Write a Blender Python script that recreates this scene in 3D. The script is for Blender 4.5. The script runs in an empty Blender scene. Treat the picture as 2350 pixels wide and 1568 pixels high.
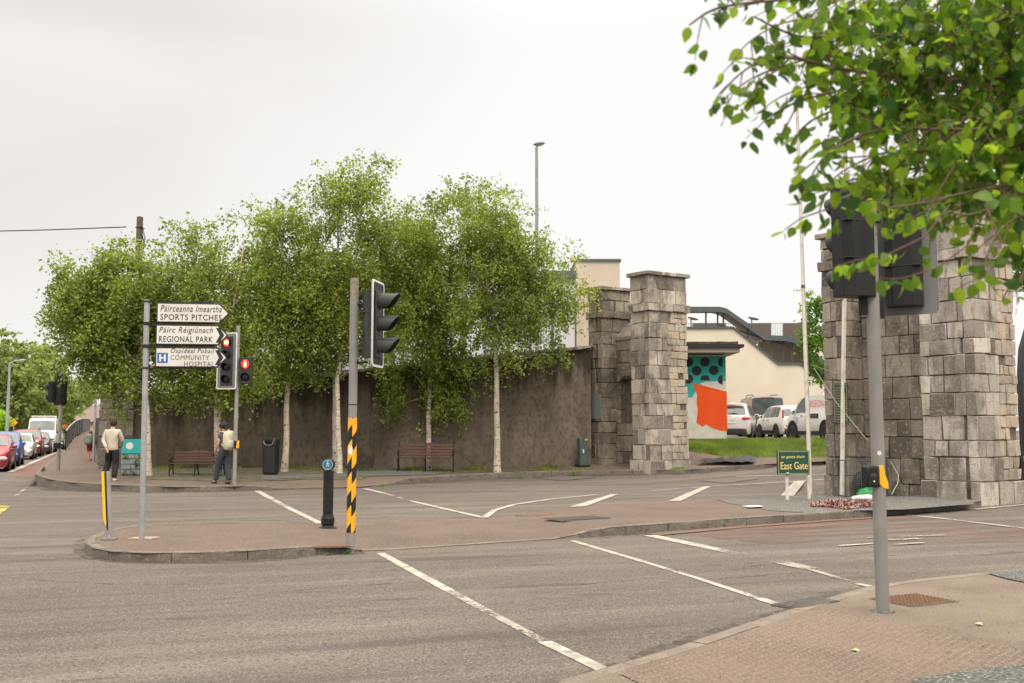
import bpy, bmesh, math, random
import numpy as np
from mathutils import Vector, Matrix, noise as mnoise
from mathutils.geometry import delaunay_2d_cdt
random.seed(7); rng = np.random.default_rng(11)
R = math.radians; PI = math.pi
scene = bpy.context.scene
col = scene.collection
# ------------------------------------------------------------------ camera
FPX, CX, CY, HOR, CAMH = 2285.0, 1175.0, 784.0, 988.0, 1.6      # measured in a 2350 px wide view
TH = math.atan((HOR - CY) / FPX)
cam = bpy.data.cameras.new('camera'); cam_o = bpy.data.objects.new('camera', cam); col.objects.link(cam_o)
cam.sensor_width = 36; cam.lens = 36 * FPX / 2350; cam.clip_start = .05; cam.clip_end = 3000
cam_o.location = (0, 0, CAMH); cam_o.rotation_euler = (PI / 2 + TH, 0, 0)
cam.dof.use_dof = True; cam.dof.focus_distance = 17; cam.dof.aperture_fstop = 4.0
scene.camera = cam_o
# ------------------------------------------------------------------ sky and light (overcast)
SUN_EL, SUN_AZ = R(48), R(200)
w = bpy.data.worlds.new('World'); scene.world = w; w.use_nodes = True
nt = w.node_tree; nt.nodes.clear()
def N(t, ty, **kw):
    n = t.nodes.new(ty)
    for k, v in kw.items(): setattr(n, k, v)
    return n
L = nt.links.new
out = N(nt, 'ShaderNodeOutputWorld'); bg1 = N(nt, 'ShaderNodeBackground'); bg2 = N(nt, 'ShaderNodeBackground'); addw = N(nt, 'ShaderNodeAddShader')
sky = N(nt, 'ShaderNodeTexSky', sky_type='NISHITA'); sky.sun_disc = False; sky.sun_elevation = SUN_EL; sky.sun_rotation = SUN_AZ; sky.dust_density = 4
L(sky.outputs[0], bg1.inputs[0]); bg1.inputs[1].default_value = 0.006
tc = N(nt, 'ShaderNodeTexCoord'); sep = N(nt, 'ShaderNodeSeparateXYZ'); L(tc.outputs['Generated'], sep.inputs[0])
# cloud deck: brighter towards the zenith as under any overcast sky, with soft darker banks
mr = N(nt, 'ShaderNodeMapRange', interpolation_type='SMOOTHSTEP'); L(sep.outputs['Z'], mr.inputs[0])
mr.inputs[1].default_value = .36; mr.inputs[2].default_value = .95; mr.inputs[3].default_value = .98; mr.inputs[4].default_value = 4.0
mp = N(nt, 'ShaderNodeMapping'); L(tc.outputs['Generated'], mp.inputs[0]); mp.inputs['Scale'].default_value = (1.1, 1.1, 3.6); mp.inputs['Location'].default_value = (.45, .1, .35)
nz = N(nt, 'ShaderNodeTexNoise'); nz.inputs['Scale'].default_value = 1.5; nz.inputs['Detail'].default_value = 3; nz.inputs['Roughness'].default_value = .45; L(mp.outputs[0], nz.inputs[0])
bank = N(nt, 'ShaderNodeVectorMath', operation='DOT_PRODUCT'); L(tc.outputs['Generated'], bank.inputs[0]); bank.inputs[1].default_value = Vector((-.47, .72, .50)).normalized()
bk = N(nt, 'ShaderNodeMapRange', interpolation_type='SMOOTHSTEP'); L(bank.outputs['Value'], bk.inputs[0]); bk.inputs[1].default_value = .84; bk.inputs[2].default_value = 1.0; bk.inputs[3].default_value = 0; bk.inputs[4].default_value = .9
rp = N(nt, 'ShaderNodeMapRange', interpolation_type='SMOOTHSTEP'); L(nz.outputs[0], rp.inputs[0]); rp.inputs[1].default_value = .3; rp.inputs[2].default_value = .62; rp.inputs[3].default_value = .3; rp.inputs[4].default_value = 1
bm_ = N(nt, 'ShaderNodeMath', operation='MULTIPLY'); L(bk.outputs[0], bm_.inputs[0]); L(rp.outputs[0], bm_.inputs[1])
cmix = N(nt, 'ShaderNodeMix', data_type='RGBA'); L(bm_.outputs[0], cmix.inputs['Factor'])
cmix.inputs['A'].default_value = (1.0, .985, .962, 1); cmix.inputs['B'].default_value = (.76, .708, .682, 1)
zw = N(nt, 'ShaderNodeMapRange', interpolation_type='SMOOTHSTEP'); L(sep.outputs['Z'], zw.inputs[0]); zw.inputs[1].default_value = .4; zw.inputs[2].default_value = .8
wm = N(nt, 'ShaderNodeMix', data_type='RGBA', blend_type='MULTIPLY'); L(zw.outputs[0], wm.inputs['Factor']); L(cmix.outputs['Result'], wm.inputs['A']); wm.inputs['B'].default_value = (1, .93, .83, 1)
L(wm.outputs['Result'], bg2.inputs[0]); L(mr.outputs[0], bg2.inputs[1])
L(bg1.outputs[0], addw.inputs[0]); L(bg2.outputs[0], addw.inputs[1]); L(addw.outputs[0], out.inputs[0])
sl = bpy.data.lights.new('sun', 'SUN'); sl.energy = 1.5; sl.angle = R(22); sl.color = (1, .89, .74)
so = bpy.data.objects.new('sun', sl); col.objects.link(so)
sd = Vector((math.sin(SUN_AZ) * math.cos(SUN_EL) * -1, math.cos(SUN_AZ) * math.cos(SUN_EL), math.sin(SUN_EL)))   # towards the sun: behind the camera, to its right
so.rotation_euler = sd.to_track_quat('Z', 'Y').to_euler(); so.location = (0, 0, 30)
scene.view_settings.view_transform = 'Standard'; scene.view_settings.look = 'None'; scene.view_settings.gamma = 1; scene.view_settings.exposure = 0
# ------------------------------------------------------------------ measuring helpers (pixel of the photo -> point on the ground)
def ray(px, py):
    a, b = px - CX, CY - py
    return np.array((a, FPX * math.cos(TH) - b * math.sin(TH), FPX * math.sin(TH) + b * math.cos(TH)))
def G(px, py, z=0.):
    d = ray(px, py); t = (z - CAMH) / d[2]
    return Vector((d[0] * t, d[1] * t, z))
def AT(px, py, Y):
    d = ray(px, py); t = Y / d[1]
    return Vector((d[0] * t, Y, CAMH + d[2] * t))
def sst(a, b, x):
    t = min(1, max(0, (x - a) / (b - a))); return t * t * (3 - 2 * t)
def h(x, y):       # the lie of the land: level, then rising through the gateway towards the car park
    t = max(0, .5 * x + .87 * y - 28)
    t = t * t / (t + 1.0)
    return min(1.22, t * .068) * sst(-3, 3, x)
def zp(x, y):      # far pavement surface
    yk = 26 + (x + 9) * .64
    return h(x, y) + .12 + .03 * min(7, max(0, y - yk))
def GF(px, py, fn, off=0.):
    z = 0.
    for _ in range(30):
        p = G(px, py, z + off if z + off < 1.5 else 1.5); z = .5 * z + .5 * fn(p.x, p.y)
    p.z = z + off; return p
def GH(px, py, off=0.): return GF(px, py, h, off)
def GP(px, py, off=0.): return GF(px, py, zp, off)
# ------------------------------------------------------------------ materials
MATS = {}
def pm(name, c1, c2=None, scale=8, rough=.7, bump=0, bscale=40, metal=0, spec=.4, detail=5, contrast=(.35, .65), coords='pos', stretch=None, coat=0):
    m = bpy.data.materials.new(name); m.use_nodes = True; t = m.node_tree; b = t.nodes['Principled BSDF']; l = t.links.new
    b.inputs['Roughness'].default_value = rough; b.inputs['Metallic'].default_value = metal; b.inputs['Specular IOR Level'].default_value = spec
    if coat: b.inputs['Coat Weight'].default_value = coat; b.inputs['Coat Roughness'].default_value = .08
    g = N(t, 'ShaderNodeNewGeometry'); pos = g.outputs['Position']
    if stretch:
        q = N(t, 'ShaderNodeMapping'); l(pos, q.inputs[0]); q.inputs['Scale'].default_value = stretch; pos = q.outputs[0]
    if c2 is None: b.inputs['Base Color'].default_value = (*c1, 1)
    else:
        n = N(t, 'ShaderNodeTexNoise'); n.inputs['Scale'].default_value = scale; n.inputs['Detail'].default_value = detail; l(pos, n.inputs[0])
        r = N(t, 'ShaderNodeMapRange'); l(n.outputs[0], r.inputs[0]); r.inputs[1].default_value = contrast[0]; r.inputs[2].default_value = contrast[1]
        x = N(t, 'ShaderNodeMix', data_type='RGBA'); l(r.outputs[0], x.inputs['Factor']); x.inputs['A'].default_value = (*c1, 1); x.inputs['B'].default_value = (*c2, 1)
        l(x.outputs['Result'], b.inputs['Base Color'])
    if bump:
        n2 = N(t, 'ShaderNodeTexNoise'); n2.inputs['Scale'].default_value = bscale; n2.inputs['Detail'].default_value = 4; l(g.outputs['Position'], n2.inputs[0])
        bp = N(t, 'ShaderNodeBump'); bp.inputs['Strength'].default_value = bump; bp.inputs['Distance'].default_value = .02; l(n2.outputs[0], bp.inputs['Height']); l(bp.outputs[0], b.inputs['Normal'])
    MATS[name] = m; return m
def emit(name, c, s):
    m = pm(name, c); b = m.node_tree.nodes['Principled BSDF']; b.inputs['Emission Color'].default_value = (*c, 1); b.inputs['Emission Strength'].default_value = s; return m
def layered(name, base, layers, rough=.9, bump=(.3, 120), spec=.3):
    """base colour, then layers of (colour, scale, lo, hi, stretch, strength)"""
    m = bpy.data.materials.new(name); m.use_nodes = True; t = m.node_tree; b = t.nodes['Principled BSDF']; l = t.links.new
    b.inputs['Roughness'].default_value = rough; b.inputs['Specular IOR Level'].default_value = spec
    g = N(t, 'ShaderNodeNewGeometry'); cur = None
    for c, sc, lo, hi, st, k in layers:
        q = N(t, 'ShaderNodeMapping'); l(g.outputs['Position'], q.inputs[0]); q.inputs['Scale'].default_value = st
        q.inputs['Location'].default_value = (random.random() * 9, random.random() * 9, random.random() * 9)
        if name.startswith('asphalt') and st[0] < .9: q.vector_type = 'TEXTURE'; q.inputs['Scale'].default_value = tuple(1 / v for v in st); q.inputs['Rotation'].default_value = (0, 0, .33)
        n = N(t, 'ShaderNodeTexNoise'); n.inputs['Scale'].default_value = sc; n.inputs['Detail'].default_value = 3; l(q.outputs[0], n.inputs[0])
        r = N(t, 'ShaderNodeMapRange'); l(n.outputs[0], r.inputs[0]); r.inputs[1].default_value = lo; r.inputs[2].default_value = hi; r.inputs[4].default_value = k
        x = N(t, 'ShaderNodeMix', data_type='RGBA'); l(r.outputs[0], x.inputs['Factor'])
        if cur is None: x.inputs['A'].default_value = (*base, 1)
        else: l(cur, x.inputs['A'])
        x.inputs['B'].default_value = (*c, 1); cur = x.outputs['Result']
    l(cur, b.inputs['Base Color'])
    n2 = N(t, 'ShaderNodeTexNoise'); n2.inputs['Scale'].default_value = bump[1]; n2.inputs['Detail'].default_value = 3; l(g.outputs['Position'], n2.inputs[0])
    bp = N(t, 'ShaderNodeBump'); bp.inputs['Strength'].default_value = bump[0]; bp.inputs['Distance'].default_value = .012; l(n2.outputs[0], bp.inputs['Height']); l(bp.outputs[0], b.inputs['Normal'])
    MATS[name] = m; return m
U1 = (1, 1, 1)
layered('asphalt', (.110, .093, .083), [((.082, .069, .058), .5, .45, .7, (1, 1, 1), .55), ((.175, .15, .125), .9, .46, .70, (.22, 1.8, 1), .75),
        ((.30, .265, .225), 60, .57, .66, U1, .8), ((.04, .034, .03), 42, .54, .66, U1, .8), ((.055, .047, .04), 1.3, .56, .72, (.16, 1.6, 1), .6), ((.05, .042, .036), 3.0, .64, .70, (.3, 1.2, 1), .5)], rough=.85, bump=(.7, 90))
layered('asphalt_far', (.12, .104, .09), [((.085, .074, .065), .6, .4, .7, U1, .6), ((.16, .15, .145), 12, .5, .7, U1, .5)], rough=.85, bump=(.4, 60))
layered('red_asphalt', (.17, .088, .066), [((.10, .08, .068), 1.2, .42, .62, (.5, 2, 1), .8), ((.25, .14, .11), 40, .5, .7, U1, .6)], rough=.9, bump=(.5, 90))
layered('path_red', (.145, .108, .085), [((.092, .071, .060), .9, .42, .7, U1, .7), ((.24, .185, .155), 48, .55, .66, U1, .8), ((.045, .038, .033), 40, .56, .68, U1, .8)], rough=.92, bump=(.7, 90))
layered('path_near', (.185, .150, .118), [((.12, .092, .074), 1.1, .42, .66, U1, .7), ((.31, .25, .20), 70, .55, .66, U1, .8), ((.05, .04, .035), 65, .58, .68, U1, .8)], rough=.92, bump=(.7, 120))
layered('kerb', (.165, .145, .12), [((.12, .10, .085), 3, .4, .62, U1, .8), ((.30, .27, .24), 30, .52, .7, U1, .6), ((.05, .045, .035), 5, .58, .7, (1, 1, 3), .7)], rough=.9, bump=(.5, 60))
layered('kerb_flush', (.20, .168, .135), [((.15, .125, .10), 4, .4, .62, U1, .8), ((.33, .29, .25), 60, .52, .7, U1, .6)], rough=.9, bump=(.4, 60))
layered('gravel', (.125, .125, .118), [((.055, .055, .052), 26, .48, .58, U1, .9), ((.27, .265, .25), 34, .54, .62, U1, .85), ((.16, .11, .08), 5, .6, .7, U1, .5)], rough=.95, bump=(1, 45))
layered('gravel_blue', (.10, .102, .093), [((.05, .055, .052), 30, .48, .58, U1, .9), ((.27, .27, .25), 38, .54, .62, U1, .85)], rough=.95, bump=(1, 50))
layered('soil', (.10, .083, .06), [((.055, .045, .035), 6, .45, .6, U1, .8), ((.10, .13, .04), 2.5, .52, .62, U1, .75), ((.19, .175, .155), 40, .56, .66, U1, .7)], rough=.95, bump=(.8, 40))
layered('grass_base', (.085, .14, .022), [((.12, .17, .03), 1.5, .42, .6, U1, .8), ((.20, .19, .07), 4, .6, .7, U1, .5)], rough=.95, bump=(.8, 30))
layered('render_wall', (.165, .134, .103), [((.225, .188, .146), .9, .4, .66, (1, 1, .45), .85), ((.075, .058, .043), 1.7, .48, .66, (1, 1, .3), .45), ((.07, .055, .042), 9, .5, .66, (1, 1, .6), .6), ((.055, .05, .03), .5, .5, .7, (1, 1, 1.5), .45), ((.15, .12, .095), 22, .57, .72, (1, 1, .5), .5)], rough=.97, bump=(1, 26))
# dark algae that runs down from the coping of the rendered wall
def wall_stain(m):
    t = m.node_tree; l = t.links.new; b = t.nodes['Principled BSDF']; src = b.inputs['Base Color'].links[0].from_socket
    at = N(t, 'ShaderNodeAttribute', attribute_name='below_coping'); g = N(t, 'ShaderNodeNewGeometry')
    q = N(t, 'ShaderNodeMapping'); l(g.outputs['Position'], q.inputs[0]); q.inputs['Scale'].default_value = (2.2, 2.2, .12)
    n = N(t, 'ShaderNodeTexNoise'); n.inputs['Scale'].default_value = 1.6; n.inputs['Detail'].default_value = 4; l(q.outputs[0], n.inputs[0])
    a = N(t, 'ShaderNodeMath', operation='MULTIPLY_ADD'); l(n.outputs[0], a.inputs[0]); a.inputs[1].default_value = 2.6; a.inputs[2].default_value = -.25
    s = N(t, 'ShaderNodeMath', operation='SUBTRACT'); l(a.outputs[0], s.inputs[0]); l(at.outputs['Fac'], s.inputs[1])
    r = N(t, 'ShaderNodeMapRange', interpolation_type='SMOOTHSTEP'); l(s.outputs[0], r.inputs[0]); r.inputs[1].default_value = -.35; r.inputs[2].default_value = .6; r.inputs[4].default_value = .75
    x = N(t, 'ShaderNodeMix', data_type='RGBA'); l(r.outputs[0], x.inputs['Factor']); l(src, x.inputs['A']); x.inputs['B'].default_value = (.017, .014, .011, 1); l(x.outputs['Result'], b.inputs['Base Color'])
wall_stain(MATS['render_wall'])
def stone_mat(name, ramp, stain=.6, lichen=.15):
    m = bpy.data.materials.new(name); m.use_nodes = True; t = m.node_tree; b = t.nodes['Principled BSDF']; l = t.links.new
    b.inputs['Roughness'].default_value = .93; b.inputs['Specular IOR Level'].default_value = .25
    g = N(t, 'ShaderNodeNewGeometry'); cr = N(t, 'ShaderNodeValToRGB'); l(g.outputs['Random Per Island'], cr.inputs[0])
    e = cr.color_ramp.elements
    e[0].position = 0; e[0].color = (*ramp[0], 1); e[1].position = 1; e[1].color = (*ramp[-1], 1)
    for i, c in enumerate(ramp[1:-1]): k = e.new((i + 1) / (len(ramp) - 1)); k.color = (*c, 1)
    cur = cr.outputs[0]
    for sc, lo, hi, st, k, c in [(.9, .50, .60, (1, 1, .7), stain * .9, (.085, .074, .062)), (3.2, .54, .64, (1, 1, .35), stain * .8, (.075, .065, .054)), (8, .53, .66, (1, 1, .5), .35, (.12, .10, .082)), (13, .55, .66, U1, .4, (.56, .52, .45)), (40, .54, .64, U1, .45, (.07, .06, .05)), (1.8, .6, .68, U1, lichen, (.33, .21, .08))]:
        q = N(t, 'ShaderNodeMapping'); l(g.outputs['Position'], q.inputs[0]); q.inputs['Scale'].default_value = st; q.inputs['Location'].default_value = (random.random() * 7, 3, sc)
        n = N(t, 'ShaderNodeTexNoise'); n.inputs['Scale'].default_value = sc; n.inputs['Detail'].default_value = 5; n.inputs['Roughness'].default_value = .65; l(q.outputs[0], n.inputs[0])
        r = N(t, 'ShaderNodeMapRange'); l(n.outputs[0], r.inputs[0]); r.inputs[1].default_value = lo; r.inputs[2].default_value = hi; r.inputs[4].default_value = k
        x = N(t, 'ShaderNodeMix', data_type='RGBA'); l(r.outputs[0], x.inputs['Factor']); l(cur, x.inputs['A']); x.inputs['B'].default_value = (*c, 1); cur = x.outputs['Result']
    l(cur, b.inputs['Base Color'])
    n2 = N(t, 'ShaderNodeTexNoise'); n2.inputs['Scale'].default_value = 18; n2.inputs['Detail'].default_value = 6; n2.inputs['Roughness'].default_value = .7; l(g.outputs['Position'], n2.inputs[0])
    bp = N(t, 'ShaderNodeBump'); bp.inputs['Strength'].default_value = 1; bp.inputs['Distance'].default_value = .03; l(n2.outputs[0], bp.inputs['Height']); l(bp.outputs[0], b.inputs['Normal'])
    MATS[name] = m
stone_mat('stone', [(.25, .218, .18), (.44, .395, .33), (.55, .495, .42), (.17, .15, .126), (.48, .43, .36), (.62, .565, .485)], stain=.65)
stone_mat('stone_dark', [(.20, .172, .138), (.27, .235, .19), (.38, .335, .275), (.12, .104, .086), (.30, .265, .215)], stain=.65)
stone_mat('stone_mid', [(.38, .34, .29), (.54, .495, .43), (.15, .133, .114), (.62, .57, .50), (.27, .24, .205), (.66, .61, .535)], stain=.55)
stone_mat('stone_light', [(.50, .435, .355), (.40, .35, .29), (.56, .47, .365), (.46, .41, .35), (.52, .41, .29)], stain=.3, lichen=.1)
pm('mortar', (.10, .078, .060), (.19, .15, .118), 6, .95, .8, 40)
pm('hole', (.01, .009, .008), None, rough=1)
pm('white_line', (.41, .385, .335), (.21, .19, .165), 6, .8, .2, 60, contrast=(.42, .68))
def worn(name, c, keep, sc=22):   # paint worn through to the road: real gaps by transparency
    m = pm(name, c, tuple(v * .8 for v in c), 5, .8); t = m.node_tree; b = t.nodes['Principled BSDF']; l = t.links.new
    g = N(t, 'ShaderNodeNewGeometry'); n = N(t, 'ShaderNodeTexNoise'); n.inputs['Scale'].default_value = sc; n.inputs['Detail'].default_value = 6; n.inputs['Roughness'].default_value = .7; l(g.outputs['Position'], n.inputs[0])
    n2 = N(t, 'ShaderNodeTexNoise'); n2.inputs['Scale'].default_value = 1.1; l(g.outputs['Position'], n2.inputs[0])
    a = N(t, 'ShaderNodeMath', operation='ADD'); l(n.outputs[0], a.inputs[0]); l(n2.outputs[0], a.inputs[1])
    r = N(t, 'ShaderNodeMapRange'); l(a.outputs[0], r.inputs[0]); r.inputs[1].default_value = keep - .09; r.inputs[2].default_value = keep + .09
    l(r.outputs[0], b.inputs['Alpha'])
worn('worn_line', (.40, .38, .335), .90); worn('very_worn_line', (.33, .30, .26), .99); worn('yellow_line', (.52, .40, .12), .9); pass
def tint(name, c, k):      # surfacing colour all but worn away by the traffic
    m = pm(name, c, tuple(v * .75 for v in c), 14, .9); t = m.node_tree; b = t.nodes['Principled BSDF']; l = t.links.new
    g = N(t, 'ShaderNodeNewGeometry'); q = N(t, 'ShaderNodeMapping'); l(g.outputs['Position'], q.inputs[0]); q.vector_type = 'TEXTURE'; q.inputs['Scale'].default_value = (4.5, .7, 1); q.inputs['Rotation'].default_value = (0, 0, .45)
    n = N(t, 'ShaderNodeTexNoise'); n.inputs['Scale'].default_value = 1.1; n.inputs['Detail'].default_value = 7; n.inputs['Roughness'].default_value = .65; l(q.outputs[0], n.inputs[0])
    r = N(t, 'ShaderNodeMapRange'); l(n.outputs[0], r.inputs[0]); r.inputs[1].default_value = .46; r.inputs[2].default_value = .68; r.inputs[4].default_value = k; l(r.outputs[0], b.inputs['Alpha'])
worn('rubber', (.06, .055, .05), 1.0, 7); worn('grime', (.085, .07, .057), 1.0, 9); worn('patch', (.085, .078, .073), .6, 5)
pm('stud', (.235, .18, .145), (.19, .145, .115), 30, .9)
tint('red_paint', (.22, .108, .08), .5)
pm('galv', (.30, .31, .32), (.38, .385, .39), 6, .55, metal=.35, spec=.5); pm('galv_warm', (.26, .25, .235), (.33, .32, .30), 5, .6, metal=.25, spec=.5)
pm('pole_grey', (.20, .195, .185), (.24, .235, .225), 4, .6, spec=.4); pm('pole_old', (.30, .26, .19), (.19, .17, .13), 14, .85)
pm('black_plastic', (.010, .010, .010), (.018, .018, .018), 5, .5, spec=.28); pm('dark_grey', (.028, .028, .029), (.045, .045, .046), 5, .5, spec=.35)
pm('board_grey', (.15, .15, .152), (.18, .18, .183), 3, .5); pm('white_paint', (.72, .71, .68), (.60, .59, .56), 4, .5); pm('dirty_white', (.62, .59, .53), (.38, .34, .28), 7, .7, contrast=(.5, .75))
pm('sign_white', (.68, .665, .63), (.60, .585, .55), 3, .45, spec=.4); pm('sign_black', (.02, .018, .018), None, rough=.5); pm('sign_blue', (.012, .12, .42), None, rough=.4)
pm('disc_blue', (.012, .16, .30), None, rough=.35); pm('black', (.012, .012, .012), None, rough=.6); pm('yellow', (.86, .42, .01), (.80, .38, .015), 4, .4, spec=.5); pm('yellow_flat', (.80, .50, .02), None, rough=.45)
pm('green_sign', (.008, .062, .042), (.011, .075, .052), 3, .3, spec=.5); pm('gold', (.80, .56, .22), None, rough=.5); pm('gold_dull', (.36, .26, .11), None, rough=.5); pm('silver_text', (.30, .32, .32), None, rough=.5)
pm('lens_dark', (.012, .011, .011), None, rough=.15); pm('lens_red_off', (.08, .008, .008), None, rough=.2); pm('lens_amber_off', (.03, .014, .008), None, rough=.2)
emit('lens_red', (1, .014, .01), 5.5); emit('lens_core', (1, .38, .16), 5); emit('headlamp', (1, .85, .6), 2.4); emit('indicator', (1, .5, .1), 4); emit('tail_red', (.9, .02, .01), 1.2)
pm('wood_bench', (.11, .04, .026), (.065, .026, .018), 18, .6, stretch=(.3, 4, 4)); pm('iron', (.012, .02, .019), None, rough=.5, metal=.3)
pm('bin_black', (.012, .012, .013), None, rough=.35, spec=.6); pm('cabinet', (.09, .12, .11), (.06, .08, .075), 6, .7); pm('plaque_grey', (.22, .25, .26), (.17, .195, .2), 14, .5)
pm('cream', (.68, .61, .50), (.63, .56, .455), .6, .9); pm('cream2', (.55, .475, .38), (.50, .43, .34), .8, .9); pm('panel_grey', (.55, .56, .58), (.50, .51, .53), .8, .6); pm('slate_blue', (.10, .13, .145), (.075, .10, .115), 3, .6)
pm('metal_green', (.085, .11, .115), (.065, .085, .09), 3, .6); pm('timber_dark', (.14, .115, .10), (.085, .07, .062), 9, .85, stretch=(6, 6, .5)); pm('soffit', (.33, .29, .25), None, rough=.8)
pm('mural_teal', (.03, .36, .34), (.027, .32, .30), 2, .75); pm('mural_dot', (.018, .022, .032), None, rough=.7); pm('mural_orange', (.78, .085, .008), (.70, .07, .008), 2.5, .75); pm('mural_white', (.62, .60, .56), (.52, .50, .45), 3, .8)
pm('roof_mossy', (.11, .095, .06), (.045, .04, .03), 9, .95, .6, 40); pm('fascia', (.02, .02, .021), None, rough=.6)
pm('rust', (.20, .10, .05), (.12, .075, .05), 30, .7, .4, 80, metal=.2); pm('iron_cover', (.10, .085, .07), (.15, .12, .09), 30, .7, .5, 90); pm('cast_grey', (.16, .145, .135), (.10, .09, .082), 20, .7, .5, 90)
pm('pavement_slab', (.36, .31, .25), (.28, .24, .2), 5, .9, .3, 60); pm('lichen_yellow', (.55, .58, .33), (.42, .46, .26), 20, .9)
pm('skin', (.52, .27, .18), (.46, .23, .155), 9, .55); pm('hair_brown', (.06, .025, .014), (.035, .015, .01), 60, .7, .6, 150); pm('hair_black', (.008, .007, .007), (.02, .018, .017), 60, .5, .6, 150); pm('hair_fair', (.22, .13, .07), (.15, .085, .045), 60, .7, .6, 150)
pm('jacket_beige', (.54, .485, .41), (.46, .41, .34), 7, .85, .5, 12); pm('trouser_black', (.010, .010, .012), (.018, .018, .02), 8, .85, .5, 14); pm('shoe_white', (.6, .58, .55), None, rough=.6); pm('tee_dark', (.045, .048, .06), (.08, .085, .1), 40, .9); pm('trouser_grey', (.055, .062, .08), (.035, .04, .055), 30, .9, .5, 14)
pm('pack_cream', (.60, .54, .40), (.52, .46, .34), 9, .85, .5, 14); pm('pack_green', (.17, .21, .17), (.13, .165, .135), 9, .85, .4, 20); pm('kid_red', (.36, .02, .035), (.27, .015, .03), 9, .8, .4, 20); pm('pink', (.8, .06, .2), None, rough=.7); pm('cap_black', (.03, .03, .033), None, rough=.9)
pm('tyre', (.014, .014, .014), None, rough=.85); pm('rim', (.28, .28, .29), (.2, .2, .21), 20, .3, metal=.7); pm('glass_car', (.035, .045, .05), (.09, .11, .115), 1.4, .06, spec=.9); pm('glass_light', (.11, .13, .13), (.05, .065, .07), 1.4, .08, spec=.9); pm('chrome', (.5, .5, .5), None, rough=.15, metal=1)
for n_, c_ in dict(car_red=(.33, .018, .03), car_red_dark=(.26, .02, .028), car_blue=(.02, .11, .40), car_silver=(.42, .43, .42), car_white=(.68, .68, .66), car_cream=(.58, .585, .54), car_dark=(.045, .045, .052), car_grey=(.06, .06, .062), car_silver2=(.52, .51, .49)).items():
    pm(n_, c_, None, rough=.28, spec=.5, coat=.7)
pm('lamp_glass', (.55, .55, .53), None, rough=.1, spec=.8); pm('lamp_red', (.50, .015, .02), None, rough=.12, spec=.8); pm('trim_black', (.022, .022, .024), None, rough=.6); pm('red_text', (.70, .05, .06), None, rough=.5); pm('navy', (.02, .03, .06), None, rough=.5)
pm('bag_green', (.01, .30, .06), (.008, .24, .05), 9, .35, .6, 12, spec=.6); pm('bag_white', (.62, .60, .58), (.5, .48, .47), 9, .4, .6, 14); pm('tarp', (.010, .010, .011), (.02, .02, .022), 8, .5, .8, 9, spec=.35)
pm('sedum', (.16, .045, .022), (.13, .08, .02), 5, .95, .9, 60); pm('petal', (.55, .34, .42), (.62, .48, .5), 9, .8); pm('rock', (.085, .068, .048), (.045, .037, .028), 6, .95, .9, 14); pm('wire', (.20, .21, .21), None, rough=.5, metal=.5); pm('rope', (.42, .40, .36), None, rough=.9)
pm('wood_pole', (.15, .115, .075), (.085, .065, .045), 10, .9, .6, 30, stretch=(5, 5, .6)); pm('roof_tile', (.23, .17, .15), (.17, .13, .115), 3, .9, .4, 12); pm('house_yellow', (.50, .40, .22), None, rough=.9); pm('digger_grey', (.035, .038, .042), (.05, .054, .058), 3, .45)
def bark():
    m = pm('birch_bark', (.60, .53, .43), (.40, .34, .27), 3.5, .85, .6, 30); t = m.node_tree; l = t.links.new; b = t.nodes['Principled BSDF']; src = b.inputs['Base Color'].links[0].from_socket
    g = N(t, 'ShaderNodeNewGeometry')
    for sc, st, lo, hi in ((3.2, (2.2, 2.2, 2.8), .63, .66), (5, (1, 1, 8), .60, .66)):
        q = N(t, 'ShaderNodeMapping'); l(g.outputs['Position'], q.inputs[0]); q.inputs['Scale'].default_value = st
        n = N(t, 'ShaderNodeTexNoise'); n.inputs['Scale'].default_value = sc; n.inputs['Detail'].default_value = 4; l(q.outputs[0], n.inputs[0])
        r = N(t, 'ShaderNodeMapRange'); l(n.outputs[0], r.inputs[0]); r.inputs[1].default_value = lo; r.inputs[2].default_value = hi
        x = N(t, 'ShaderNodeMix', data_type='RGBA'); l(r.outputs[0], x.inputs['Factor']); l(src, x.inputs['A']); x.inputs['B'].default_value = (.045, .035, .03, 1); src = x.outputs['Result']
    l(src, b.inputs['Base Color'])
bark(); pm('grass_dry', (.2, .2, .1)); pm('bark_brown', (.11, .075, .055), (.17, .13, .10), 8, .9, .5, 40); pm('twig', (.13, .07, .05), None, rough=.8); pm('birch_limb', (.36, .29, .22), (.20, .15, .11), 8, .85)
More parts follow.
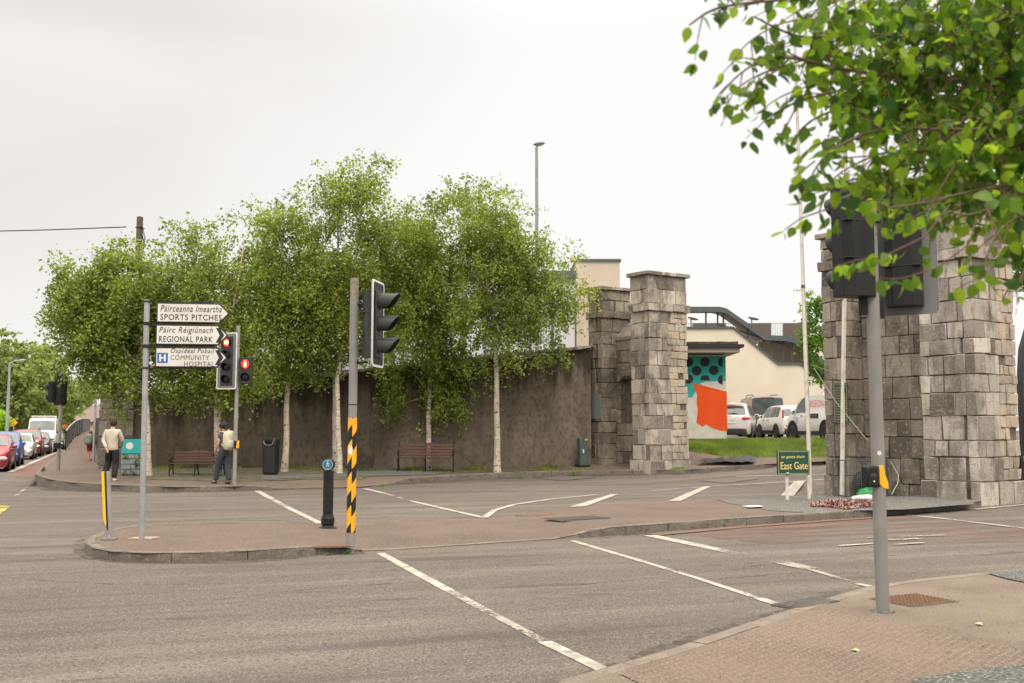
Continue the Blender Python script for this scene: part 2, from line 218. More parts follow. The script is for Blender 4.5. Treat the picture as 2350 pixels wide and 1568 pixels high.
def leafmat(name, ca, cb, cc, trans=.45, gloss=.35, rough=.5):
    m = bpy.data.materials.new(name); m.use_nodes = True; t = m.node_tree; l = t.links.new; b = t.nodes['Principled BSDF']; o = t.nodes['Material Output']
    g = N(t, 'ShaderNodeNewGeometry'); cr = N(t, 'ShaderNodeValToRGB'); l(g.outputs['Random Per Island'], cr.inputs[0]); e = cr.color_ramp.elements
    e[0].color = (*ca, 1); e[1].color = (*cc, 1); k = e.new(.5); k.color = (*cb, 1)
    n = N(t, 'ShaderNodeTexNoise'); n.inputs['Scale'].default_value = .9; l(g.outputs['Position'], n.inputs[0])
    hs = N(t, 'ShaderNodeHueSaturation'); l(cr.outputs[0], hs.inputs['Color']); r = N(t, 'ShaderNodeMapRange'); l(n.outputs[0], r.inputs[0]); r.inputs[1].default_value = .3; r.inputs[2].default_value = .7; r.inputs[3].default_value = .65; r.inputs[4].default_value = 1.4; l(r.outputs[0], hs.inputs['Value'])
    l(hs.outputs[0], b.inputs['Base Color']); b.inputs['Roughness'].default_value = rough; b.inputs['Specular IOR Level'].default_value = gloss
    tr = N(t, 'ShaderNodeBsdfTranslucent'); h2 = N(t, 'ShaderNodeHueSaturation'); l(hs.outputs[0], h2.inputs['Color']); h2.inputs['Hue'].default_value = .485; h2.inputs['Value'].default_value = 1.9; l(h2.outputs[0], tr.inputs[0])
    mx = N(t, 'ShaderNodeMixShader'); mx.inputs[0].default_value = trans; l(b.outputs[0], mx.inputs[1]); l(tr.outputs[0], mx.inputs[2]); l(mx.outputs[0], o.inputs[0]); MATS[name] = m
leafmat('leaf_birch', (.085, .135, .018), (.16, .22, .032), (.30, .35, .09), gloss=.35, trans=.48); leafmat('leaf_near', (.028, .082, .018), (.10, .205, .016), (.235, .37, .025), trans=.58, gloss=.4, rough=.4)
leafmat('leaf_willow', (.14, .19, .05), (.20, .26, .07), (.28, .34, .11)); leafmat('leaf_bright', (.17, .33, .02), (.22, .42, .03), (.28, .48, .05)); leafmat('leaf_maple', (.05, .12, .012), (.09, .19, .018), (.15, .28, .03)); leafmat('blade', (.085, .15, .02), (.13, .205, .03), (.22, .27, .06))
# ------------------------------------------------------------------ mesh helpers
class MB:
    def __init__(s, M=None): s.v = []; s.f = []; s.mi = []; s.M = M
    def add(s, vs, fs, mi=0):
        o = len(s.v)
        for p in vs:
            p = Vector(p); s.v.append(tuple(s.M @ p) if s.M else tuple(p))
        for f in fs: s.f.append(tuple(i + o for i in f)); s.mi.append(mi)
        return s
    def box(s, c, d, mi=0, M=None, jit=0):
        vs = []
        for z in (-.5, .5):
            for y in (-.5, .5):
                for x in (-.5, .5):
                    p = Vector((x * d[0], y * d[1], z * d[2]))
                    if jit: p += Vector((random.uniform(-jit, jit), random.uniform(-jit, jit), random.uniform(-jit, jit)))
                    if M: p = M @ p
                    vs.append(p + Vector(c))
        return s.add(vs, [(0, 2, 3, 1), (4, 5, 7, 6), (0, 1, 5, 4), (2, 6, 7, 3), (0, 4, 6, 2), (1, 3, 7, 5)], mi)
    def prism(s, poly, y0, y1, mi=0, M=None):     # poly in the x-z plane, extruded in y
        n = len(poly); vs = [Vector((x, y0, z)) for x, z in poly] + [Vector((x, y1, z)) for x, z in poly]
        if M: vs = [M @ v for v in vs]
        return s.add(vs, [tuple(range(n)), tuple(range(2 * n - 1, n - 1, -1))] + [(i, (i + 1) % n, (i + 1) % n + n, i + n) for i in range(n)], mi)
    def slab(s, poly, z0, z1, mi=0):              # poly in the x-y plane
        n = len(poly); vs = [(x, y, z0) for x, y in poly] + [(x, y, z1) for x, y in poly]
        return s.add(vs, [tuple(range(n - 1, -1, -1)), tuple(range(n, 2 * n))] + [(i, (i + 1) % n, (i + 1) % n + n, i + n) for i in range(n)], mi)
    def tube(s, pts, rad, n=8, mi=0, caps=True):
        pts = [Vector(p) for p in pts]; k = len(pts)
        if not hasattr(rad, '__len__'): rad = [rad] * k
        vs = []; T = (pts[1] - pts[0]).normalized(); a = T.orthogonal().normalized()
        for i, p in enumerate(pts):
            T2 = ((pts[min(i + 1, k - 1)] - pts[max(i - 1, 0)])).normalized()
            a = (a - T2 * a.dot(T2)).normalized(); b = T2.cross(a)
            for j in range(n):
                t = 2 * PI * j / n; vs.append(p + (a * math.cos(t) + b * math.sin(t)) * rad[i])
        fs = [(i * n + j, i * n + (j + 1) % n, (i + 1) * n + (j + 1) % n, (i + 1) * n + j) for i in range(k - 1) for j in range(n)]
        if caps: fs += [tuple(range(n - 1, -1, -1)), tuple(range((k - 1) * n, k * n))]
        return s.add(vs, fs, mi)
    def lathe(s, prof, c=(0, 0, 0), n=20, mi=0, M=None):   # prof: (r, z) about z
        vs = []
        for r_, z in prof:
            for j in range(n):
                p = Vector((r_ * math.cos(2 * PI * j / n), r_ * math.sin(2 * PI * j / n), z))
                if M: p = M @ p
                vs.append(p + Vector(c))
        k = len(prof)
        fs = [(i * n + j, i * n + (j + 1) % n, (i + 1) * n + (j + 1) % n, (i + 1) * n + j) for i in range(k - 1) for j in range(n)]
        fs += [tuple(range(n - 1, -1, -1)), tuple(range((k - 1) * n, k * n))]
        return s.add(vs, fs, mi)
    def sheet(s, pts, mi=0): return s.add(pts, [tuple(range(len(pts)))], mi)
    def build(s, name, mats, parent=None, smooth=40, loc=None, recalc=True, bevel=0, subsurf=0):
        me = bpy.data.meshes.new(name); me.from_pydata(s.v, [], s.f)
        if not isinstance(mats, (list, tuple)): mats = [mats]
        for m in mats: me.materials.append(MATS[m])
        if len(mats) > 1: me.polygons.foreach_set('material_index', s.mi)
        if recalc:
            b = bmesh.new(); b.from_mesh(me); bmesh.ops.recalc_face_normals(b, faces=b.faces); b.to_mesh(me); b.free()
        if smooth:
            me.polygons.foreach_set('use_smooth', [True] * len(me.polygons))
            if smooth < 180: me.set_sharp_from_angle(angle=R(smooth))
        me.update(); o = bpy.data.objects.new(name, me); col.objects.link(o)
        if parent: o.parent = parent
        if loc: o.location = loc
        if bevel:
            m = o.modifiers.new('bevel', 'BEVEL'); m.width = bevel; m.segments = 2; m.limit_method = 'ANGLE'; m.angle_limit = R(40)
        if subsurf: m = o.modifiers.new('sub', 'SUBSURF'); m.levels = subsurf; m.render_levels = subsurf
        return o
def RZ(a): return Matrix.Rotation(a, 4, 'Z')
def RX(a): return Matrix.Rotation(a, 4, 'X')
def RY(a): return Matrix.Rotation(a, 4, 'Y')
def TR(*a): return Matrix.Translation(Vector(a))
def thing(name, label, cat, loc=(0, 0, 0), rotz=0, group=None):
    o = bpy.data.objects.new(name, None); col.objects.link(o); o.location = loc; o.rotation_euler = (0, 0, rotz); o.empty_display_size = .2
    return tag(o, label, cat, group)
def tag(o, label, cat, group=None, kind=None):
    o['label'] = label; o['category'] = cat
    if group: o['group'] = group
    if kind: o['kind'] = kind
    return o
def struct(o, kind='structure'): o['kind'] = kind; return o
def copy_tree(o, parent=None):
    c = o.copy(); col.objects.link(c); c.parent = parent
    for ch in [x for x in list(bpy.data.objects) if x.parent == o and x != c]: copy_tree(ch, c)
    return c
def text_obj(s, name, mat, parent, M, width=None, height=None, shear=0., bold=0., align='CENTER', spacing=1., label=None):
    """lettering as a thin mesh; local text plane x-y is placed by M; width/height fit the block"""
    cu = bpy.data.curves.new('t', 'FONT'); cu.body = s; cu.shear = shear; cu.offset = bold; cu.size = 1; cu.resolution_u = 3; cu.align_x = align; cu.space_character = spacing
    o = bpy.data.objects.new('t', cu); col.objects.link(o); dg = bpy.context.evaluated_depsgraph_get(); dg.update()
    me = bpy.data.meshes.new_from_object(o.evaluated_get(dg)); bpy.data.objects.remove(o)
    co = np.empty(len(me.vertices) * 3, 'f'); me.vertices.foreach_get('co', co); co = co.reshape(-1, 3)
    lo, hi = co.min(0), co.max(0); sx = (width / (hi[0] - lo[0])) if width else None; sy = (height / (hi[1] - lo[1])) if height else None
    sx = sx or sy; sy = sy or sx
    co[:, 0] = (co[:, 0] - (lo[0] + hi[0]) / 2) * sx; co[:, 1] = (co[:, 1] - (lo[1] + hi[1]) / 2) * sy
    co2 = np.c_[co, np.ones(len(co))] @ np.array(M).T
    me.vertices.foreach_set('co', co2[:, :3].astype('f').ravel()); me.materials.clear(); me.materials.append(MATS[mat]); me.name = name
    me.update(); ob = bpy.data.objects.new(name, me); col.objects.link(ob); ob.parent = parent
    return ob
FRONT = RX(PI / 2)            # text plane facing -Y
def fast_mesh(name, co, faces_n, per, mat, parent=None, idx=None):
    """numpy mesh: co (n,3), faces of 'per' consecutive vertices, or an index array"""
    me = bpy.data.meshes.new(name); nv = len(co); me.vertices.add(nv); me.vertices.foreach_set('co', co.astype('f').ravel())
    if idx is None: idx = np.arange(faces_n * per)
    me.loops.add(len(idx)); me.loops.foreach_set('vertex_index', idx.astype('i')); me.polygons.add(len(idx) // per)
    me.polygons.foreach_set('loop_start', np.arange(0, len(idx), per).astype('i')); me.update(calc_edges=True); me.materials.append(MATS[mat])
    o = bpy.data.objects.new(name, me); col.objects.link(o)
    if parent: o.parent = parent
    return o
def leaves(name, pts, size, mat, parent=None, droop=.5, asp=.68, big=False):
    """one small pointed leaf per point"""
    n = len(pts); pts = np.asarray(pts, float)
    d = rng.normal(size=(n, 3)); d[:, 2] = d[:, 2] * .7 - droop; d /= np.linalg.norm(d, axis=1)[:, None]
    e = np.cross(d, rng.normal(size=(n, 3))); e /= np.linalg.norm(e, axis=1)[:, None]; nn = np.cross(d, e)
    s = (size * rng.uniform(.5, 1.35, n))[:, None]
    if not big:
        co = np.stack([pts, pts + d * s * .42 + e * s * asp / 2, pts + d * s, pts + d * s * .42 - e * s * asp / 2], 1).reshape(-1, 3)
        return fast_mesh(name, co, n, 4, mat, parent)
    prof = [(0, 0), (.12, .24), (.34, .36), (.6, .29), (.82, .14), (1.0, 0)]
    rows = []
    curl = rng.uniform(-.12, .25, n)[:, None]; fold = rng.uniform(.05, .3, n)[:, None]
    for t_, w_ in prof:
        mid = pts + d * s * t_ - nn * s * curl * t_ * t_
        rows.append(mid)
        if w_: rows += [mid + (e * w_ + nn * w_ * fold) * s, mid - (e * w_ - nn * w_ * fold) * s]
    co = np.stack(rows, 1); k = co.shape[1]; co = co.reshape(-1, 3)     # order: 0 | 1 2 3 | 4 5 6 | 7 8 9 | 10 11 12 | 13
    tri = [(0, 1, 2), (0, 3, 1)]
    for a in (1, 4, 7): tri += [(a, a + 3, a + 4), (a, a + 4, a + 1), (a, a + 5, a + 3), (a, a + 2, a + 5)]
    tri += [(10, 13, 11), (10, 12, 13)]
    tri = np.array(tri).ravel(); idx = (np.arange(n)[:, None] * k + tri[None]).ravel()
    o = fast_mesh(name, co, 0, 3, mat, parent, idx); o.data.polygons.foreach_set('use_smooth', [True] * len(o.data.polygons)); return o
# ================================================================== GROUND
def patch(name, outline, zf, mat, step=.7, kind='structure', lab=None):
    o1 = [Vector((p[0], p[1])) for p in outline]; o2 = []
    for a_, b_ in zip(o1, o1[1:] + o1[:1]):
        k_ = max(1, round((b_ - a_).length / .45)) if step else 1; o2 += [a_.lerp(b_, i_ / k_) for i_ in range(k_)]
    n = len(o2)
    xs = [p.x for p in o2]; ys = [p.y for p in o2]; pts = list(o2)
    if step:
        y = min(ys) + step / 2
        while y < max(ys):
            x = min(xs) + step / 2
            while x < max(xs):
                ins = False; j = n - 1
                for i in range(n):
                    if (o2[i].y > y) != (o2[j].y > y) and x < (o2[j].x - o2[i].x) * (y - o2[i].y) / (o2[j].y - o2[i].y) + o2[i].x: ins = not ins
                    j = i
                if ins: pts.append(Vector((x, y)))
                x += step
            y += step
    v, e, f, _, _, _ = delaunay_2d_cdt(pts, [], [list(range(n))], 1, 1e-4)
    m = MB(); m.add([(p.x, p.y, zf(p.x, p.y)) for p in v], f)
    o = m.build(name, mat, recalc=False, smooth=180)
    b = bmesh.new(); b.from_mesh(o.data)
    for fc in b.faces:
        if fc.normal.z < 0: fc.normal_flip()
    b.to_mesh(o.data); b.free()
    o['kind'] = kind; return o
def resample(pts, step):
    pts = [Vector(p) for p in pts]; out_ = [pts[0]]
    for a, b in zip(pts, pts[1:]):
        d = (b - a).length; k = max(1, round(d / step))
        for i in range(1, k + 1): out_.append(a.lerp(b, i / k))
    return out_
def smooth_path(pts, it=2):
    pts = [Vector(p[:2]) for p in pts]
    for _ in range(it):
        q = [pts[0]]
        for a, b in zip(pts, pts[1:]): q += [a.lerp(b, .25), a.lerp(b, .75)]
        pts = q + [pts[-1]]
    return pts
def even(pts, step):
    d = [0]
    for a, b in zip(pts, pts[1:]): d.append(d[-1] + (b - a).length)
    k = max(1, round(d[-1] / step)); r = []; j = 0
    for i in range(k + 1):
        t = d[-1] * i / k
        while j < len(d) - 2 and d[j + 1] < t: j += 1
        r.append(pts[j].lerp(pts[j + 1], (t - d[j]) / max(1e-6, d[j + 1] - d[j])))
    return r
def kerb(name, path, zf, mat, width=.13, side=1, stone=.9, gap=.006, proud=.006, low=None):
    """stones along the road edge; 'side' = +1 when the pavement is to the left of the path"""
    low = low or (lambda x, y: -.1); p = even(path, stone / 3); m = MB(); nr = []
    for i in range(len(p)):
        t = (p[min(i + 1, len(p) - 1)] - p[max(i - 1, 0)]).normalized(); nr.append(Vector((-t.y, t.x)) * side)
    for i in range(0, len(p) - 1, 3):
        seg = list(range(i, min(i + 3, len(p) - 1) + 1)); vs = []; dz = random.uniform(-.004, .004); do = random.uniform(-.004, .006)
        for q, k in enumerate(seg):
            a = p[k].copy()
            if q == 0: a += (p[k + 1] - p[k]).normalized() * gap
            if q == len(seg) - 1: a -= (p[k] - p[k - 1]).normalized() * gap
            o_ = a - nr[k] * do; b_ = a + nr[k] * width; zt = zf(o_.x + nr[k].x * .1, o_.y + nr[k].y * .1) + proud + dz; zl = min(zt - .05, low(o_.x, o_.y) - .06)
            vs += [(o_.x, o_.y, zl), (o_.x, o_.y, zt - .02), (o_.x + nr[k].x * .022, o_.y + nr[k].y * .022, zt), (b_.x, b_.y, zt), (b_.x, b_.y, zl)]
        fs = [(5 * q + r_, 5 * q + 5 + r_, 5 * q + 6 + r_, 5 * q + 1 + r_) for q in range(len(seg) - 1) for r_ in range(4)]
        fs += [(0, 1, 2, 3, 4), tuple(5 * (len(seg) - 1) + r_ for r_ in (4, 3, 2, 1, 0))]
        m.add(vs, fs)
    return struct(m.build(name, mat, smooth=25))
def axis(fine0, fine1, st, far=1600):
    a = list(np.arange(fine0, fine1 + .01, st)); e = [fine1 + 15, fine1 + 60, fine1 + 250, far]; b = [-far, fine0 - 250, fine0 - 60, fine0 - 15]
    return b + a + e
xs = axis(-34, 34, 1.0); ys = axis(-8, 90, 1.0)
def grid_sheet(name, xs, ys, zf, mat):
    m = MB(); m.add([(x, y, zf(x, y)) for y in ys for x in xs], [(j * len(xs) + i, j * len(xs) + i + 1, (j + 1) * len(xs) + i + 1, (j + 1) * len(xs) + i) for j in range(len(ys) - 1) for i in range(len(xs) - 1)])
    return struct(m.build(name, mat, smooth=180, recalc=False))
grid_sheet('ground', xs, ys, lambda x, y: h(x, y) - .06, 'soil')
grid_sheet('road', [x for x in xs if abs(x) < 110], [y for y in ys if -70 < y < 160], h, 'asphalt')
g2 = lambda *p: [GH(*q) for q in p]
# --- the traffic island with its dropped crossing
def eco(x, y): return .93 * x + .36 * y
def zi(x, y):
    e = eco(x, y); d = (x - 1.01) * -.563 + (y - 14.9) * .827
    left = 1 - sst(2.3, 3.2, e); right = sst(5.9, 7.0, e) * (1 - sst(1.3, 4.0, d)) + .001
    return h(x, y) + .007 + .103 * left + .112 * right
def GI(px, py, off=0.): return GF(px, py, zi, off)
front_l = [GH(*p) for p in ((192, 1258), (196, 1268), (215, 1279), (255, 1287), (330, 1291), (450, 1290), (560, 1286), (660, 1279), (740, 1273), (830, 1268))]
front_r = [GH(*p) for p in ((1330, 1234), (1400, 1229), (1480, 1223), (1590, 1214), (1700, 1206), (1800, 1199), (1900, 1192), (2000, 1186), (2100, 1178), (2190, 1171), (2248, 1164.5))]
back = [GI(*p) for p in ((1897, 1131), (1840, 1135), (1760, 1141), (1654, 1149), (1540, 1152), (1437, 1157), (1302, 1166), (1180, 1181), (1110, 1191), (1000, 1193), (850, 1196), (740, 1201), (620, 1197), (450, 1197), (300, 1206), (235, 1219), (205, 1232))]
isl = [p.xy for p in front_l] + [p.xy for p in front_r] + [Vector((10.6, 22.3)), Vector((8.6, 25.4))] + [p.xy for p in back]
patch('traffic_island', isl, zi, 'path_red', .35)
kerb('island_kerb', smooth_path([back[-3], back[-2], back[-1]] + front_l), zi, 'kerb', low=h)
kerb('island_kerb', smooth_path(front_r[:-1] + [GH(2235, 1166), GH(2249, 1163.5), Vector((9.99, 21.45, 0))]), zi, 'kerb', low=h, width=.15)
kerb('island_kerb_flush', smooth_path([front_l[-1], front_r[0]]), zi, 'kerb_flush', low=h, width=.10)
kerb('island_kerb_rear', smooth_path([back[8 + i] for i in range(7)]), zi, 'kerb_flush', low=h, width=.09, proud=.003)
# gravel bed at the foot of the right pier
grv = [GI(*p).xy for p in ((1645, 1147), (1700, 1160), (1760, 1172), (1850, 1178), (1960, 1173), (2080, 1170), (2190, 1161), (2235, 1158))] + [Vector((10.2, 22.5)), Vector((8.3, 25.2))] + [GI(*p).xy for p in ((1890, 1136), (1820, 1139), (1740, 1144))]
patch('gravel_bed', grv, lambda x, y: zi(x, y) + .008, 'gravel', .4)
# --- far pavement under the trees
edge = [(60, 1106), (79, 1114), (110, 1121), (160, 1125), (260, 1128), (400, 1129), (540, 1127), (600, 1124), (700, 1122), (835, 1119), (880, 1113), (1000, 1105), (1120, 1099), (1250, 1093), (1350, 1090), (1450, 1088), (1520, 1088), (1590, 1086), (1640, 1082), (1720, 1076), (1800, 1071), (1890, 1066), (2000, 1058)]
zk = lambda x, y: h(x, y) + .11 * (1 - .88 * sst(-7.0, -6.2, x) * (1 - sst(-3.9, -3.0, x)) * (1 if y > 24 else 0))
edge_w = [GH(*p).xy for p in edge]
def zpp(x, y):     # pavement with the dropped kerb at the crossing
    yk = 26 + (x + 9) * .64; f = 1 - sst(.3, 2.0, y - yk)
    dr = .097 * sst(-7.0, -6.2, x) * (1 - sst(-3.9, -3.0, x)) * f
    return zp(x, y) - dr
WL, WR = G(300, 1076, .3), GP(1350, 1067)
pav = [p for p in edge_w[1:-1]] + [Vector((14.5, 36)), Vector((14.5, 38.5)), Vector((8, 38.2)), Vector((4, 37)), Vector((WR.x, WR.y + .3)), Vector((WL.x, WL.y + .3)), Vector((-14.55, 31.0))]
patch('pavement', pav, zpp, 'path_red', .6)
kerb('pavement_kerb', smooth_path([G(93, 1090).xy, G(86, 1099).xy, G(80, 1108).xy] + edge_w[1:-1]), zpp, 'kerb', low=h, width=.14)
# earth strip below the trees
Lr = lambda a, b, t: a.lerp(b, t)
soil = [GP(*p).xy for p in ((330, 1101), (420, 1103), (540, 1107), (600, 1104), (700, 1100), (830, 1098), (870, 1088), (980, 1088), (1100, 1085), (1240, 1079), (1310, 1076))] + [WR.xy + Vector((-.6, .2)), WL.xy + Vector((.4, .2))]
patch('planting_strip', soil, lambda x, y: zpp(x, y) + .008, 'soil', .5)
grv2 = [GP(*p).xy for p in ((600, 1101), (700, 1098), (820, 1094), (1000, 1090), (1000, 1084), (870, 1080), (700, 1090), (600, 1092))]
patch('gravel_strip', grv2, lambda x, y: zpp(x, y) + .014, 'gravel_blue', .5)
# --- footpath that climbs beside the railing, with the red cycle lane below it
rows = [(29.2, .12, 79, 330), (31, .125, 84, 300), (33.5, .14, 92, 222), (38, .2, 110, 225), (45, .27, 126, 224), (57, .45, 156, 222), (68, 1.0, 176, 217), (79, 1.43, 196, 214), (92, 1.6, 204, 216)]
def rowpt(Y, z, px):
    py = HOR + (CAMH - z) * FPX / Y     # only used for its pixel column
    return Vector(((px - CX) * Y / FPX * (1 + 0), Y, z))
m = MB(); vs = []
for Y, z, a, b in rows: vs += [rowpt(Y, z, a), rowpt(Y, z + .01, b + 12)]
m.add(vs, [(2 * i, 2 * i + 1, 2 * i + 3, 2 * i + 2) for i in range(len(rows) - 1)])
struct(m.build('footpath', 'path_red', smooth=180))
m = MB()
for i in range(2, len(rows) - 1):
    a = rowpt(*rows[i][:3]); b = rowpt(*rows[i + 1][:3]); n = 6
    for k in range(n):
        p, q = a.lerp(b, k / n), a.lerp(b, (k + .94) / n)
        m.add([(p.x - .05, p.y, -.05), (q.x - .05, q.y, -.05), (q.x - .05, q.y, q.z + .01), (p.x - .05, p.y, p.z + .01), (p.x + .1, p.y, p.z + .012), (q.x + .1, q.y, q.z + .012)], [(0, 1, 2, 3), (3, 2, 5, 4)])
struct(m.build('footpath_kerb', 'kerb'))
cyc = [G(*p).xy for p in ((128, 1040), (95, 1052), (62, 1068), (36, 1082), (22, 1092), (40, 1097), (70, 1097), (88, 1090), (104, 1078), (124, 1057), (138, 1044))]
patch('cycle_lane', cyc, lambda x, y: .005, 'red_asphalt', 0)
# --- car park surface and grass bank
m = MB(); m.add([(4, 38.6, 1.15), (60, 38.6, 1.15), (60, 64, 1.25), (4, 64, 1.25)], [(0, 1, 2, 3)]); struct(m.build('car_park', 'asphalt_far'))
gb = [AT(1500, 1022, 37.0), AT(1622, 1041, 35.6), AT(1660, 1048, 35.2), AT(1740, 1052, 35.2), AT(1900, 1051, 35.6), AT(2050, 1046, 36)]
gt = [AT(1500, 1018, 38.2), AT(1622, 1013.5, 38.4), AT(1700, 1010.5, 38.6), AT(1760, 1009, 38.7), AT(1900, 1007.5, 38.8), AT(2050, 1006, 39)]
def bank(u, v):
    i = min(4, int(u * 5)); f = u * 5 - i; a = gb[i].lerp(gb[i + 1], f); b = gt[i].lerp(gt[i + 1], f); p = a.lerp(b, v)
    p.z += .10 * math.sin(PI * v) + .03 * mnoise.noise(p * 1.5); return p
m = MB(); nu, nv = 40, 6
m.add([bank(i / nu, j / nv) for j in range(nv + 1) for i in range(nu + 1)] + [bank(i / nu, 1) + Vector((0, 1.2, -.25)) for i in range(nu + 1)], [(j * (nu + 1) + i, j * (nu + 1) + i + 1, (j + 1) * (nu + 1) + i + 1, (j + 1) * (nu + 1) + i) for j in range(nv + 1) for i in range(nu)])
struct(m.build('grass_bank', 'grass_base', smooth=180, recalc=False))
# pavement behind the gate fills in up to the bank
m = MB(); lo = [(p.x, p.y + .15, p.z + .03) for p in gb]; hi = [(p.x, p.y - 1.25, zpp(p.x, p.y - 1.25) + .004) for p in gb]
m.add(lo + hi, [(i, i + 1, i + 7, i + 6) for i in range(5)]); struct(m.build('gate_pavement', 'path_red', smooth=180))
# --- near pavement
ne = [(-7, -4), (-4.2, .2), (-1.9, 3.0), (-.2, 5.0)] + [tuple(G(*p).xy) for p in ((1290, 1566), (1390, 1538), (1560, 1488), (1700, 1440), (1850, 1391), (1990, 1350), (2100, 1333), (2350, 1308))] + [(9.5, 12.9), (16, 15.6), (26, 19)]
nz_ = lambda x, y: .018
patch('near_pavement', [Vector(p) for p in ne] + [Vector((26, -4))], nz_, 'path_near', 1.0)
kerb('near_kerb', smooth_path(ne), nz_, 'kerb_flush', side=-1, width=.14, low=h, proud=.003)
tac = [G(*p) for p in ((1425, 1556), (1560, 1513), (1700, 1464), (1880, 1402), (1990, 1424), (2350, 1502), (2600, 1556), (2480, 1640), (2100, 1690), (1700, 1690))]
patch('tactile_paving', [p.xy for p in tac], lambda x, y: .024, 'path_near', 0)
MATS['tactile'] = MATS['path_near'].copy(); MATS['tactile'].name = 'tactile'
bpy.data.objects['tactile_paving'].data.materials[0] = MATS['tactile']
for n_ in MATS['tactile'].node_tree.nodes:
    if n_.type == 'MIX' and not n_.inputs['A'].is_linked: n_.inputs['A'].default_value = (.175, .130, .103, 1)
def inside(x, y, poly):
    r = False; j = len(poly) - 1
    for i in range(len(poly)):
        a, b = poly[i], poly[j]
        if (a[1] > y) != (b[1] > y) and x < (b[0] - a[0]) * (y - a[1]) / (b[1] - a[1]) + a[0]: r = not r
        j = i
    return r
ta = math.atan2(tac[3].y - tac[0].y, tac[3].x - tac[0].x); co = []; idx = []; tp = [(p.x, p.y) for p in tac]
for i in range(-10, 90):
    for j in range(-60, 60):
        u, v = i * .067, j * .067; x = tac[0].x + u * math.cos(ta) - v * math.sin(ta); y = tac[0].y + u * math.sin(ta) + v * math.cos(ta)
        if not inside(x, y, tp): continue
        b = len(co); r1, r2 = .014, .009
        for k in range(6): co.append((x + r1 * math.cos(k * PI / 3), y + r1 * math.sin(k * PI / 3), .0235))
        for k in range(6): co.append((x + r2 * math.cos(k * PI / 3), y + r2 * math.sin(k * PI / 3), .0285))
        for k in range(6): idx += [b + k, b + (k + 1) % 6, b + 6 + (k + 1) % 6, b + 6 + k]
        idx += [b + 6, b + 7, b + 8, b + 9, b + 9, b + 10, b + 11, b + 6]
o = fast_mesh('tactile_studs', np.array(co), 0, 4, 'stud', None, np.array(idx)); o['kind'] = 'structure'; o.name = 'tactile_studs'
patch('gravel_verge', [G(*p).xy for p in ((2268, 1322), (2350, 1312), (2500, 1300), (2500, 1352), (2350, 1342), (2310, 1334))], lambda x, y: .03, 'gravel_blue', 0)
patch('gravel_verge', [G(*p).xy for p in ((2090, 1572), (2200, 1552), (2350, 1535), (2500, 1520), (2500, 1640), (2200, 1640))], lambda x, y: .03, 'gravel_blue', 0)
# ================================================================== ROAD MARKINGS
ZC = [0]
def _z():
    ZC[0] += 1; return ZC[0] * .00022
def line(name, a, b, wd, mat, fn=GH, z=.005, taper=None, pxs=True):
    p = [fn(*q) for q in (a, b)] if pxs else [Vector(a), Vector(b)]
    pts = even([p[0].xy, p[1].xy], .8); m = MB(); vs = []; zz_ = z + _z()
    for q in range(len(pts)):
        t = (pts[-1] - pts[0]).normalized(); n = Vector((-t.y, t.x)) * wd / 2
        for s in (1, -1): x, y = pts[q] + n * s; vs.append((x, y, h(x, y) + zz_))
    m.add(vs, [(2 * i, 2 * i + 1, 2 * i + 3, 2 * i + 2) for i in range(len(pts) - 1)])
    return struct(m.build(name, mat, recalc=False, smooth=0))
def poly(name, pts, mat, z=.005, fn=GH):
    m = MB(); ps = [fn(*p) for p in pts]; zz_ = z + _z(); m.sheet([(p.x, p.y, p.z + zz_) for p in ps]); return struct(m.build(name, mat, smooth=0))
RMK = 'road_marking'
line(RMK, (873, 1270), (1030, 1356), .115, 'white_line'); line(RMK, (1030, 1356), (1120, 1405), .10, 'worn_line'); line(RMK, (1120, 1405), (1250, 1474), .09, 'very_worn_line'); line(RMK, (1250, 1474), (1386, 1539), .115, 'white_line')
line(RMK, (1314, 1242), (1480, 1291), .10, 'white_line'); line(RMK, (1480, 1291), (1600, 1328), .085, 'worn_line'); line(RMK, (1600, 1328), (1740, 1374), .09, 'worn_line'); line(RMK, (1740, 1374), (1795, 1392), .11, 'white_line')
line(RMK, (1490, 1229), (1600, 1252), .22, 'white_line'); line(RMK, (1600, 1252), (1700, 1273), .2, 'worn_line'); line(RMK, (1690, 1270), (1860, 1306), .24, 'very_worn_line'); line(RMK, (1830, 1299), (1975, 1343), .09, 'very_worn_line'); line(RMK, (1968, 1341), (1996, 1347), .09, 'white_line')
line(RMK, (590, 1127), (622, 1145), .16, 'white_line'); line(RMK, (622, 1145), (665, 1168), .13, 'worn_line'); line(RMK, (665, 1168), (737, 1203), .13, 'white_line')
line(RMK, (836, 1122), (882, 1133), .16, 'white_line'); line(RMK, (882, 1133), (945, 1151), .10, 'very_worn_line'); line(RMK, (945, 1151), (1109, 1189), .13, 'white_line')
for a, b in zip([(1112, 1189), (1135, 1172), (1180, 1159), (1260, 1147)], [(1135, 1172), (1180, 1159), (1260, 1147), (1370, 1136)]): line(RMK, a, b, .13, 'white_line', z=.0055)
line(RMK, (1370, 1136), (1500, 1127), .10, 'very_worn_line'); line(RMK, (1500, 1127), (1650, 1115), .1, 'worn_line'); line(RMK, (1650, 1115), (1895, 1101), .1, 'white_line')
poly(RMK, ((1305, 1165), (1345, 1163), (1420, 1135), (1400, 1136)), 'white_line', .006); poly(RMK, ((1532, 1152), (1562, 1151), (1632, 1117), (1610, 1119)), 'white_line', .006); poly(RMK, ((1792, 1139), (1822, 1139), (1848, 1105), (1822, 1106)), 'white_line', .006)
line(RMK, (1690, 1094), (1895, 1089), .1, 'white_line'); line(RMK, (1640, 1118), (1760, 1130), .08, 'very_worn_line')
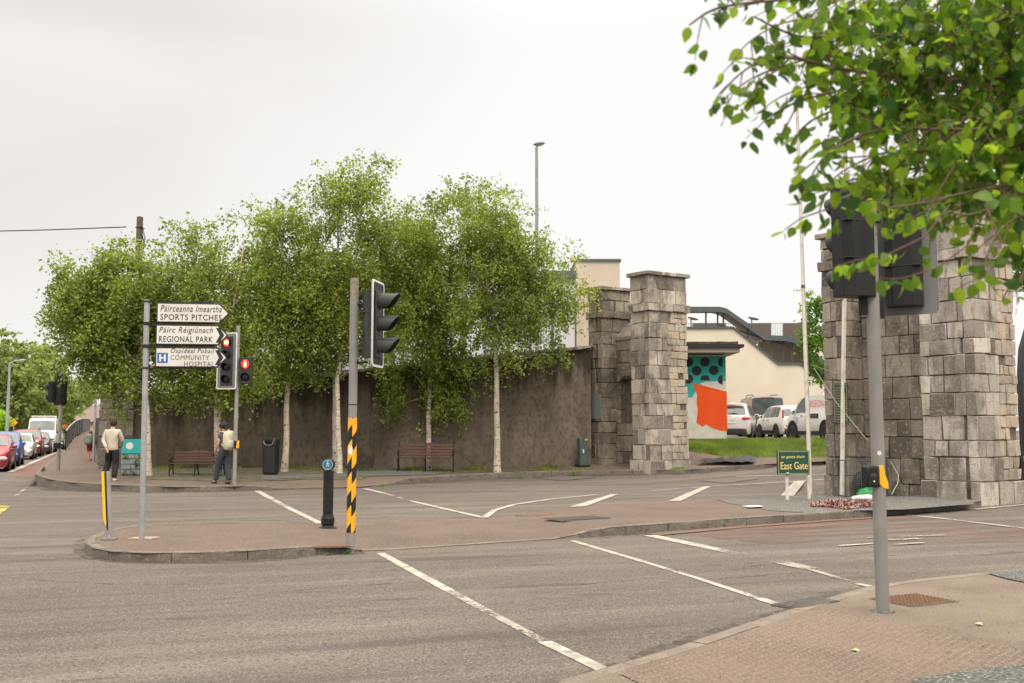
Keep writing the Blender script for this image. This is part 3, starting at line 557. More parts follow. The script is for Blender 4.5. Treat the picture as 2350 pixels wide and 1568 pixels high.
line(RMK, (2080, 1183), (2170, 1192), .16, 'worn_line'); line(RMK, (2150, 1190), (2420, 1222), .13, 'worn_line', z=.0056); line(RMK, (2238, 1170), (2450, 1150), .12, 'white_line')
poly(RMK, ((-30, 1162), (24, 1163), (0, 1182), (-40, 1196)), 'yellow_line'); line(RMK, (-120, 1103), (70, 1103), .16, 'white_line');  line(RMK, (65, 1117), (35, 1140), .1, 'very_worn_line')
line(RMK, (22, 1085), (129, 1039), .22, 'white_line', z=.0098); line(RMK, (129, 1039), (166, 1022), .16, 'white_line', z=.006)
line(RMK, (30, 1092), (78, 1091), .3, 'very_worn_line', z=.0095)
poly('red_surface', ((1560, 1226), (1760, 1208), (2000, 1191), (2090, 1186), (2350, 1216), (2500, 1234), (2350, 1245), (2000, 1250), (1740, 1247)), 'red_paint', .004)
poly('red_surface', ((1480, 1227), (1700, 1209), (2000, 1188), (2000, 1191), (1700, 1213), (1520, 1230)), 'red_asphalt', .0035)
line(RMK, (1925, 1255), (2010, 1249), .10, 'worn_line', z=.0062); line(RMK, (1990, 1236), (2170, 1230), .10, 'very_worn_line', z=.0062); line(RMK, (2040, 1241), (2110, 1238), .16, 'worn_line', z=.0066); line(RMK, (2050, 1252), (2120, 1248), .1, 'very_worn_line', z=.0068)
poly('road_patch', ((1230, 1098), (1330, 1093), (1370, 1097), (1290, 1104)), 'asphalt_far', .0045); poly('road_patch', ((1600, 1104), (1690, 1097), (1745, 1100), (1665, 1110)), 'asphalt_far', .0042)
poly('painted_patch', ((1702, 1165), (1740, 1163), (1753, 1166), (1722, 1168)), 'dirty_white', .02, GI)
for i_, path_ in enumerate((((-30, 1152), (60, 1149), (150, 1152), (320, 1150)), ((-60, 1320), (100, 1332), (300, 1345), (520, 1340)), ((480, 1380), (700, 1352), (900, 1340)), ((1650, 1330), (1850, 1312), (1960, 1316)), ((1180, 1352), (1500, 1330), (1700, 1300), (2000, 1276), (2400, 1262)))):
    q_ = even(smooth_path([G(*c_).xy for c_ in path_]), .25); m = MB(); vs = []
    for j_, p_ in enumerate(q_):
        t_ = (q_[min(j_ + 1, len(q_) - 1)] - q_[max(j_ - 1, 0)]).normalized(); n_ = Vector((-t_.y, t_.x)) * random.uniform(.004, .011); w_ = Vector((random.uniform(-.03, .03), random.uniform(-.03, .03)))
        for s_ in (1, -1): v_ = p_ + n_ * s_ + w_; vs.append((v_.x, v_.y, h(v_.x, v_.y) + .004 + .0002 * i_))
    m.add(vs, [(2 * i, 2 * i + 1, 2 * i + 3, 2 * i + 2) for i in range(len(q_) - 1)]); struct(m.build('road_crack', 'rubber', smooth=0, recalc=False))
def grime(path, side, wd, z):     # dirt and grit that gathers against a kerb
    p = even(smooth_path(path), .4); m = MB(); vs = []
    for i in range(len(p)):
        t = (p[min(i + 1, len(p) - 1)] - p[max(i - 1, 0)]).normalized(); n = Vector((-t.y, t.x)) * side
        for w_ in (0, wd * random.uniform(.5, 1.3)): q = p[i] - n * w_; vs.append((q.x, q.y, h(q.x, q.y) + z))
    m.add(vs, [(2 * i, 2 * i + 1, 2 * i + 3, 2 * i + 2) for i in range(len(p) - 1)]); struct(m.build('road_grime', 'grime', recalc=False, smooth=0))
grime([back[-2], back[-1]] + front_l, 1, .22, .0036); grime(front_r, 1, .35, .0034); grime([Vector(q_) for q_ in edge_w[1:-1]], 1, .4, .0036); grime([Vector(q_) for q_ in ne[3:13]], -1, .13, .0036)
# ================================================================== covers and drains
def cover(name, label, cat, c, rz, w_, d_, mat, dots=False, slots=0, z=.01, fn=GH, group=None):
    p = fn(*c); t = thing(name, label, cat, (p.x, p.y, p.z + z), rz, group)
    m = MB(); m.box((0, w_ * 0, .0), (w_, d_, .012)); m.build('frame', 'cast_grey', t)
    m = MB()
    if slots:
        for i in range(slots): m.box((-w_ / 2 + w_ * (i + .5) / slots, 0, .010), (w_ / slots * .45, d_ * .84, .012))
        MB().box((0, 0, .0075), (w_ * .93, d_ * .9, .006)).build('pit', 'hole', t); m.build('grating', mat, t)
    else:
        m.box((0, 0, .008), (w_ * .92, d_ * .92, .008))
        if dots:
            n = int(w_ / .05)
            for i in range(n):
                for j in range(int(d_ / .05)):
                    m.box((-w_ * .44 + w_ * .88 * (i + .5) / n, -d_ * .44 + d_ * .88 * (j + .5) / int(d_ / .05), .014), (.024, .024, .008), M=RZ(.785))
        m.build('lid', mat, t)
    return t
cover('drain_cover', 'slotted iron road drain beside the near kerb, left of the near signal pole', 'drain', (1852, 1388), R(38), .62, .34, 'cast_grey', slots=12)
cover('manhole_cover', 'rusty studded square cover at the foot of the near signal pole', 'manhole cover', (2097, 1383), R(27), .62, .5, 'rust', dots=True, z=.02)
cover('manhole_cover', 'rusty slotted cover on the traffic island before the curved white line', 'manhole cover', (1326, 1191), R(30), 1.0, .62, 'iron_cover', slots=14, z=.004, fn=GI)
cover('manhole_cover', 'small rusty plate at the back edge of the traffic island', 'manhole cover', (1232, 1183), R(30), .75, .35, 'rust', z=.002, fn=GI)
cover('manhole_cover', 'dull iron cover on the gravel at the foot of the right pier', 'manhole cover', (2196, 1140), R(30), .6, .45, 'cast_grey', z=.012, fn=GI)
cover('manhole_cover', 'rusty plate close behind the island kerb, left of the striped pole', 'manhole cover', (757, 1254), R(12), .55, .3, 'rust', z=.004, fn=GI)
p = GI(329, 1237); s = MB().slab([(p.x - .19, p.y - .10), (p.x + .15, p.y - .14), (p.x + .21, p.y + .08), (p.x + .12, p.y + .15), (p.x - .13, p.y + .12)], p.z + .002, p.z + .018).build('pavement_slab', 'pavement_slab'); tag(s, 'pale concrete patch round the foot of the direction sign post', 'concrete patch')
p = GP(1000 * 0 + 214, 1071)
s = MB().slab([(p.x - .35, p.y - .7), (p.x + .35, p.y - .7), (p.x + .3, p.y + .7), (p.x - .25, p.y + .7)], .14, .155).build('pavement_slab', 'pavement_slab'); tag(s, 'pale slab in the footpath beside the thin grey pole', 'slab')
for c, l in (((2247, 1441), 'pale round leaf fallen on the pavement to the right of the near signal pole'), ((1963, 1503), 'pale round leaf lying on the tactile paving')):
    p = G(*c); m = MB(); n = 12
    m.add([(p.x + .028 * math.cos(2 * PI * i / n) * (1 + .15 * math.sin(i * 2.3)), p.y + .034 * math.sin(2 * PI * i / n), .034 + .005 * math.sin(i)) for i in range(n)], [tuple(range(n))])
    tag(m.build('fallen_leaf', 'lichen_yellow'), l, 'leaf')
co = []
for i in range(1500):
    x, y = random.uniform(-.5, 7.5), random.uniform(5.4, 12.5)
    if not inside(x, y, [tuple(q) for q in ne] + [(26, -4)]): continue
    s = random.uniform(.005, .014); a = random.random() * 6; z = .030
    for k in range(4):
        co.append((x + s * math.cos(a + k * PI / 2) * (1 if k % 2 else .55), y + s * math.sin(a + k * PI / 2) * (1 if k % 2 else .55), z + random.uniform(0, .006)))
o = fast_mesh('leaf_litter', np.array(co), len(co) // 4, 4, 'hair_brown'); tag(o, 'dark seed husks scattered over the near pavement', 'litter', kind='stuff')
# ================================================================== GATEWAY MASONRY
U = Vector((math.cos(R(33)), math.sin(R(33)), 0)); V = Vector((-U.y, U.x, 0))      # across the front face, and along the line of the gate
def ring(mb, x0, y0, x1, y1, z0, z1, courses, mi=0, mi_r=1, rough=.014, rub=None, seed=0, proud=0, light_from=None):
    """courses of separate blocks round a rectangular pier (local x = U, y = V); rub: share of the front's right end built of small rubble"""
    r = random.Random(seed); zc = z0; D = .24
    hs = courses[:]; tot = sum(hs); hs = [q * (z1 - z0) / tot for q in hs]
    for ci, ch in enumerate(hs):
        a, b = zc + .007, zc + ch - .007; zc += ch
        def blk(xa, xb, ya, yb, m_=mi, za=None, zb=None):
            o_ = r.uniform(-.010, .014)
            c = ((xa + xb) / 2, (ya + yb) / 2, ((za or a) + (zb or b)) / 2); d = (xb - xa + 2 * o_ + proud, yb - ya + 2 * o_ + proud, (zb or b) - (za or a))
            mb.box(c, d, m_, jit=rough)
        xr = x1 - (x1 - x0) * (rub + r.uniform(-.06, .06)) if rub else x1
        ql = r.uniform(.25, .45) if ci % 2 else r.uniform(.45, .75); ql = min(ql, (xr - x0) * .72)          # corner stone length on the front
        qd = r.uniform(.45, .75) if ci % 2 else r.uniform(.28, .45); qd = min(qd, (y1 - y0) * .6)
        blk(x0, x0 + ql - .006, y0, y0 + D); blk(x0, x0 + D, y0 + D, y0 + qd - .006) if qd > D + .1 else None
        # left face
        y = y0 + max(qd, D) + .006
        while y < y1 - .02:
            l = min(y1 - y, r.uniform(.3, .8))
            if y1 - y - l < .18: l = y1 - y
            blk(x0, x0 + D, y, y + l - .008); y += l
        # front face
        x = x0 + ql + .006
        while x < xr - .02:
            l = min(xr - x, r.uniform(.3, .75))
            if xr - x - l < .16: l = xr - x
            blk(x, x + l - .008, y0, y0 + D); x += l
        if rub:
            k = max(1, round(ch / .26)); zz = a
            for q in range(k):
                zt = a + (b - a) * (q + 1) / k - (.008 if q < k - 1 else 0); x = xr + .006; last = False
                while x < x1 - .02:
                    l = min(x1 - x, r.uniform(.14, .34))
                    if x1 - x - l < .1: l = x1 - x
                    if not (r.random() < .045): blk(x, x + l - .012, y0 + r.uniform(0, .02), y0 + D, mi_r, zz + .004, zt)
                    x += l
                zz = zt + .008
        # right face and back
        y = y0 + (D if not rub else D)
        while y < y1 - .02:
            l = min(y1 - y, r.uniform(.3, .7)); l = y1 - y if y1 - y - l < .18 else l
            blk(x1 - D, x1, y, y + l - .012, mi_r if rub else mi); y += l
        x = x0 + D
        while x < x1 - D - .02:
            l = min(x1 - D - x, r.uniform(.35, .8)); l = x1 - D - x if x1 - D - x - l < .18 else l
            blk(x, x + l - .012, y1 - D, y1); x += l
def solve(P, D, px):      # how far along D from P one meets the view column px
    c = math.cos(TH); k = (px - CX) / FPX * c
    return (k * P.y - P.x) / (D.x - k * D.y)
def crs(n, lo, hi, seed):
    r = random.Random(seed); return [r.uniform(lo, hi) for _ in range(n)]
def gate(name, P, label, tops, dims, mats, seed, base_off, groundz, niche=True):
    """P: near front corner. dims: front pier w,d ; gap ; rear pier w,d ; recess"""
    w1, d1, gap, w2, d2, rec = dims; zt1, zt2, zband1, zband2 = tops
    t = thing(name, label, 'stone gateway', (P.x, P.y, groundz), R(33)); g0 = groundz
    def pier(nm, x0, y0, x1, y1, zt, zb, rub, sd, mset):
        m = MB(); cap = .13; band = .26
        ring(m, x0 - .05, y0 - .05, x1 + .05, y1 + .05, -.1, .5, crs(1, 1, 1, sd), seed=sd, rub=None)
        ring(m, x0, y0, x1, y1, .5, zb - g0, crs(11, .38, .62, sd + 1), rub=rub, seed=sd + 2)
        ring(m, x0 - .07, y0 - .07, x1 + .07, y1 + .07, zb - g0, zb - g0 + band, [1], seed=sd + 3, rough=.02)
        ring(m, x0, y0, x1, y1, zb - g0 + band, zt - g0 - cap, crs(2, .9, 1.2, sd + 4), seed=sd + 5)
        o = m.build(nm, mset, t, bevel=.014)
        MB().box(((x0 + x1) / 2, (y0 + y1) / 2, (zt - g0) / 2 - .1), (x1 - x0 - .10, y1 - y0 - .10, zt - g0 - .1)).build('core', 'mortar', o)
        m = MB(); r = random.Random(sd); nx = 3
        for i in range(nx):
            for j in range(2):
                xa, xb = x0 - .1 + (x1 - x0 + .2) * i / nx, x0 - .1 + (x1 - x0 + .2) * (i + 1) / nx; ya, yb = y0 - .1 + (y1 - y0 + .2) * j / 2, y0 - .1 + (y1 - y0 + .2) * (j + 1) / 2
                m.box(((xa + xb) / 2, (ya + yb) / 2, zt - g0 - .065 + r.uniform(0, .01)), (xb - xa - .008, yb - ya - .008, .12), jit=.008)
        m.build('coping', mats[0], o, bevel=.012)
        return o
    pier('pier', 0, 0, w1, d1, zt1, zband1, .46, seed, [mats[0], mats[1]])
    pier('pier', 0, d1 + gap, w2, d1 + gap + d2, zt2, zband2, None, seed + 20, [mats[2], mats[2]])
    # connecting wall with its sloped head and arched niche
    m = MB(); zw = zband2 - g0 - .75; y0, y1 = d1, d1 + gap; th = .6
    r = random.Random(seed + 40); z = -.1; yn0, yn1 = y0 + gap * .30, y0 + gap * .86; nz0, nz1 = zw * .34, zw * .70
    while z < zw - .05:
        ch = min(zw - z, r.uniform(.38, .6)); y = y0
        while y < y1 - .02:
            l = min(y1 - y, r.uniform(.35, .8)); l = y1 - y if y1 - y - l < .2 else l
            a_, b_ = y, y + l
            if niche and nz0 < z + ch / 2 < nz1 and b_ > yn0 and a_ < yn1:       # opening: stones only beside it
                for q0, q1 in ((a_, min(b_, yn0)), (max(a_, yn1), b_)):
                    if q1 - q0 > .08: m.box((rec + .12, (q0 + q1) / 2, z + ch / 2), (.26, q1 - q0 - .014, ch - .014), 0, jit=.008)
            else: m.box((rec + .12 + r.uniform(-.01, .01), (a_ + b_) / 2, z + ch / 2), (.26, l - .014, ch - .014), 0, jit=.010)
            y += l
        z += ch
    for k in range(7 if niche else 0):     # voussoirs
        a_ = PI * (k + .5) / 7; m.box((rec + .07, (yn0 + yn1) / 2 + math.cos(a_) * (yn1 - yn0) * .55, nz1 - .05 + math.sin(a_) * .22), (.3, .2, .2), 0, M=RX(PI / 2 - a_ * 0), jit=.01)
    o = m.build('connecting_wall', [mats[2]], t, bevel=.014)
    m = MB(); m.box((rec + .45, (y0 + y1) / 2, zw / 2 - .05), (.45, gap, zw)); m.build('core', 'mortar', o)
    m = MB(); m.add([(rec - .05, y0, zw - .05), (rec - .05, y1, zw - .05), (rec + .55, y1, zw + .5), (rec + .55, y0, zw + .5), (rec - .05, y0, zw + .06), (rec - .05, y1, zw + .06), (rec + .55, y1, zw + .62), (rec + .55, y0, zw + .62)], [(0, 3, 2, 1), (4, 5, 6, 7), (0, 1, 5, 4), (3, 7, 6, 2), (0, 4, 7, 3), (1, 2, 6, 5)]); m.build('weathering', mats[2], o)
    return t
def zat(px, py, Y): return AT(px, py, Y).z
def dims(P, right, left, rear, rear_left, recess):
    w1, d1 = solve(P, U, right), solve(P, V, left); s = solve(P, V, rear); Q = P + V * s
    return (w1, d1, s - d1, 1.35, solve(Q, V, rear_left), solve(Q, U, recess))
PL = GH(1493, 1089); YL = PL.y
sL = PL.y / 36.9
gL = gate('gateway_tower', PL, 'left stone gate tower at the right end of the rendered wall', (zat(1493, 621, YL), zat(1383, 655, YL * 1.06), zat(1493, 708, YL) - .06, zat(1383, 728, YL * 1.06)),
          dims(PL, 1581, 1450, 1383, 1352, 1416), ('stone', 'stone_light', 'stone_dark'), 5, 0, PL.z - .05)
PR = G(2251, 1161.5, .0); YR = PR.y
gR = gate('gateway_tower', PR, 'right stone gate tower, tallest in the picture, behind the three white flagpoles', (zat(2251, 446, YR), zat(1944, 531, YR * 1.137), zat(2251, 590, YR), zat(1944, 618, YR * 1.137)),
          dims(PR, 2340, 2117, 1944, 1894, 1984), ('stone_mid', 'stone_light', 'stone_dark'), 77, 0, 0.0, niche=False)
print('gates', tuple(PL), tuple(PR))
# plaques
def on_gate(P, x, y, z): return P + U * x + V * y + Vector((0, 0, z))
def plaque(name, label, P, sdist, z0, z1, wd, mat, border, txt, nlines, face_left=True, crest=False):
    c = on_gate(P, -.03, sdist, (z0 + z1) / 2 - P.z); t = thing(name, label, 'plaque', c, R(33) + (-PI / 2 if face_left else 0))
    hh = z1 - z0; MB().box((0, 0, 0), (wd, .025, hh)).build('board', mat, t, bevel=.003)
    if border:
        m = MB()
        for a, b, c_, d_ in ((0, hh / 2 - .03, wd - .05, .008), (0, -hh / 2 + .03, wd - .05, .008), (-wd / 2 + .03, 0, .008, hh - .05), (wd / 2 - .03, 0, .008, hh - .05)): m.box((a, -.0145, b), (c_, .004, d_))
        m.build('border', txt, t)
    r = random.Random(3); y = hh / 2 - hh * .08   # rows of small lettering, too small to read in the photograph
    for i in range(nlines):
        lw = wd * r.uniform(.45, .8) if not border else wd * (.55 if (crest and i < nlines * .3) else .82); x = -lw / 2 if not (crest and i < nlines * .3) else -wd * .41
        x1 = x + lw; m = MB(); zz = y - (hh * .86) * (i + .5) / nlines
        while x < x1:
            l = r.uniform(.012, .05); m.box((x + l / 2, -.0145, zz), (l, .003, hh * .86 / nlines * .26)); x += l + r.uniform(.006, .014)
        m.build('text_line', txt, t)
    if crest: MB().lathe([(.055, -.002), (.055, .002)], (wd * .28, -.015, hh * .31), 14, M=FRONT).build('crest', 'black', t)
    return t
DL, DR = dims(PL, 1581, 1450, 1383, 1352, 1416), dims(PR, 2340, 2117, 1944, 1894, 1984); print(DL, DR)
plaque('plaque', 'green plaque with rows of gold lettering on the rear pier of the right gate tower', PR, solve(PR, V, 1933), zat(1933, 972, PR.y * 1.14), zat(1933, 880, PR.y * 1.14), .44, 'green_sign', True, 'gold_dull', 13, crest=True)
plaque('plaque', 'small grey engraved plaque on the rear pier of the left gate tower beside the wall', PL, solve(PL, V, 1369), zat(1369, 962, YL * 1.07), zat(1369, 905, YL * 1.07), .62, 'plaque_grey', False, 'silver_text', 15)
# ================================================================== RENDERED WALL
wz = lambda t: (1 - t) * 2.75 + t * zat(1350, 800, WR.y)
m = MB(); n = 60; a_, b_ = Vector((WL.x - .2, WL.y, 0)), Vector((WR.x + .12, WR.y + .1, 0)); vs = []
nn = Vector((-(b_ - a_).y, (b_ - a_).x, 0)).normalized(); vals = []
nzr = 14
for i in range(n + 1):
    p = a_.lerp(b_, i / n); zt = wz(i / n) + .03 * math.sin(i * .7) + random.uniform(-.01, .01)
    for j in range(nzr + 1):
        zz = -.1 + (zt + .1) * j / nzr; q = p + nn * random.uniform(-.018, .018); vs.append((q.x, q.y, zz)); vals.append(zt - zz)
    q = p + nn * .45; vs.append((q.x, q.y, zt)); vals.append(0); vs.append((q.x, q.y, -.1)); vals.append(3)
k = nzr + 3; m.add(vs, [(i * k + j, (i + 1) * k + j, (i + 1) * k + j + 1, i * k + j + 1) for i in range(n) for j in range(k - 1)])
wt = thing('boundary_wall', 'long dark brown rendered wall behind the birches, rising towards the left gate tower', 'wall', (0, 0, 0))
wo = m.build('render', 'render_wall', wt, smooth=60); at = wo.data.attributes.new('below_coping', 'FLOAT', 'POINT'); at.data.foreach_set('value', vals)
m = MB()
for i in range(n):
    p = a_.lerp(b_, (i + .5) / n) - nn * .0 ; d = (b_ - a_).normalized(); z = wz((i + .5) / n); r_ = math.atan2(d.y, d.x)
    sl_ = math.atan2(wz(1) - wz(0), (b_ - a_).length)
    m.box((p.x + nn.x * .18, p.y + nn.y * .18, z + .05 + random.uniform(-.03, .04)), ((b_ - a_).length / n - .02, .62, .07), M=RZ(r_) @ RY(-sl_ + random.uniform(-.03, .03)) @ RX(random.uniform(-.06, .04)), jit=.014)
    for q in range(4): m.box((p.x + nn.x * .18 + random.uniform(-.18, .18), p.y + nn.y * .18 + random.uniform(-.1, .1), z + .10 + random.uniform(-.01, .02)), (random.uniform(.12, .22), random.uniform(.2, .4), .07), M=RZ(r_ + random.uniform(-.3, .3)), jit=.02)
m.build('coping', 'stone', wt, bevel=.008)
# stone end pier at the corner of the street
pz = thing('stone_pier', 'rough dark stone pier at the left end of the wall, behind the walking man', 'stone pier', (0, 0, 0))
m = MB(); c0 = G(223, 1086, .16); c1 = G(302, 1083, .2); wd = (c1 - c0).length
m.M = TR(c0.x, c0.y, 0) @ RZ(math.atan2(c1.y - c0.y, c1.x - c0.x)); ring(m, 0, 0, wd, 1.5, 0, 3.35, crs(7, .35, .6, 8), seed=31, rough=.015); o = m.build('stonework', ['stone_dark', 'stone_dark'], pz, bevel=.02)
m2 = MB(m.M); m2.box((wd / 2, .75, 1.65), (wd - .1, 1.4, 3.3)); m2.build('core', 'mortar', o)
m2 = MB(m.M); m2.box((wd / 2, .75, 3.42), (wd + .2, 1.7, .14), jit=.02); m2.build('coping', 'stone_dark', o)
# side wall running on behind the pier, along the rising footpath
m = MB(); q = [Vector((c0.x + .1, c0.y + 1.2, 0)), rowpt(45, 0, 232), rowpt(60, 0, 226), rowpt(79, 0, 219)]
for a, b, z0, z1 in zip(q, q[1:], (2.2, 2.2, 2.3), (2.2, 2.3, 2.6)):
    m.add([(a.x, a.y, 0), (b.x, b.y, 0), (b.x, b.y, z1), (a.x, a.y, z0), (a.x + .4, a.y, 0), (b.x + .4, b.y, 0), (b.x + .4, b.y, z1), (a.x + .4, a.y, z0)], [(0, 1, 2, 3), (4, 7, 6, 5), (3, 2, 6, 7), (0, 3, 7, 4), (1, 5, 6, 2)])
tag(m.build('side_wall', 'render_wall'), 'dark wall beside the rising footpath, beyond the stone pier', 'wall')
# ================================================================== BUILDINGS
def planar(Y, pts): return [AT(x, y, Y) for x, y in pts]
def facade(mb, pts, depth, mi=0):      # polygon in a vertical plane y = const
    vs = [Vector(p) for p in pts]; n = len(vs); dv = Vector((0, depth, 0))
    return mb.add(vs + [v + dv for v in vs], [tuple(range(n)), tuple(range(2 * n - 1, n - 1, -1))] + [(i, (i + 1) % n, (i + 1) % n + n, i + n) for i in range(n)], mi)
YB = 62.
cp = thing('car_park_building', 'cream building with a covered stair climbing its front, behind the parked vans', 'building', (12, YB, 1.2))
def bld(o_, par): o_.parent = par; o_.matrix_parent_inverse = Matrix.Translation(-Vector(par.location)); return o_
top = [(1480, 752), (1684, 751), (1786, 834), (1838, 834), (1905, 884), (1990, 948), (2100, 948)]
m = MB(); facade(m, planar(YB, top + [(2100, 1010), (1480, 1010)]), 1.0); bld(m.build('wall', 'cream', smooth=0), cp)
m = MB()
for (xa, ya), (xb, yb) in zip(top, top[1:]): facade(m, planar(YB - .12, [(xa, ya - 1.5), (xb, yb - 1.5), (xb, yb + 2.5), (xa, ya + 2.5)]), 1.3)
bld(m.build('wall_capping', 'metal_green', smooth=0), cp)
m = MB(); can = [(1480, 704), (1652, 704), (1668, 708), (1756, 769), (1803, 771), (1822, 775), (1892, 826), (2000, 905)]
for (xa, ya), (xb, yb) in zip(can, can[1:]): facade(m, planar(YB - .3, [(xa, ya), (xb, yb), (xb, yb + 12), (xa, ya + 12)]), .12)
can_o = bld(m.build('stair_canopy', 'metal_green', smooth=0), cp)
m = MB()
for (xa, ya), (xb, yb) in zip(can, can[1:]):
    A, B = AT(xa, ya + 4, YB - .2), AT(xb, yb + 4, YB - .2); m.add([A, B, B + Vector((0, 2.6, .0)), A + Vector((0, 2.6, .0)), A + Vector((0, 0, .08)), B + Vector((0, 0, .08)), B + Vector((0, 2.6, .08)), A + Vector((0, 2.6, .08))], [(0, 1, 2, 3), (4, 7, 6, 5), (0, 4, 5, 1), (3, 2, 6, 7)])
bld(m.build('canopy_soffit', 'soffit', smooth=0), cp)
m = MB()
for x, ya, yb in ((1647, 716, 751), (1660, 716, 751), (1752, 782, 820), (1771, 782, 834), (1797, 784, 834), (1817, 784, 834), (1620, 716, 751), (1716, 748, 776), (1850, 806, 842)):
    A, B = AT(x, ya, YB + .1), AT(x, yb + 3, YB + .1); m.tube([A, B], .055, 6)
for a, b in (((1650, 745), (1795, 790)), ((1752, 782), (1817, 784))): m.tube([AT(*a, YB + .2), AT(*b, YB + .2)], .05, 6)
bld(m.build('canopy_posts', 'metal_green'), cp)
m = MB(); facade(m, planar(YB + 2.4, [(1740, 785), (1822, 785), (1960, 880), (1960, 900), (1740, 850)]), .2); bld(m.build('rear_wall', 'cream2', smooth=0), cp)
m = MB(); facade(m, planar(YB + 5, [(1846, 772), (2050, 772), (2050, 900), (1846, 900)]), .3); bld(m.build('upper_wall', 'cream', smooth=0), cp)
for a, b in ((1592, 1668), (1686, 1772), (1770, 1776), (1790, 1852)):
    pass
for a, b, y0 in ((1590, 1666, 742), (1690, 1770, 742), (1798, 1860, 742)):
    m = MB(); facade(m, planar(YB + 6, [(a, y0), (b, y0), (b, 790), (a, 790)]), .12); bld(m.build('timber_parapet', 'timber_dark', smooth=0), cp)
m = MB()
for x in range(1560, 1860, 4): m.tube([AT(x, 742, YB + 6.2), AT(x, 772, YB + 6.2)], .02, 4, caps=False)
m.tube([AT(1560, 742, YB + 6.2), AT(1860, 742, YB + 6.2)], .03, 4); bld(m.build('railing', 'galv'), cp)
def deck_lamp(px, label):
    b = AT(px, 745, YB + 8); t = thing('deck_lamp', label, 'lamp', b, 0, 'lamps on the roof deck'); zt = AT(px, 733, YB + 8).z - b.z
    MB().tube([(0, 0, -1), (0, 0, zt)], .05, 6).build('pole', 'galv', t)
    m = MB(); m.lathe([(.05, -.05), (.3, 0), (.42, .06), (.25, .14), (.04, .18)], (0, 0, 0), 10, M=TR(.12, 0, zt) @ RY(.25)); m.build('lamp_head', 'galv_warm', t)
deck_lamp(1586, 'small lamp on the roof deck just right of the left gate tower'); deck_lamp(1725, 'small lamp on the roof deck above the covered stair')
# tall cream block and grey panelled block over the wall
tb = thing('cream_block', 'tall plain cream building block rising above the wall beside the left gate tower', 'building', (4.6, 58, 1)); m = MB()
A = AT(1322, 600, 58); B = AT(1422, 600, 58); m.box(((A.x + B.x) / 2, 61, A.z / 2), (B.x - A.x, 6, A.z)); bld(m.build('wall', 'cream2', smooth=0), tb)
m = MB(); m.box(((A.x + B.x) / 2, 61, A.z + .06), (B.x - A.x + .15, 6.2, .14)); bld(m.build('parapet', 'metal_green', smooth=0), tb)
gb_ = thing('grey_building', 'pale grey panelled building glimpsed through the birches above the wall', 'building', (-4, 52, 1))
A = AT(860, 642, 52); B = AT(1318, 642, 52); m = MB(); m.box(((A.x + B.x) / 2, 56, A.z / 2 + .2), (B.x - A.x, 8, A.z)); bld(m.build('wall', 'panel_grey', smooth=0), gb_)
m = MB()
for i in range(1, 9): m.box((A.x + (B.x - A.x) * i / 9, 51.96, A.z / 2), (.12, .08, A.z))
m.box(((A.x + B.x) / 2, 51.95, A.z + .25), (B.x - A.x + .2, .3, .4)); bld(m.build('panel_trim', 'slate_blue', smooth=0), gb_)
A = AT(560, 812, 44); B = AT(1010, 812, 44); lb = thing('low_shed', 'low shed with a blue grey roof just showing above the wall behind the birches', 'shed', (-8, 44, .3)); m = MB()
m.box(((A.x + B.x) / 2, 46, A.z / 2 - .5), (B.x - A.x, 4, A.z)); bld(m.build('wall', 'cream2', smooth=0), lb)
m = MB(); m.add([(A.x, 43.6, A.z - .75), (B.x, 43.6, A.z - .75), (B.x, 46, A.z + .5), (A.x, 46, A.z + .5), (B.x, 48.4, A.z - .75), (A.x, 48.4, A.z - .75)], [(0, 1, 2, 3), (3, 2, 4, 5), (0, 3, 5), (1, 4, 2), (0, 5, 4, 1)]); bld(m.build('roof', 'slate_blue', smooth=0), lb)
# mural hut
YM = 38.9
hu = thing('mural_hut', 'small flat roofed hut painted teal, white and orange with dark dots', 'hut', AT(1620, 1012, YM))
c0, c1, c2 = AT(1500, 1014, YM + .0), AT(1668, 1007, YM), AT(1500, 815, YM)
zb_, zt_ = c1.z - .02, AT(1668, 815, YM).z
m = MB(); m.box(((c0.x + c1.x) / 2, YM + 2.2, (zb_ + zt_) / 2), (c1.x - c0.x, 4.4, zt_ - zb_)); bld(m.build('wall', 'mural_white', smooth=0), hu)
m = MB(); m.box(((c0.x + c1.x) / 2, YM + 2.2, zb_ - .28), (c1.x - c0.x + .06, 4.46, .6)); bld(m.build('plinth', 'mortar', smooth=0), hu)
def mural(name, pts, mat, off):
    m = MB(); q = [AT(x, y, YM - off) for x, y in pts]; m.add(q + [p + Vector((0, off - .001, 0)) for p in q], [tuple(range(len(q)))] + [(i, (i + 1) % len(q), (i + 1) % len(q) + len(q), i + len(q)) for i in range(len(q))]); return bld(m.build(name, mat, smooth=0), hu)
mural('teal_paint', [(1500, 818), (1665, 818), (1666, 874), (1650, 875), (1620, 876), (1606, 880), (1613, 885), (1600, 893), (1588, 912), (1500, 912)], 'mural_teal', .004)
mural('orange_paint', [(1590, 879), (1668, 899), (1669.5, 990), (1652, 988), (1634, 982), (1620, 974), (1612, 980), (1604, 974), (1598, 969), (1600, 955), (1602, 940), (1599, 925), (1600, 905), (1594, 893)], 'mural_orange', .008)
m = MB()
def dot(cx, cy, r_, a0=0, a1=2 * PI, cut=None):
    pts = []
    for i in range(20):
        a = 2 * PI * i / 20; x, y = cx + r_ * math.cos(a), cy + r_ * math.sin(a)
        if cut == 'right': x = min(x, cx + .3)
        if cut == 'bottom': y = min(y, cy + 1)
        pts.append(AT(x, y, YM - .007))
    m.sheet(pts)
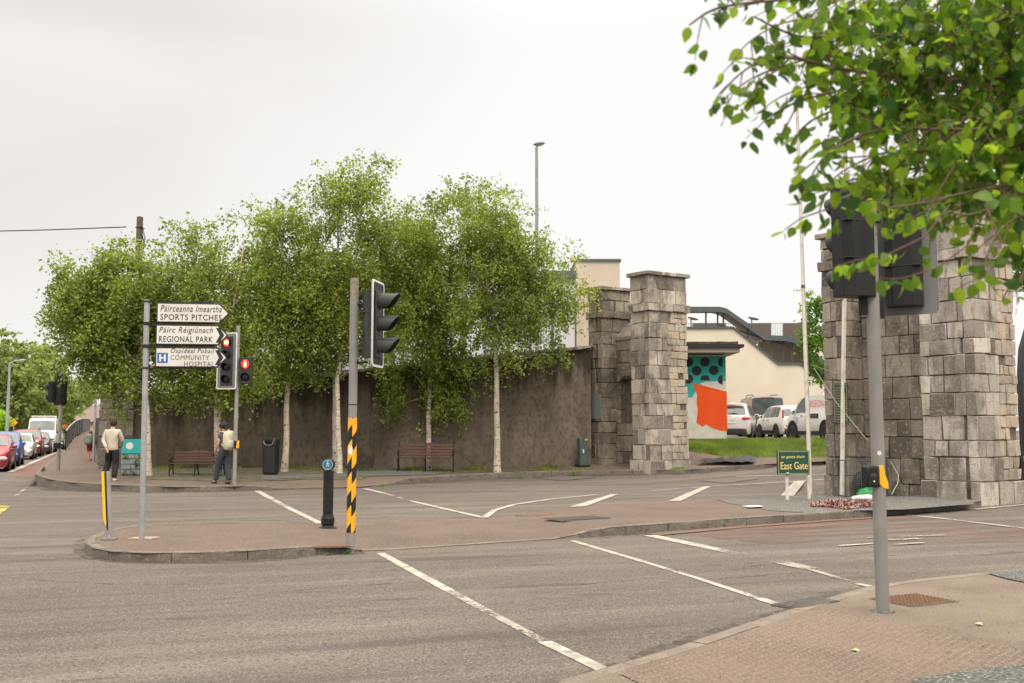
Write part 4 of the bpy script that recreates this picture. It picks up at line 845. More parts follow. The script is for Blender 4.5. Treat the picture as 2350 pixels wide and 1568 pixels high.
for c in ((1618, 831, 11, 0, 0, None), (1658, 831, 11, 0, 0, 'right'), (1599, 851, 11, 0, 0, None), (1638, 850, 11, 0, 0, None), (1618, 872, 11, 0, 0, 'bottom'), (1658, 872, 11, 0, 0, 'right'), (1580, 831, 11, 0, 0, None), (1580, 870, 11, 0, 0, None)): dot(*c)
bld(m.build('painted_dots', 'mural_dot', smooth=0), hu)
A, B = AT(1490, 812, YM), AT(1696, 812, YM)
m = MB(); m.box(((A.x + B.x) / 2 - .15, YM + 1.9, A.z + .12), (B.x - A.x, 5.4, .26)); bld(m.build('roof_slab', 'soffit', smooth=0), hu)
m = MB(); m.box(((A.x + B.x) / 2, YM + 1.9, A.z + .24), (B.x - A.x, 5.6, .12)); bld(m.build('gutter', 'fascia', smooth=0), hu)
m = MB()
for i in range(9): m.box((A.x + (B.x - A.x) * (i + .5) / 9 - .2, YM + 1.9, A.z + .36), ((B.x - A.x) / 9 - .01, 5.3, .10), jit=.012)
bld(m.build('roof', 'roof_mossy'), hu)
# distant house at the end of the road
def house(px, ybase, ytop, Y, wpx, label, wall='house_yellow', roof='roof_tile', hip=.4):
    a, b = AT(px - wpx / 2, ybase, Y), AT(px + wpx / 2, ybase, Y); zt = AT(px, ytop, Y).z; t = thing('house', label, 'house', ((a.x + b.x) / 2, Y, 0)); W = b.x - a.x; ze = zt * .58
    MB().box((0, 3.5, ze / 2 - .5), (W, 7, ze + 1)).build('wall', wall, t, smooth=0)
    m = MB(); m.add([(-W / 2 - .3, -.4, ze), (W / 2 + .3, -.4, ze), (W / 2 + .3, 7.4, ze), (-W / 2 - .3, 7.4, ze), (-W / 2 * (1 - hip), 3.5, zt), (W / 2 * (1 - hip), 3.5, zt)], [(0, 1, 5, 4), (2, 3, 4, 5), (0, 4, 3), (1, 2, 5), (0, 3, 2, 1)]); r_ = m.build('roof', roof, t, smooth=0)
    MB().box((W * .2, 3.5, zt + .3), (.7, .7, 1.4)).build('chimney', wall, r_, smooth=0)
    for k in (-1, 1):
        f = MB().box((k * W * .22, -.02, ze * .5), (W * .18, .1, ze * .3)).build('window', 'white_paint', t, smooth=0); MB().box((k * W * .22, -.08, ze * .5), (W * .15, .04, ze * .25)).build('pane', 'glass_car', f, smooth=0)
house(196, 990, 928, 105, 58, 'far house with a brown hipped roof at the end of the left street'); house(232, 985, 915, 125, 56, 'dark roofed far house half hidden behind the leaning birch leaves', 'cream2', 'slate_blue')
# ================================================================== TREES
def in_noise(p, s, off): return mnoise.noise(Vector(p) * s + Vector((off, 0, 0)))
def birch(label, base, trunks, ells, nleaf, seed, size=.10, mat='leaf_birch', group='young birches in front of the wall', cat='tree', name='birch_tree', bark_='birch_bark', Y=None, droop=.55, strand=(.35, .8), limbs=30, limbmat='birch_limb'):
    r = random.Random(seed); b = GP(*base) if Y is None else AT(base[0], base[1], Y); Y = b.y
    t = thing(name, label, cat, b, 0, group)
    m = MB(); tr = []
    for pts, rad in trunks:
        q = [AT(px, py, Y + dy) - b for px, py, dy in pts]; q[0].z = -.1; q = resample(q, .7)
        for i in range(1, len(q) - 1): q[i] += Vector((r.uniform(-.02, .02), r.uniform(-.02, .02), 0))
        n = len(q); m.tube(q, [rad * (1.25 if i == 0 else 1) * (1 - .8 * (i / (n - 1))) + .008 for i in range(n)], 9); tr.append(q)
    m.build('trunk', bark_, t, smooth=60)
    E = []
    for cx, cy, rx, ry in ells:
        c = AT(cx, cy, Y) - b; k = Y / FPX; f_ = (1.12 if cy < 800 else .9) if name == 'birch_tree' else 1; rx *= f_; ry *= f_; E.append((c, rx * k, max(rx, ry * .6) * k * .85, ry * k))
    vol = [e[1] * e[2] * e[3] for e in E]; tot = sum(vol); per = 22; ns = nleaf // per; pts = []; heads = []
    for i in range(ns):
        x = r.random() * tot; j = 0
        while x > vol[j]: x -= vol[j]; j += 1
        for _ in range(8):
            u = Vector((r.gauss(0, 1), r.gauss(0, 1), r.gauss(0, 1))).normalized(); rr = r.random() ** .42
            c, a, d, e = E[j]; lump = 1 + .20 * in_noise(u * 2.2, 1, seed * 3.3 + j)
            p = c + Vector((u.x * a, u.y * d, u.z * e)) * rr * lump
            if in_noise(p, .85, seed) > -.22 + .25 * (rr - .8): break
        heads.append(p.copy()); ln = r.uniform(*strand); dirn = Vector((u.x * .5, u.y * .5, -.85 + (.9 if p.z > c.z + e * .55 else 0))).normalized()
        for k in range(per):
            s_ = r.random(); pts.append(p + dirn * ln * s_ + Vector((r.gauss(0, .085), r.gauss(0, .085), r.gauss(0, .07))))
    m = MB()
    for i in range(limbs):
        hd = r.choice(heads); q = r.choice(tr); hz = hd.z - math.hypot(hd.x, hd.y) * r.uniform(.5, 1.1)
        hz = max(hz, q[-1].z * .33); k = min(range(len(q)), key=lambda i: abs(q[i].z - hz)); s = q[max(1, k)]
        mid = s.lerp(hd, .5) + Vector((0, 0, .12 * (hd - s).length * r.uniform(-.2, 1))); rad = .007 + .006 * (hd - s).length
        m.tube([s, s.lerp(mid, .5) + Vector((r.uniform(-.05, .05),) * 3), mid, mid.lerp(hd, .6) + Vector((r.uniform(-.08, .08),) * 3), hd], [rad, rad * .8, rad * .6, rad * .4, .005], 5, caps=False)
    m.build('limbs', limbmat, t, smooth=180)
    leaves('crown', np.array([tuple(p) for p in pts]), size, mat, t, droop)
    return t
birch('leftmost birch of the row, its crown leaning out over the footpath at the street corner', (340, 1092), [([(341, 1093, 0), (338, 960, 0), (333, 850, 0), (320, 740, .1), (290, 640, .1), (240, 580, .2)], .10)],
      [(225, 705, 98, 135), (205, 635, 55, 65), (235, 590, 42, 45), (155, 690, 38, 50), (275, 845, 65, 85), (195, 800, 42, 50), (300, 700, 75, 130), (235, 885, 30, 45), (265, 930, 28, 30)], 36000, 3)
birch('second birch from the left, forked low down behind the red traffic light', (502, 1090), [([(498, 1090, 0), (498, 960, 0), (493, 860, 0), (470, 720, .1), (440, 560, .1)], .085), ([(499, 985, 0), (507, 900, 0), (520, 800, 0), (540, 680, 0), (560, 560, 0)], .06)],
      [(440, 690, 110, 165), (465, 570, 55, 60), (370, 740, 95, 140), (400, 860, 90, 75), (520, 760, 100, 150), (345, 620, 50, 60), (565, 870, 65, 65), (480, 850, 80, 80)], 41000, 9)
birch('third birch from the left, its white trunk standing right of the black litter bin', (655, 1083), [([(652, 1083, 0), (657, 1040, 0), (658, 900, 0), (663, 780, 0), (655, 640, 0), (640, 500, 0)], .10)],
      [(620, 660, 100, 170), (570, 560, 55, 65), (680, 500, 50, 75), (610, 500, 40, 40), (690, 720, 90, 130), (600, 830, 80, 60), (690, 820, 60, 55)], 37000, 14)
birch('fourth and tallest birch, twin white trunks just left of the striped pole', (772, 1085), [([(770, 1077, .5), (768, 960, .5), (768, 880, .3), (780, 700, .2), (775, 480, .2)], .085), ([(779, 1088, -.3), (776, 960, -.3), (774, 870, -.2), (800, 720, 0), (835, 430, 0)], .088)],
      [(800, 590, 110, 175), (840, 430, 60, 62), (775, 420, 45, 45), (880, 480, 50, 70), (745, 700, 85, 130), (870, 680, 80, 130), (740, 800, 60, 60), (820, 800, 60, 50)], 41000, 21)
birch('fifth birch from the left, its trunk rising behind the right hand bench', (985, 1079), [([(983, 1079, 0), (984, 960, 0), (988, 860, 0), (975, 700, 0), (965, 560, 0)], .095)],
      [(950, 690, 75, 160), (985, 820, 95, 110), (915, 890, 50, 70), (1030, 900, 60, 75), (960, 540, 60, 85), (915, 600, 60, 90), (985, 960, 35, 40)], 33000, 28)
birch('rightmost birch of the row, wide crown reaching over to the left gate tower', (1141, 1084), [([(1141, 1085, 0), (1140, 950, 0), (1139, 850, 0), (1130, 720, 0), (1100, 560, 0), (1070, 440, 0)], .11)],
      [(1075, 580, 135, 150), (1055, 455, 70, 52), (1130, 490, 75, 60), (1190, 560, 70, 75), (1165, 640, 95, 110), (1130, 760, 100, 85), (1235, 690, 80, 110), (1290, 640, 55, 55), (1325, 700, 45, 45), (1255, 790, 50, 40), (1000, 660, 90, 120)], 56000, 35)
# willows and hedge across the street on the left
def farcrown(name, label, Y, ells, n, size, mat, trunk, seed, group=None, droop=.6, strand=(.6, 1.6)):
    return birch(label, trunk, [([(trunk[0], trunk[1], 0), (trunk[0] + 3, trunk[1] - 60, 0), (ells[0][0], ells[0][1], 0)], .35)], ells, n, seed, size, mat, group, 'tree', name, 'bark_brown', Y, droop, strand, 16, 'bark_brown')
farcrown('willow_tree', 'big pale willow beyond the queue of cars at the left edge', 82, [(15, 870, 95, 100), (-10, 800, 60, 55), (70, 900, 60, 70), (-60, 900, 80, 120)], 16000, .34, 'leaf_willow', (10, 1010), 41, 'willows beyond the road')
farcrown('willow_tree', 'drooping willow left of the far traffic light, above the white van', 96, [(95, 880, 55, 85), (110, 830, 35, 40), (150, 920, 40, 60), (60, 920, 50, 60)], 12000, .34, 'leaf_willow', (95, 1005), 44, 'willows beyond the road')
farcrown('willow_tree', 'smaller faint tree farther down the street, right of the far traffic light', 130, [(165, 925, 40, 50), (185, 900, 30, 30), (130, 950, 40, 35)], 7000, .42, 'leaf_willow', (165, 1000), 47, 'willows beyond the road')
t = thing('hedge', 'bright green clipped hedge at the left edge of the picture', 'hedge', AT(-40, 1010, 62)); hb = Vector(t.location)
pts = []
r_ = random.Random(5)
for i in range(9000):
    u = Vector((r_.gauss(0, 1), r_.gauss(0, 1), r_.gauss(0, 1))).normalized() * (r_.random() ** .25); pts.append(Vector((u.x * 1.55, u.y * 1.6, 1.0 + u.z * .95 + .1)))
leaves('foliage', np.array([tuple(p) for p in pts]), .16, 'leaf_bright', t, .0); MB().tube([(0, 0, 0 - .6), (0, 0, 1)], .08, 6).build('stem', 'bark_brown', t)
m = MB(); a, b = AT(-140, 985, 88), AT(135, 985, 88); m.box(((a.x + b.x) / 2, 88, 1.1), (b.x - a.x, .4, 2.4)); tag(m.build('roadside_wall', 'render_wall'), 'low dark wall beyond the cars, under the willows', 'wall')
# maple behind the right gate tower and behind the pillar at the right edge
farcrown('maple_tree', 'fresh green maple peeping out left of the right gate tower', 34, [(1880, 770, 42, 55), (1868, 700, 28, 36), (1885, 830, 26, 40), (1950, 760, 60, 90)], 7000, .13, 'leaf_maple', (1950, 1010), 51, None, .3, (.2, .4))
farcrown('maple_tree', 'green tree just showing behind the far right edge of the tower', 33, [(2340, 560, 60, 120), (2300, 420, 60, 55), (2400, 500, 80, 130)], 8000, .15, 'leaf_maple', (2420, 1010), 54, None, .3, (.2, .4))
# creeper and weeds
def weeds(label, c, rad, n, size, mat='leaf_maple', fn=GH, hgt=.1, cat='weeds', name='weeds'):
    p = fn(*c); q = [(random.gauss(0, rad), random.gauss(0, rad * .4), random.random() * hgt + .01) for _ in range(n)]; o = leaves(name, np.array(q), size, mat, None, -.4); o.location = p; tag(o, label, cat); return o
weeds('weed tuft growing at the foot of the left gate tower, by its front corner', (1492, 1086), .08, 160, .05, hgt=.14); weeds('weed tuft growing at the foot of the left gate tower, under its rubble side', (1556, 1085), .12, 240, .05, hgt=.16)
weeds('green weed growing from the island kerb in front of the gravel bed', (1896, 1188), .06, 110, .04, hgt=.08); weeds('weed growing from the far kerb, left of the left gate tower', (1317, 1094), .12, 180, .045, hgt=.13)
weeds('small green weed at the near kerb of the island, left of the striped pole', (798, 1272), .03, 30, .03, hgt=.04); weeds('tiny weed by the dropped kerb behind the striped pole', (876, 1118), .05, 60, .04, hgt=.08)
weeds('small weed in the kerb opposite the car park grass', (1720, 1072), .08, 70, .04, hgt=.06); weeds('weed at the foot of the far kerb near the end of the wall', (1196, 1099), .07, 70, .04, hgt=.06)
def tufts(name, label, n, sampler, hgt, wd, mat='blade', spread=.3):
    co = []
    for i in range(n):
        p = sampler(); a = random.random() * 6.28; l = hgt * random.uniform(.5, 1.3); dx, dy = random.gauss(0, spread) * l, random.gauss(0, spread) * l; w_ = wd * random.uniform(.6, 1.3)
        co += [(p.x - w_ * math.cos(a), p.y - w_ * math.sin(a), p.z), (p.x + w_ * math.cos(a), p.y + w_ * math.sin(a), p.z), (p.x + dx, p.y + dy, p.z + l)]
    o = fast_mesh(name, np.array(co), n, 3, mat); tag(o, label, 'grass', kind='stuff'); return o
tufts('grass', 'long bright grass on the bank below the parked cars', 42000, lambda: bank(random.random(), random.random()), .11, .006)
def strip():
    a = random.random(); p = WL.lerp(WR, a); k = random.random() ** 2.0 * 1.5; q = Vector((p.x + .35 * k, p.y - k - .05, 0)); q.z = zpp(q.x, q.y) + .01; return q
cl = [Vector((random.random(), random.random(), 0)) for _ in range(60)]
def strip2():
    for _ in range(30):
        p = strip()
        if mnoise.noise(Vector((p.x * 1.1, p.y * 1.5, 4))) > .08: return p
    return p
tufts('grass', 'patchy weeds and grass along the foot of the wall under the birches', 7000, strip2, .09, .006, mat='leaf_birch')
# ---------------- the tree that hangs into the top right of the picture
def AD(px, py, d): return AT(px, py, d)
nt_ = thing('street_tree', 'close tree with large round green leaves hanging into the top right corner', 'tree', (4.3, 3.6, .02)); NB = Vector(nt_.location)
m = MB(); tw = MB(); LP = []; r = random.Random(12)
m.tube([(0, 0, -.1), (.03, 0, 1), (-.02, .02, 2), (.05, 0, 3), (0, .05, 4.4), (.1, 0, 6)], [.15, .12, .11, .095, .07, .03], 10)
def twig(p0, d, ln, lv=1.0, sag=.5):
    p = p0.copy(); path = [p.copy()]; n = max(3, int(ln / .035)); d = d.normalized()
    for i in range(n):
        d = (d + Vector((r.gauss(0, .10), r.gauss(0, .10), r.gauss(0, .09) - sag * .09))).normalized(); p = p + d * (ln / n); path.append(p.copy())
        if i > 0 and r.random() < lv:
            LP.append(p + Vector((r.gauss(0, .008), r.gauss(0, .008), -.006)))
            if r.random() < .7: LP.append(p + Vector((r.gauss(0, .02), r.gauss(0, .014), -.01)))
    tw.tube(path, [.0028 * (1 - .6 * i / n) for i in range(n + 1)], 4, caps=False); return path
paths = [
 ([(2700, 20, 3.9), (2350, 50, 3.8), (2150, 150, 3.7), (1980, 200, 3.6), (1900, 240, 3.5)], .009, 1.0),
 ([(2700, 60, 3.3), (2400, 330, 3.2), (2200, 350, 3.1), (2050, 340, 3.0), (1930, 390, 2.95), (1890, 440, 2.9)], .009, 1.0),
 ([(2700, -60, 3.3), (2350, 20, 3.2), (2100, 130, 3.1), (1930, 210, 3.0), (1830, 230, 3.0), (1760, 270, 3.0)], .009, 1.0),
 ([(2700, 250, 4.0), (2350, 300, 3.8), (2180, 400, 3.7), (2080, 440, 3.6), (1960, 460, 3.6)], .009, 1.0),
 ([(2700, -150, 3.5), (2350, -60, 3.2), (2050, -20, 3.0), (1880, -10, 2.9), (1790, 0, 2.85), (1700, 8, 2.8), (1630, 22, 2.8), (1582, 58, 2.8)], .014, 1.0),
 ([(2700, 40, 3.6), (2350, 95, 3.3), (2150, 92, 3.2), (1960, 78, 3.1), (1850, 90, 3.0), (1790, 70, 2.95), (1730, 38, 2.9)], .015, 1.0),
 ([(2700, 110, 3.4), (2350, 180, 3.2), (2120, 185, 3.1), (1930, 160, 3.0), (1820, 130, 2.95), (1740, 140, 2.9), (1690, 175, 2.85), (1655, 215, 2.85)], .012, 1.0),
 ([(2700, 230, 3.7), (2350, 215, 3.5), (2150, 205, 3.3), (1980, 235, 3.2), (1860, 270, 3.1), (1815, 330, 3.05)], .012, 1.0),
 ([(2700, 260, 3.3), (2350, 290, 3.1), (2200, 300, 3.0), (2020, 290, 2.95), (1910, 340, 2.9), (1870, 385, 2.9), (1850, 440, 2.9)], .011, 1.0),
 ([(2700, 330, 3.6), (2350, 370, 3.4), (2150, 380, 3.3), (2000, 400, 3.2), (1900, 430, 3.1), (1880, 485, 3.1)], .011, 1.0),
 ([(2700, 360, 3.2), (2350, 420, 3.0), (2220, 440, 2.95), (2110, 470, 2.9), (2000, 480, 2.9)], .010, 1.0),
 ([(2700, -260, 3.9), (2350, -20, 3.7), (2200, 30, 3.6), (2050, 40, 3.5), (1950, 100, 3.4)], .012, .9),
 ([(2700, 170, 3.9), (2350, 140, 3.7), (2200, 250, 3.6), (2100, 330, 3.5), (2050, 380, 3.4)], .010, .9),
 ([(2700, 400, 3.0), (2420, 470, 2.8), (2330, 500, 2.75), (2280, 540, 2.7), (2250, 640, 2.7)], .009, 1.0),
 ([(2700, 300, 3.1), (2450, 400, 3.0), (2330, 450, 2.95), (2230, 500, 2.9), (2150, 480, 2.9)], .008, 1.0),
 ([(2700, 470, 3.3), (2450, 500, 3.2), (2350, 590, 3.1), (2300, 690, 3.1)], .007, .8),
 ([(1950, 60, 3.2), (1850, 40, 3.1), (1770, 60, 3.0), (1700, 110, 2.95), (1680, 150, 2.9)], .004, 1.0),
 ([(1950, 120, 3.2), (1830, 140, 3.1), (1740, 170, 3.0), (1680, 210, 2.95), (1660, 270, 2.9)], .004, 1.0),
 ([(2000, 180, 3.3), (1880, 190, 3.2), (1790, 220, 3.1), (1740, 260, 3.05)], .004, 1.0),
 ([(2000, 320, 3.3), (1900, 320, 3.2), (1840, 350, 3.1), (1825, 400, 3.05)], .004, 1.0),
 ([(2650, 380, 2.7), (2440, 450, 2.6), (2370, 560, 2.55), (2340, 660, 2.5)], .009, 1.0)]
for pth, rad, dens in paths:
    q = [AD(*p) - NB for p in pth]; zt = q[0].z - .5; q = ([Vector((.03, 0, max(1.6, zt)))] + q) if pth[0][0] > 2400 else q
    q3 = q
    for _ in range(2):
        o_ = [q3[0]]
        for a, b in zip(q3, q3[1:]): o_ += [a.lerp(b, .25), a.lerp(b, .75)]
        q3 = o_ + [q3[-1]]
    n = len(q3); m.tube(q3, [rad * .6 * (1 - .85 * (i / (n - 1)) ** .8) + .0012 for i in range(n)], 6)
    ev = even(q3, .05); start = (q[1] - q[0]).length * .3 if pth[0][0] > 2400 else .05; acc = 0
    for a, b in zip(ev, ev[1:]):
        acc += (b - a).length
        if acc < start: continue
        left_m = sum((y - x).length for x, y in zip(ev, ev[1:])) - acc; rest = min(1, left_m / 1.5); along = (b - a).normalized()
        k = (4 if rest > .12 else 1) if pth[0][0] > 2400 else (1 if r.random() < .5 else 0)
        for _ in range(k):
            if r.random() < (.95 if rest > .25 else .5) * dens:
                twig(a, along * r.uniform(.2, 1.1) + Vector((r.gauss(0, .5), r.gauss(0, .6), r.gauss(-.12, .7))), r.uniform(.08, .14) + (.22 * min(1, rest * 1.6)) * r.random(), .95)
        if rest < .3 and r.random() < .8: LP.append(b + Vector((0, 0, -.006)))
# hand placed hanging sprays (a stem and the leaves at its end)
for pth in ([(2180, 470, 2.8), (2120, 545, 2.75), (2020, 592, 2.7), (1960, 598, 2.7), (1905, 618, 2.7)], [(2240, 500, 2.8), (2225, 560, 2.75), (2150, 615, 2.7), (2070, 640, 2.7), (2015, 640, 2.7)], [(1900, 480, 2.9), (1840, 500, 2.9), (1800, 528, 2.9)],
            [(2260, 470, 2.7), (2300, 560, 2.65), (2240, 640, 2.6), (2190, 665, 2.6)], [(1870, 370, 3), (1820, 410, 3), (1838, 440, 3)], [(2190, 380, 2.8), (2130, 480, 2.8), (2060, 520, 2.8)],
            [(1800, 150, 2.9), (1740, 190, 2.9), (1705, 255, 2.9)], [(1830, 240, 3), (1800, 300, 3), (1790, 310, 3)]):
    q = [AD(*p) - NB for p in pth]; ev = even(q, .02); tw.tube(ev, [.0028 * (1 - .5 * i / len(ev)) for i in range(len(ev))], 5, caps=False)
    for p in ev[len(ev) * 5 // 9:]:
        for _ in range(2 if r.random() < .5 else 1): LP.append(p + Vector((r.gauss(0, .012), r.gauss(0, .012), -.005)))
m.build('trunk', 'bark_brown', nt_, smooth=60); tw.build('twigs', 'twig', nt_, smooth=180, recalc=False)
fil = [p for p in LP]
leaves('foliage', np.array([tuple(p) for p in fil]), .044, 'leaf_near', nt_, 1.15, big=True); print('near leaves', len(fil))
# ================================================================== STREET FURNITURE
def head(parent, M, n=3, lens=.10, pitch=.30, wd=.30, board=(.50, 1.2), bcol='board_grey', border='white_paint', body='black_plastic', lit=None, vis_len=.28, vmat='black_plastic', depth=.20, zoff=0., name='signal_head', rows=None):
    """a signal head facing local -Y, centred on M"""
    hgt = n * pitch; m = MB(M); c = .07
    m.slab([(-wd / 2, -.02), (wd / 2, -.02), (wd / 2, depth - c), (wd / 2 - c, depth), (-wd / 2 + c, depth), (-wd / 2, depth - c)], -hgt / 2, hgt / 2)
    for k in range(1, n): m.box((0, depth / 2 - .01, -hgt / 2 + k * pitch), (wd + .006, depth + .03, .010))
    o = m.build(name, body, parent, bevel=.006)
    if board:
        bw, bh = board; m = MB(M); r_ = .05
        pts = []
        for sx, sz, a0 in ((1, 1, 0), (-1, 1, 90), (-1, -1, 180), (1, -1, 270)):
            for k in range(4):
                a = R(a0 + 30 * k); pts.append((sx * (bw / 2 - r_) + r_ * math.cos(a), sz * (bh / 2 - r_) + r_ * math.sin(a)))
        m.prism(pts, .0, .012); bo = m.build('backing_board', bcol, o)
        if border:
            m = MB(M); inn = [(x * (1 - .06 / bw), z * (1 - .06 / bh)) for x, z in pts]; k = len(pts)
            m.add([(x, -.004, z) for x, z in pts] + [(x, -.004, z) for x, z in inn] + [(x, .016, z) for x, z in pts], [(i, (i + 1) % k, (i + 1) % k + k, i + k) for i in range(k)] + [(i, (i + 1) % k, (i + 1) % k + 2 * k, i + 2 * k) for i in range(k)]); m.build('white_border', border, bo)
    for k in range(n):
        z = hgt / 2 - (k + .5) * pitch; rr = lens * 1.08
        m = MB(M); vs = []; S = 22; a0, a1 = R(-50), R(230)      # hood open below, longer at the top
        for j in range(S + 1):
            a = a0 + (a1 - a0) * j / S; top = .5 + .5 * math.sin(a); l = vis_len * (.35 + .65 * top ** .8); tap = .96
            vs += [(rr * math.cos(a), -.02, z + rr * math.sin(a)), (rr * tap * math.cos(a), -.02 - l, z + rr * tap * math.sin(a)), ((rr - .008) * math.cos(a), -.02, z + (rr - .008) * math.sin(a)), ((rr * tap - .008) * math.cos(a), -.02 - l, z + (rr * tap - .008) * math.sin(a))]
        fs = []
        for j in range(S): b = 4 * j; fs += [(b, b + 4, b + 5, b + 1), (b + 2, b + 3, b + 7, b + 6), (b + 1, b + 5, b + 7, b + 3)]
        fs += [(0, 1, 3, 2), (4 * S, 4 * S + 2, 4 * S + 3, 4 * S + 1)]
        m.add(vs, fs); m.build('visor', vmat, o, smooth=50)
        lm = 'lens_red' if lit == k else ('lens_red_off' if k == 0 else 'lens_dark')
        m = MB(M); m.lathe([(lens * .99, 0), (lens * .85, .02), (lens * .5, .035), (0.001, .04)], (0, -.021, z), 18, M=FRONT); m.build('lens', lm, o, smooth=180)
        if lit == k and name != 'pedestrian_signal':
            m = MB(M); m.lathe([(lens * .62, 0), (lens * .3, .012), (0.001, .014)], (0, -.052, z), 16, M=FRONT); m.build('lamp_glow', 'lens_core', o, smooth=180)
    return o
def pole(parent, hgt, rad, mat, cap='pole_old', caph=.0, name='pole'):
    m = MB(); m.tube([(0, 0, -.1), (0, 0, hgt - caph)], rad, 20); o = m.build(name, mat, parent)
    if caph: MB().tube([(0, 0, hgt - caph), (0, 0, hgt)], rad * .98, 20).build('weathered_top', cap, o)
    return o
def zpx(py, p, px=None):   # height above the foot p of something seen at row py
    return AT(px or CX, py, p.y).z - p.z
# --- striped pole on the island
p = GI(805, 1257); t = thing('traffic_light', 'traffic light on a pole wrapped in yellow and black stripes, standing on the island', 'traffic light', p); H = zpx(639, p); rp_ = .058
pole(t, H, rp_, 'pole_grey', caph=.28)
zb, zt = zpx(1222, p), zpx(959, p)
m = MB(); SEG = 48; k = int((zt - zb) / .01); per = .435
vs = [((rp_ + .003) * math.cos(2 * PI * j / SEG), (rp_ + .003) * math.sin(2 * PI * j / SEG), zb + (zt - zb) * i / k) for i in range(k + 1) for j in range(SEG)]; m.v = vs
# the wrap is two strips of tape butted off register: helical stripes, shifted across the joint
for i in range(k):
    for j in range(SEG):
        a = 2 * PI * (j + .5) / SEG; z = (zt - zb) * (i + .5) / k; ang = (a - PI) % (2 * PI); u = ang / (2 * PI)
        sh = 0 if ang < R(98) else .17
        ph = ((z - ang * .08 + sh) / per) % 1
        m.f.append((i * SEG + j, i * SEG + (j + 1) % SEG, (i + 1) * SEG + (j + 1) % SEG, (i + 1) * SEG + j)); m.mi.append(0 if ph < .54 else 1)
m.build('striped_wrap', ['yellow', 'black'], t, smooth=180)
m = MB(); zz = zpx(1033, p); m.lathe([(.03, 0), (.03, .004)], (-.012, -rp_ - .001, zz), 14, M=FRONT @ Matrix.Scale(2.1, 4, (0, 1, 0))); m.build('sticker', 'white_paint', t)
hm = TR(.33, 0, zpx(744, p)) @ RZ(R(80)); head(t, hm, 3, .105, .305, .30, (.50, 1.18), body='dark_grey', vis_len=.28, vmat='dark_grey', bcol='black_plastic')
for py in (699, 832): MB().tube([(.05, 0, zpx(py, p)), (.08, 0, zpx(py, p)), (.20, 0, zpx(py, p))], [.035, .014, .014], 8).build('bracket', 'black_plastic', t)
MB().tube([(0, 0, zpx(930, p)), (0, 0, zpx(928, p))], rp_ + .002, 20).build('band', 'black_plastic', t)
# --- near pole
p = G(2026, 1404, .018); t = thing('traffic_light', 'nearest traffic light, grey pole on the near pavement with two black heads seen from behind', 'traffic light', p); H = 3.75; rp_ = .058
pole(t, H, rp_, 'pole_grey', caph=.1, cap='pole_grey')
ctr = lambda px, py: AT(px, py, p.y) - p
c = ctr(1954, 555); head(t, TR(c.x, .06, c.z) @ RZ(R(180 + 20)), 3, .115, .34, .36, None, body='black_plastic', vis_len=.22, vmat='black_plastic')
c = ctr(2086, 565); head(t, TR(c.x + .02, .16, c.z) @ RZ(R(180 - 30)), 3, .115, .36, .31, (.56, 1.22), body='black_plastic', vis_len=.30, vmat='galv_warm', bcol='board_grey')
for py in (700, 480):
    MB().box((-.09, .0, ctr(2010, py).z), (.06, .05, .18)).build('bracket', 'black_plastic', t); MB().box((.07, .03, ctr(2045, py + 10).z), (.07, .05, .16)).build('bracket', 'black_plastic', t)
c = ctr(1992, 1093); o = MB(RZ(R(22))).box((-.105, -.015, c.z), (.135, .085, .185)).build('push_button', 'black_plastic', t, bevel=.018)
mm = RZ(R(22)); m = MB(mm); m.prism([(-.037, c.z + .095), (.01, c.z + .095), (.022, c.z + .02), (.052, c.z - .05), (.058, c.z - .11), (.0, c.z - .105), (-.037, c.z - .07)], -.062, -.045); m.build('yellow_edge', 'yellow', o, bevel=.004)
m = MB(mm); m.prism([(-.045, c.z + .088), (-.035, c.z + .088), (.03, c.z - .04), (.04, c.z - .10), (-.045, c.z - .09)], -.05, .03); m.build('side_shell', 'black_plastic', o)
m = MB(mm); m.lathe([(.012, 0), (.010, .008), (.002, .011)], (-.105, -.058, c.z - .045), 14, M=FRONT); m.build('button', 'chrome', o, smooth=180)
for i, s in enumerate(('Push button', 'wait for signal')): text_obj(s, 'lettering', 'galv', o, mm @ TR(-.105, -.0585, c.z + .022 - .016 * i) @ FRONT, width=.055 + .008 * i, height=.009)
m = MB(); c = ctr(2014, 1040); m.lathe([(.02, 0), (.02, .001)], (c.x * 1.0 - .006, -.058, c.z), 14, M=FRONT); m.build('sticker', 'white_paint', t)
m = MB(); m.tube([(0, 0, -.01), (0, 0, .015)], [.11, .10], 12); m.build('base_collar', 'gravel', t)
# --- signal behind the direction signs
p = GP(538, 1113); t = thing('traffic_light', 'traffic light showing red behind the direction sign, with a red walking figure beside it', 'traffic light', p); pole(t, zpx(748, p), .054, 'galv_warm', caph=.0)
c = lambda px, py: AT(px, py, p.y) - p
q = c(523, 829); head(t, TR(q.x, -.10, q.z) @ RZ(R(-14)), 4, .11, .335, .36, (.60, 1.55), body='dark_grey', lit=0, vis_len=.13, bcol='board_grey')
q = c(565, 851); ph = head(t, TR(q.x, -.08, q.z) @ RZ(R(4)), 2, .115, .36, .34, None, body='dark_grey', lit=0, vis_len=.10, name='pedestrian_signal')
fm = MB(TR(q.x, -.08, q.z) @ RZ(R(4))); z0 = .18
fm.lathe([(.024, 0), (.024, .006)], (0, -.065, z0 + .062), 12, M=FRONT); fm.prism([(-.03, z0 + .035), (.03, z0 + .035), (.034, z0 - .02), (.024, z0 - .09), (.004, z0 - .09), (0, z0 - .03), (-.004, z0 - .09), (-.024, z0 - .09), (-.034, z0 - .02)], -.071, -.066)
fm.build('standing_figure', 'lens_core', ph)
